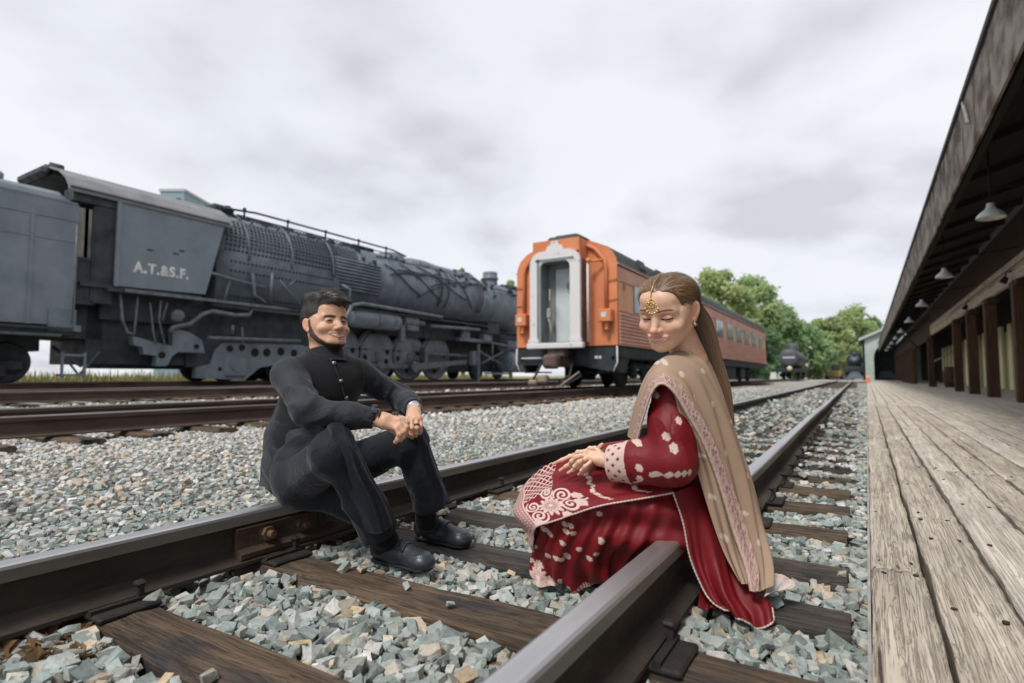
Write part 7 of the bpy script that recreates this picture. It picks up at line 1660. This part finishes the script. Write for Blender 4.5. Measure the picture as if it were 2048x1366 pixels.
# inner red layer closing the gap behind the panel
in_ctrl = [[(1375, 1000, 1.74), (1430, 990, 1.80), (1490, 975, 1.90)], [(1385, 1080, 1.71), (1440, 1080, 1.76), (1500, 1070, 1.86)], [(1400, 1160, 1.69), (1450, 1165, 1.70), (1515, 1150, 1.80)], [(1395, 1215, 1.65), (1445, 1222, 1.62), (1530, 1200, 1.68)]]
sheet('lining', in_ctrl, 60, 60, lambda U_, V_, S, T, P_: (np.broadcast_to(RED * .8, P_.shape).copy(), np.zeros(U_.shape)), M_satin, woman, .003, bk_fold)
# ---- dupatta (long shawl)
def dup_col(edge):
    def f_(U_, V_, S, T, P_):
        c = np.broadcast_to(BEIGE, P_.shape).copy() * (1 + .06 * np.sin(V_ * 17 + U_ * 9))[..., None]; h = np.zeros(U_.shape); g = np.random.default_rng(11 if edge else 12)
        if edge:
            wd = .050; m, fl = border_pat(S, T, wd); inb = (T < wd * 1.02); c = mixm(c, np.clip(fl * 1.05, 0, 1) * inb, WINE * 1.25); c = mixm(c, m * inb * .9, PINK * .86); h = m * inb
            lst = ((.30, .45), (.34, .80), (.43, .62), (.47, .85), (.52, .55), (.58, .78), (.64, .55), (.70, .80), (.77, .6), (.84, .7), (.38, .38), (.25, .55), (.2, .8))
        else: lst = ((.3, .3), (.45, .35), (.62, .3), (.78, .4))
        for u0, v0 in lst:
            d = P_ - P_[int(u0 * (P_.shape[0] - 1)), int(v0 * (P_.shape[1] - 1))]; mm = leaf_motif(d @ CR, d @ CU, .0105, g.uniform(0, 1.5)) * (np.linalg.norm(d, axis=2) < .03); c = mixm(c, mm * .85, (.62, .53, .45)); h = np.maximum(h, mm)
        return c, h
    return f_
d1 = [[(1272, 890, 1.76), (1262, 880, 1.82), (1258, 873, 1.88), (1256, 868, 1.95)],
      [(1290, 825, 1.70), (1277, 808, 1.77), (1275, 797, 1.85), (1279, 792, 1.95)],
      [(1306, 782, 1.665), (1297, 756, 1.73), (1304, 739, 1.83), (1317, 730, 1.95)],
      [(1324, 768, 1.645), (1328, 735, 1.70), (1344, 708, 1.79), (1368, 694, 1.88)],
      [(1347, 785, 1.635), (1372, 757, 1.68), (1398, 724, 1.77), (1416, 701, 1.87)],
      [(1374, 830, 1.635), (1402, 808, 1.67), (1430, 788, 1.75), (1444, 765, 1.85)],
      [(1407, 890, 1.645), (1432, 878, 1.67), (1457, 866, 1.74), (1471, 850, 1.83)],
      [(1437, 970, 1.655), (1460, 965, 1.67), (1485, 957, 1.73), (1502, 947, 1.81)],
      [(1464, 1060, 1.65), (1485, 1058, 1.66), (1507, 1053, 1.70), (1525, 1045, 1.77)],
      [(1488, 1130, 1.625), (1506, 1132, 1.625), (1524, 1128, 1.65), (1540, 1118, 1.70)],
      [(1500, 1182, 1.585), (1513, 1184, 1.585), (1526, 1181, 1.60), (1541, 1166, 1.64)]]
def d_fold(U_, V_, S, T): return (.011 * np.sin(V_ * 11 + 1.5 * np.sin(U_ * 5)) + .0055 * np.sin(V_ * 24 + U_ * 6) + .003 * np.sin(V_ * 41 - U_ * 9)) * sst(.0, .2, V_) * (.35 + .65 * sst(.3, .6, U_))
sheet('shawl', d1, 380, 130, dup_col(True), M_chif, woman, .003, d_fold)
d2 = [[(1345, 775, 1.70), (1362, 772, 1.69), (1385, 770, 1.70)], [(1355, 812, 1.67), (1372, 815, 1.655), (1395, 812, 1.67)], [(1370, 860, 1.67), (1392, 865, 1.65), (1418, 862, 1.665)], [(1392, 930, 1.69), (1420, 935, 1.665), (1450, 928, 1.68)], [(1418, 1020, 1.69), (1445, 1020, 1.665), (1475, 1012, 1.68)], [(1445, 1100, 1.68), (1468, 1102, 1.65), (1495, 1095, 1.67)], [(1476, 1163, 1.635), (1492, 1168, 1.61), (1508, 1162, 1.63)]]
sheet('shawl_fold', d2, 150, 60, dup_col(False), M_chif, woman, .003, lambda U_, V_, S, T: .005 * np.sin(V_ * 12 + U_ * 4))
d3 = [[(1530, 1150, 1.70), (1532, 1175, 1.64), (1530, 1192, 1.60)], [(1552, 1146, 1.72), (1556, 1164, 1.68), (1552, 1182, 1.645)], [(1575, 1155, 1.71), (1580, 1166, 1.69), (1570, 1180, 1.66)], [(1584, 1160, 1.70), (1592, 1168, 1.685), (1586, 1176, 1.67)]]
def tail_col(U_, V_, S, T, P_): m, fl = border_pat(S, T, .028); return mixm(mixm(np.broadcast_to(np.array([.60, .53, .50]), P_.shape).copy(), fl * .5, WINE), m * .7, PINK * 1.15), m
sheet('shawl_end', d3, 60, 50, tail_col, M_chif, woman, .003, lambda U_, V_, S, T: .002 * np.sin(U_ * 14 + V_ * 5))

# ---- hair: pulled back over the crown, behind the ear, down the back
g = np.random.default_rng(33)
F = Field((-.11, -.16, -.16), (.11, .13, .16), .0030)
F.ell((0, -.018, .038), (.079, .101, .081), .02); F.ell((0, .012, .064), (.066, .070, .044), .03); F.ell((0, -.07, -.02), (.065, .05, .08), .03)
def hlw(X, Y, Z):
    zl = -.022 + .102 * sst(.018, .070, Y) - .13 * sst(-.030, -.046, Y); return (zl - Z) * .6 + 0 * X
for s_ in (-1, 1): F.ell((s_ * .088, -.009, -.010), (.022, .019, .031), .004, 's')
F.op(hlw, (-.12, -.2, -.2), (.12, .2, .2), .008, 'i', pad=0)
V, Q = F.mesh(); N_ = vnormals(V, Q); fl_ = V[:, 0] * 210 + 3 * np.sin(V[:, 2] * 30); V = V + N_ * (.0012 * np.sin(fl_))[:, None]
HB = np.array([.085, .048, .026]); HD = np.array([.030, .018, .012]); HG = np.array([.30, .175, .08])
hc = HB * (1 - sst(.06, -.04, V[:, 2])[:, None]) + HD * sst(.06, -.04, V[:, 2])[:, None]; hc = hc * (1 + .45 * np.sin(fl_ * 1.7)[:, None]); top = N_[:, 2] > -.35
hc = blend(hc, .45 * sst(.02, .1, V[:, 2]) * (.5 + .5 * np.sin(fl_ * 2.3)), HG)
sd_, sn = V[top], N_[top]; target = np.array([0, -.12, -.03]); flow = target - sd_; flow[:, 0] *= .6; flow -= sn * (flow * sn).sum(1)[:, None]; flow /= np.linalg.norm(flow, axis=1)[:, None] + 1e-9; flow += sn * .0 
V2, Q2, ii = strands(sd_, flow, sn, 4200, .045, .0008, g, curl=.03); V2 = V2 + np.repeat(sn[ii], 10, 0) * .0012; k = g.uniform(0, 1, (4200, 1)); c2 = np.repeat((HB * (1 - k) + HG * k * (sd_[ii][:, 2:3] > .03) + HD * .4) * g.uniform(.6, 1.4, (4200, 1)), 10, 0)
wz = lambda q: q * np.where(q[:, 2:3] > 0, np.array([[1, 1, HZ]]), np.array([[1, 1, LZ]]))
V, V2 = wz(V), wz(V2)
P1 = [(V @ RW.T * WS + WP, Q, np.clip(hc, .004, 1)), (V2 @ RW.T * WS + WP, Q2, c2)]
# long fall of hair: many ribbons along a guide
gd = np.array([W(*q) for q in ((1378, 592, 1.83), (1406, 655, 1.86), (1432, 745, 1.865), (1447, 800, 1.86), (1457, 840, 1.855), (1464, 872, 1.85))])
gp = catmull(gd[:, None].repeat(2, 1), 30, 2)[:, 0]; wid = np.interp(np.linspace(0, 1, 30), [0, .15, .5, .8, 1], [.022, .036, .032, .018, .004]); ns = 2600
a = g.uniform(0, 2 * pi, ns); rr_ = np.sqrt(g.uniform(0, 1, ns)); Vs = []; tl = g.uniform(.75, 1.0, ns)
for q in range(30):
    tq = q / 29 * tl * 29; i0 = np.clip(tq.astype(int), 0, 28); f_ = (tq - i0)[:, None]; ctr = gp[i0] * (1 - f_) + gp[i0 + 1] * f_; w_ = np.interp(tq, np.arange(30), wid)
    off = (CR[None] * (np.cos(a) * rr_ * w_)[:, None] + FH[None] * (np.sin(a) * rr_ * w_ * .75)[:, None]); p = ctr + off + CR * (.0022 * np.sin(q * .5 + a * 3))[:, None]
    Vs += [p - CR * .0011 * (1 - q / 33), p + CR * .0011 * (1 - q / 33)]
Vr = np.stack(Vs, 1); m_ = Vr.shape[1]; base = (np.arange(ns) * m_)[:, None]; Qr = np.concatenate([base + np.array([[2 * q, 2 * q + 1, 2 * q + 3, 2 * q + 2]]) for q in range(29)], 0)
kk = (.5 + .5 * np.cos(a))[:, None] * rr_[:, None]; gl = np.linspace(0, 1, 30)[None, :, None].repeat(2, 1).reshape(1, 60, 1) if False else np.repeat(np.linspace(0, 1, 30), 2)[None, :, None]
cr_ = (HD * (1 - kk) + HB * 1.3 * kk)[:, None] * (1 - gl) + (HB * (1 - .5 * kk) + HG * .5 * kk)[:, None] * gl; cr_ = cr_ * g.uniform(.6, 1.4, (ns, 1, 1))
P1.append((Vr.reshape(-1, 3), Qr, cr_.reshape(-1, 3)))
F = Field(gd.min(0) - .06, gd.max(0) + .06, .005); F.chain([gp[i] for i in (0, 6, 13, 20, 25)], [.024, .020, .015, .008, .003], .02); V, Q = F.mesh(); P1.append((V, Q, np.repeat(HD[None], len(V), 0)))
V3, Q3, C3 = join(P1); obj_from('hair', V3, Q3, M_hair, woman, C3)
# ---- jewellery
M_gold = mat('gold', (.78, .56, .24), .28, .95, (.6, .4, .15), 80); M_pearl = mat('pearl', (.85, .80, .68), .25)
def hp(x, y, z): return tuple(RW @ np.array([x, y, z * (HZ if z > 0 else LZ)]) * WS + WP)
jt = MB(); hx = .004
for a in np.linspace(0, 2 * pi, 16, endpoint=False): jt.sphere(hp(hx + .0150 * cos(a), .0905 - .012 * abs(sin(a)) * .2, .047 + .0175 * sin(a)), .0040, 7, 5)
for a in np.linspace(0, 2 * pi, 9, endpoint=False): jt.sphere(hp(hx + .0085 * cos(a), .0925, .047 + .010 * sin(a)), .0040, 7, 5)
jt.sphere(hp(hx, .0915, .066), .004, 8, 6).sphere(hp(hx, .0935, .047), .0035, 8, 6)
par(jt.build('head_pendant', M_gold), woman)
pe = MB()
for k in range(7): a = radians(200 + 140 * k / 6); pe.sphere(hp(hx + .021 * cos(a), .0925, .044 + .027 * sin(a)), .0040, 8, 6)
par(pe.build('pendant_bead', M_gold), woman)
par(MB().tube([hp(hx, .0905, .07), hp(hx, .080, .092), hp(hx, .058, .113), hp(hx, .025, .126)], .0013, 6).build('pendant_chain', M_gold), woman)
er = MB().lathe(hp(-.078, .002, -.032), tuple(-RW[:, 0]), [(0, .0055), (.002, .005), (.003, .001)], 12).lathe(hp(-.079, .004, -.043), tuple(RW[:, 2]), [(-.006, .0068), (-.002, .0062), (.003, .003), (.006, .001)], 12)
for k in range(6): er.sphere(hp(-.079 + .006 * cos(k), .004 + .006 * sin(k), -.0515), .0019, 6, 5)
par(er.build('earring', M_gold), woman)
nk = [W(*q) for q in ((1352, 716, 1.775), (1366, 712, 1.79), (1380, 704, 1.815), (1393, 694, 1.84), (1402, 686, 1.86))]; par(MB().tube([tuple(p) for p in nk], .0012, 6).build('necklace', M_gold), woman)
for ps in (lf[1], lf[2], rf[0]):
    p = ps[0][0] * .45 + ps[0][1] * .55; ax = ps[0][1] - ps[0][0]; par(MB().lathe(tuple(p), tuple(ax), [(-.002, .0083), (-.002, .0096), (.002, .0096), (.002, .0083)], 16).sphere(tuple(p + (ZZ * .7 + toc * .5) * .0095), .0028, 7, 5).build('ring', M_silver if ps is lf[1] else M_gold), woman)
# ------------------------------------------------------------ separate pieces that stand apart become parts of their own
def split_apart():
    for o in list(scene.objects):
        if o.type != 'MESH' or o.get('kind') or len(o.data.vertices) > 2600 or len(o.data.vertices) < 16 or o.data.users > 1: continue
        if o.name.split('.')[0] in ('person', 'stone', 'plank', 'tie', 'ground', 'road', 'lettering', 'crown', 'trunk', 'hair'): continue
        me = o.data; n = len(me.vertices); pa = list(range(n))
        def find(i):
            while pa[i] != i: pa[i] = pa[pa[i]]; i = pa[i]
            return i
        for e_ in me.edges:
            a, b = find(e_.vertices[0]), find(e_.vertices[1])
            if a != b: pa[a] = b
        roots = {}
        for i in range(n): roots.setdefault(find(i), []).append(i)
        if len(roots) < 2 or len(roots) > 60: continue
        co = np.array([v.co[:] for v in me.vertices]); gs = list(roots.values()); bb = [(co[q].min(0) - .012, co[q].max(0) + .012) for q in gs]
        cl = list(range(len(gs)))
        def fc(i):
            while cl[i] != i: i = cl[i]
            return i
        for i in range(len(gs)):
            for j in range(i):
                if (bb[i][0] <= bb[j][1]).all() and (bb[j][0] <= bb[i][1]).all():
                    a, b = fc(i), fc(j)
                    if a != b: cl[a] = b
        groups = {}
        for i in range(len(gs)): groups.setdefault(fc(i), []).extend(gs[i])
        if len(groups) < 2: continue
        sm_ = [p.use_smooth for p in me.polygons]; mats = list(me.materials); nm = o.name.split('.')[0]; first = True
        for vs in groups.values():
            st_ = set(vs); mp = {v: k for k, v in enumerate(vs)}; fs = [p for p in me.polygons if p.vertices[0] in st_]
            nme = bpy.data.meshes.new(nm); nme.from_pydata([tuple(co[v]) for v in vs], [], [tuple(mp[q] for q in p.vertices) for p in fs]); nme.update()
            nme.polygons.foreach_set('use_smooth', [p.use_smooth for p in fs])
            for m_ in mats: nme.materials.append(m_)
            q = bpy.data.objects.new(nm, nme); COL.objects.link(q); q.parent = o.parent; q.matrix_parent_inverse = o.matrix_parent_inverse.copy(); q.matrix_basis = o.matrix_basis.copy()
            if first:
                for ch in list(o.children): ch.parent = q
                first = False
        bpy.data.objects.remove(o)
split_apart()
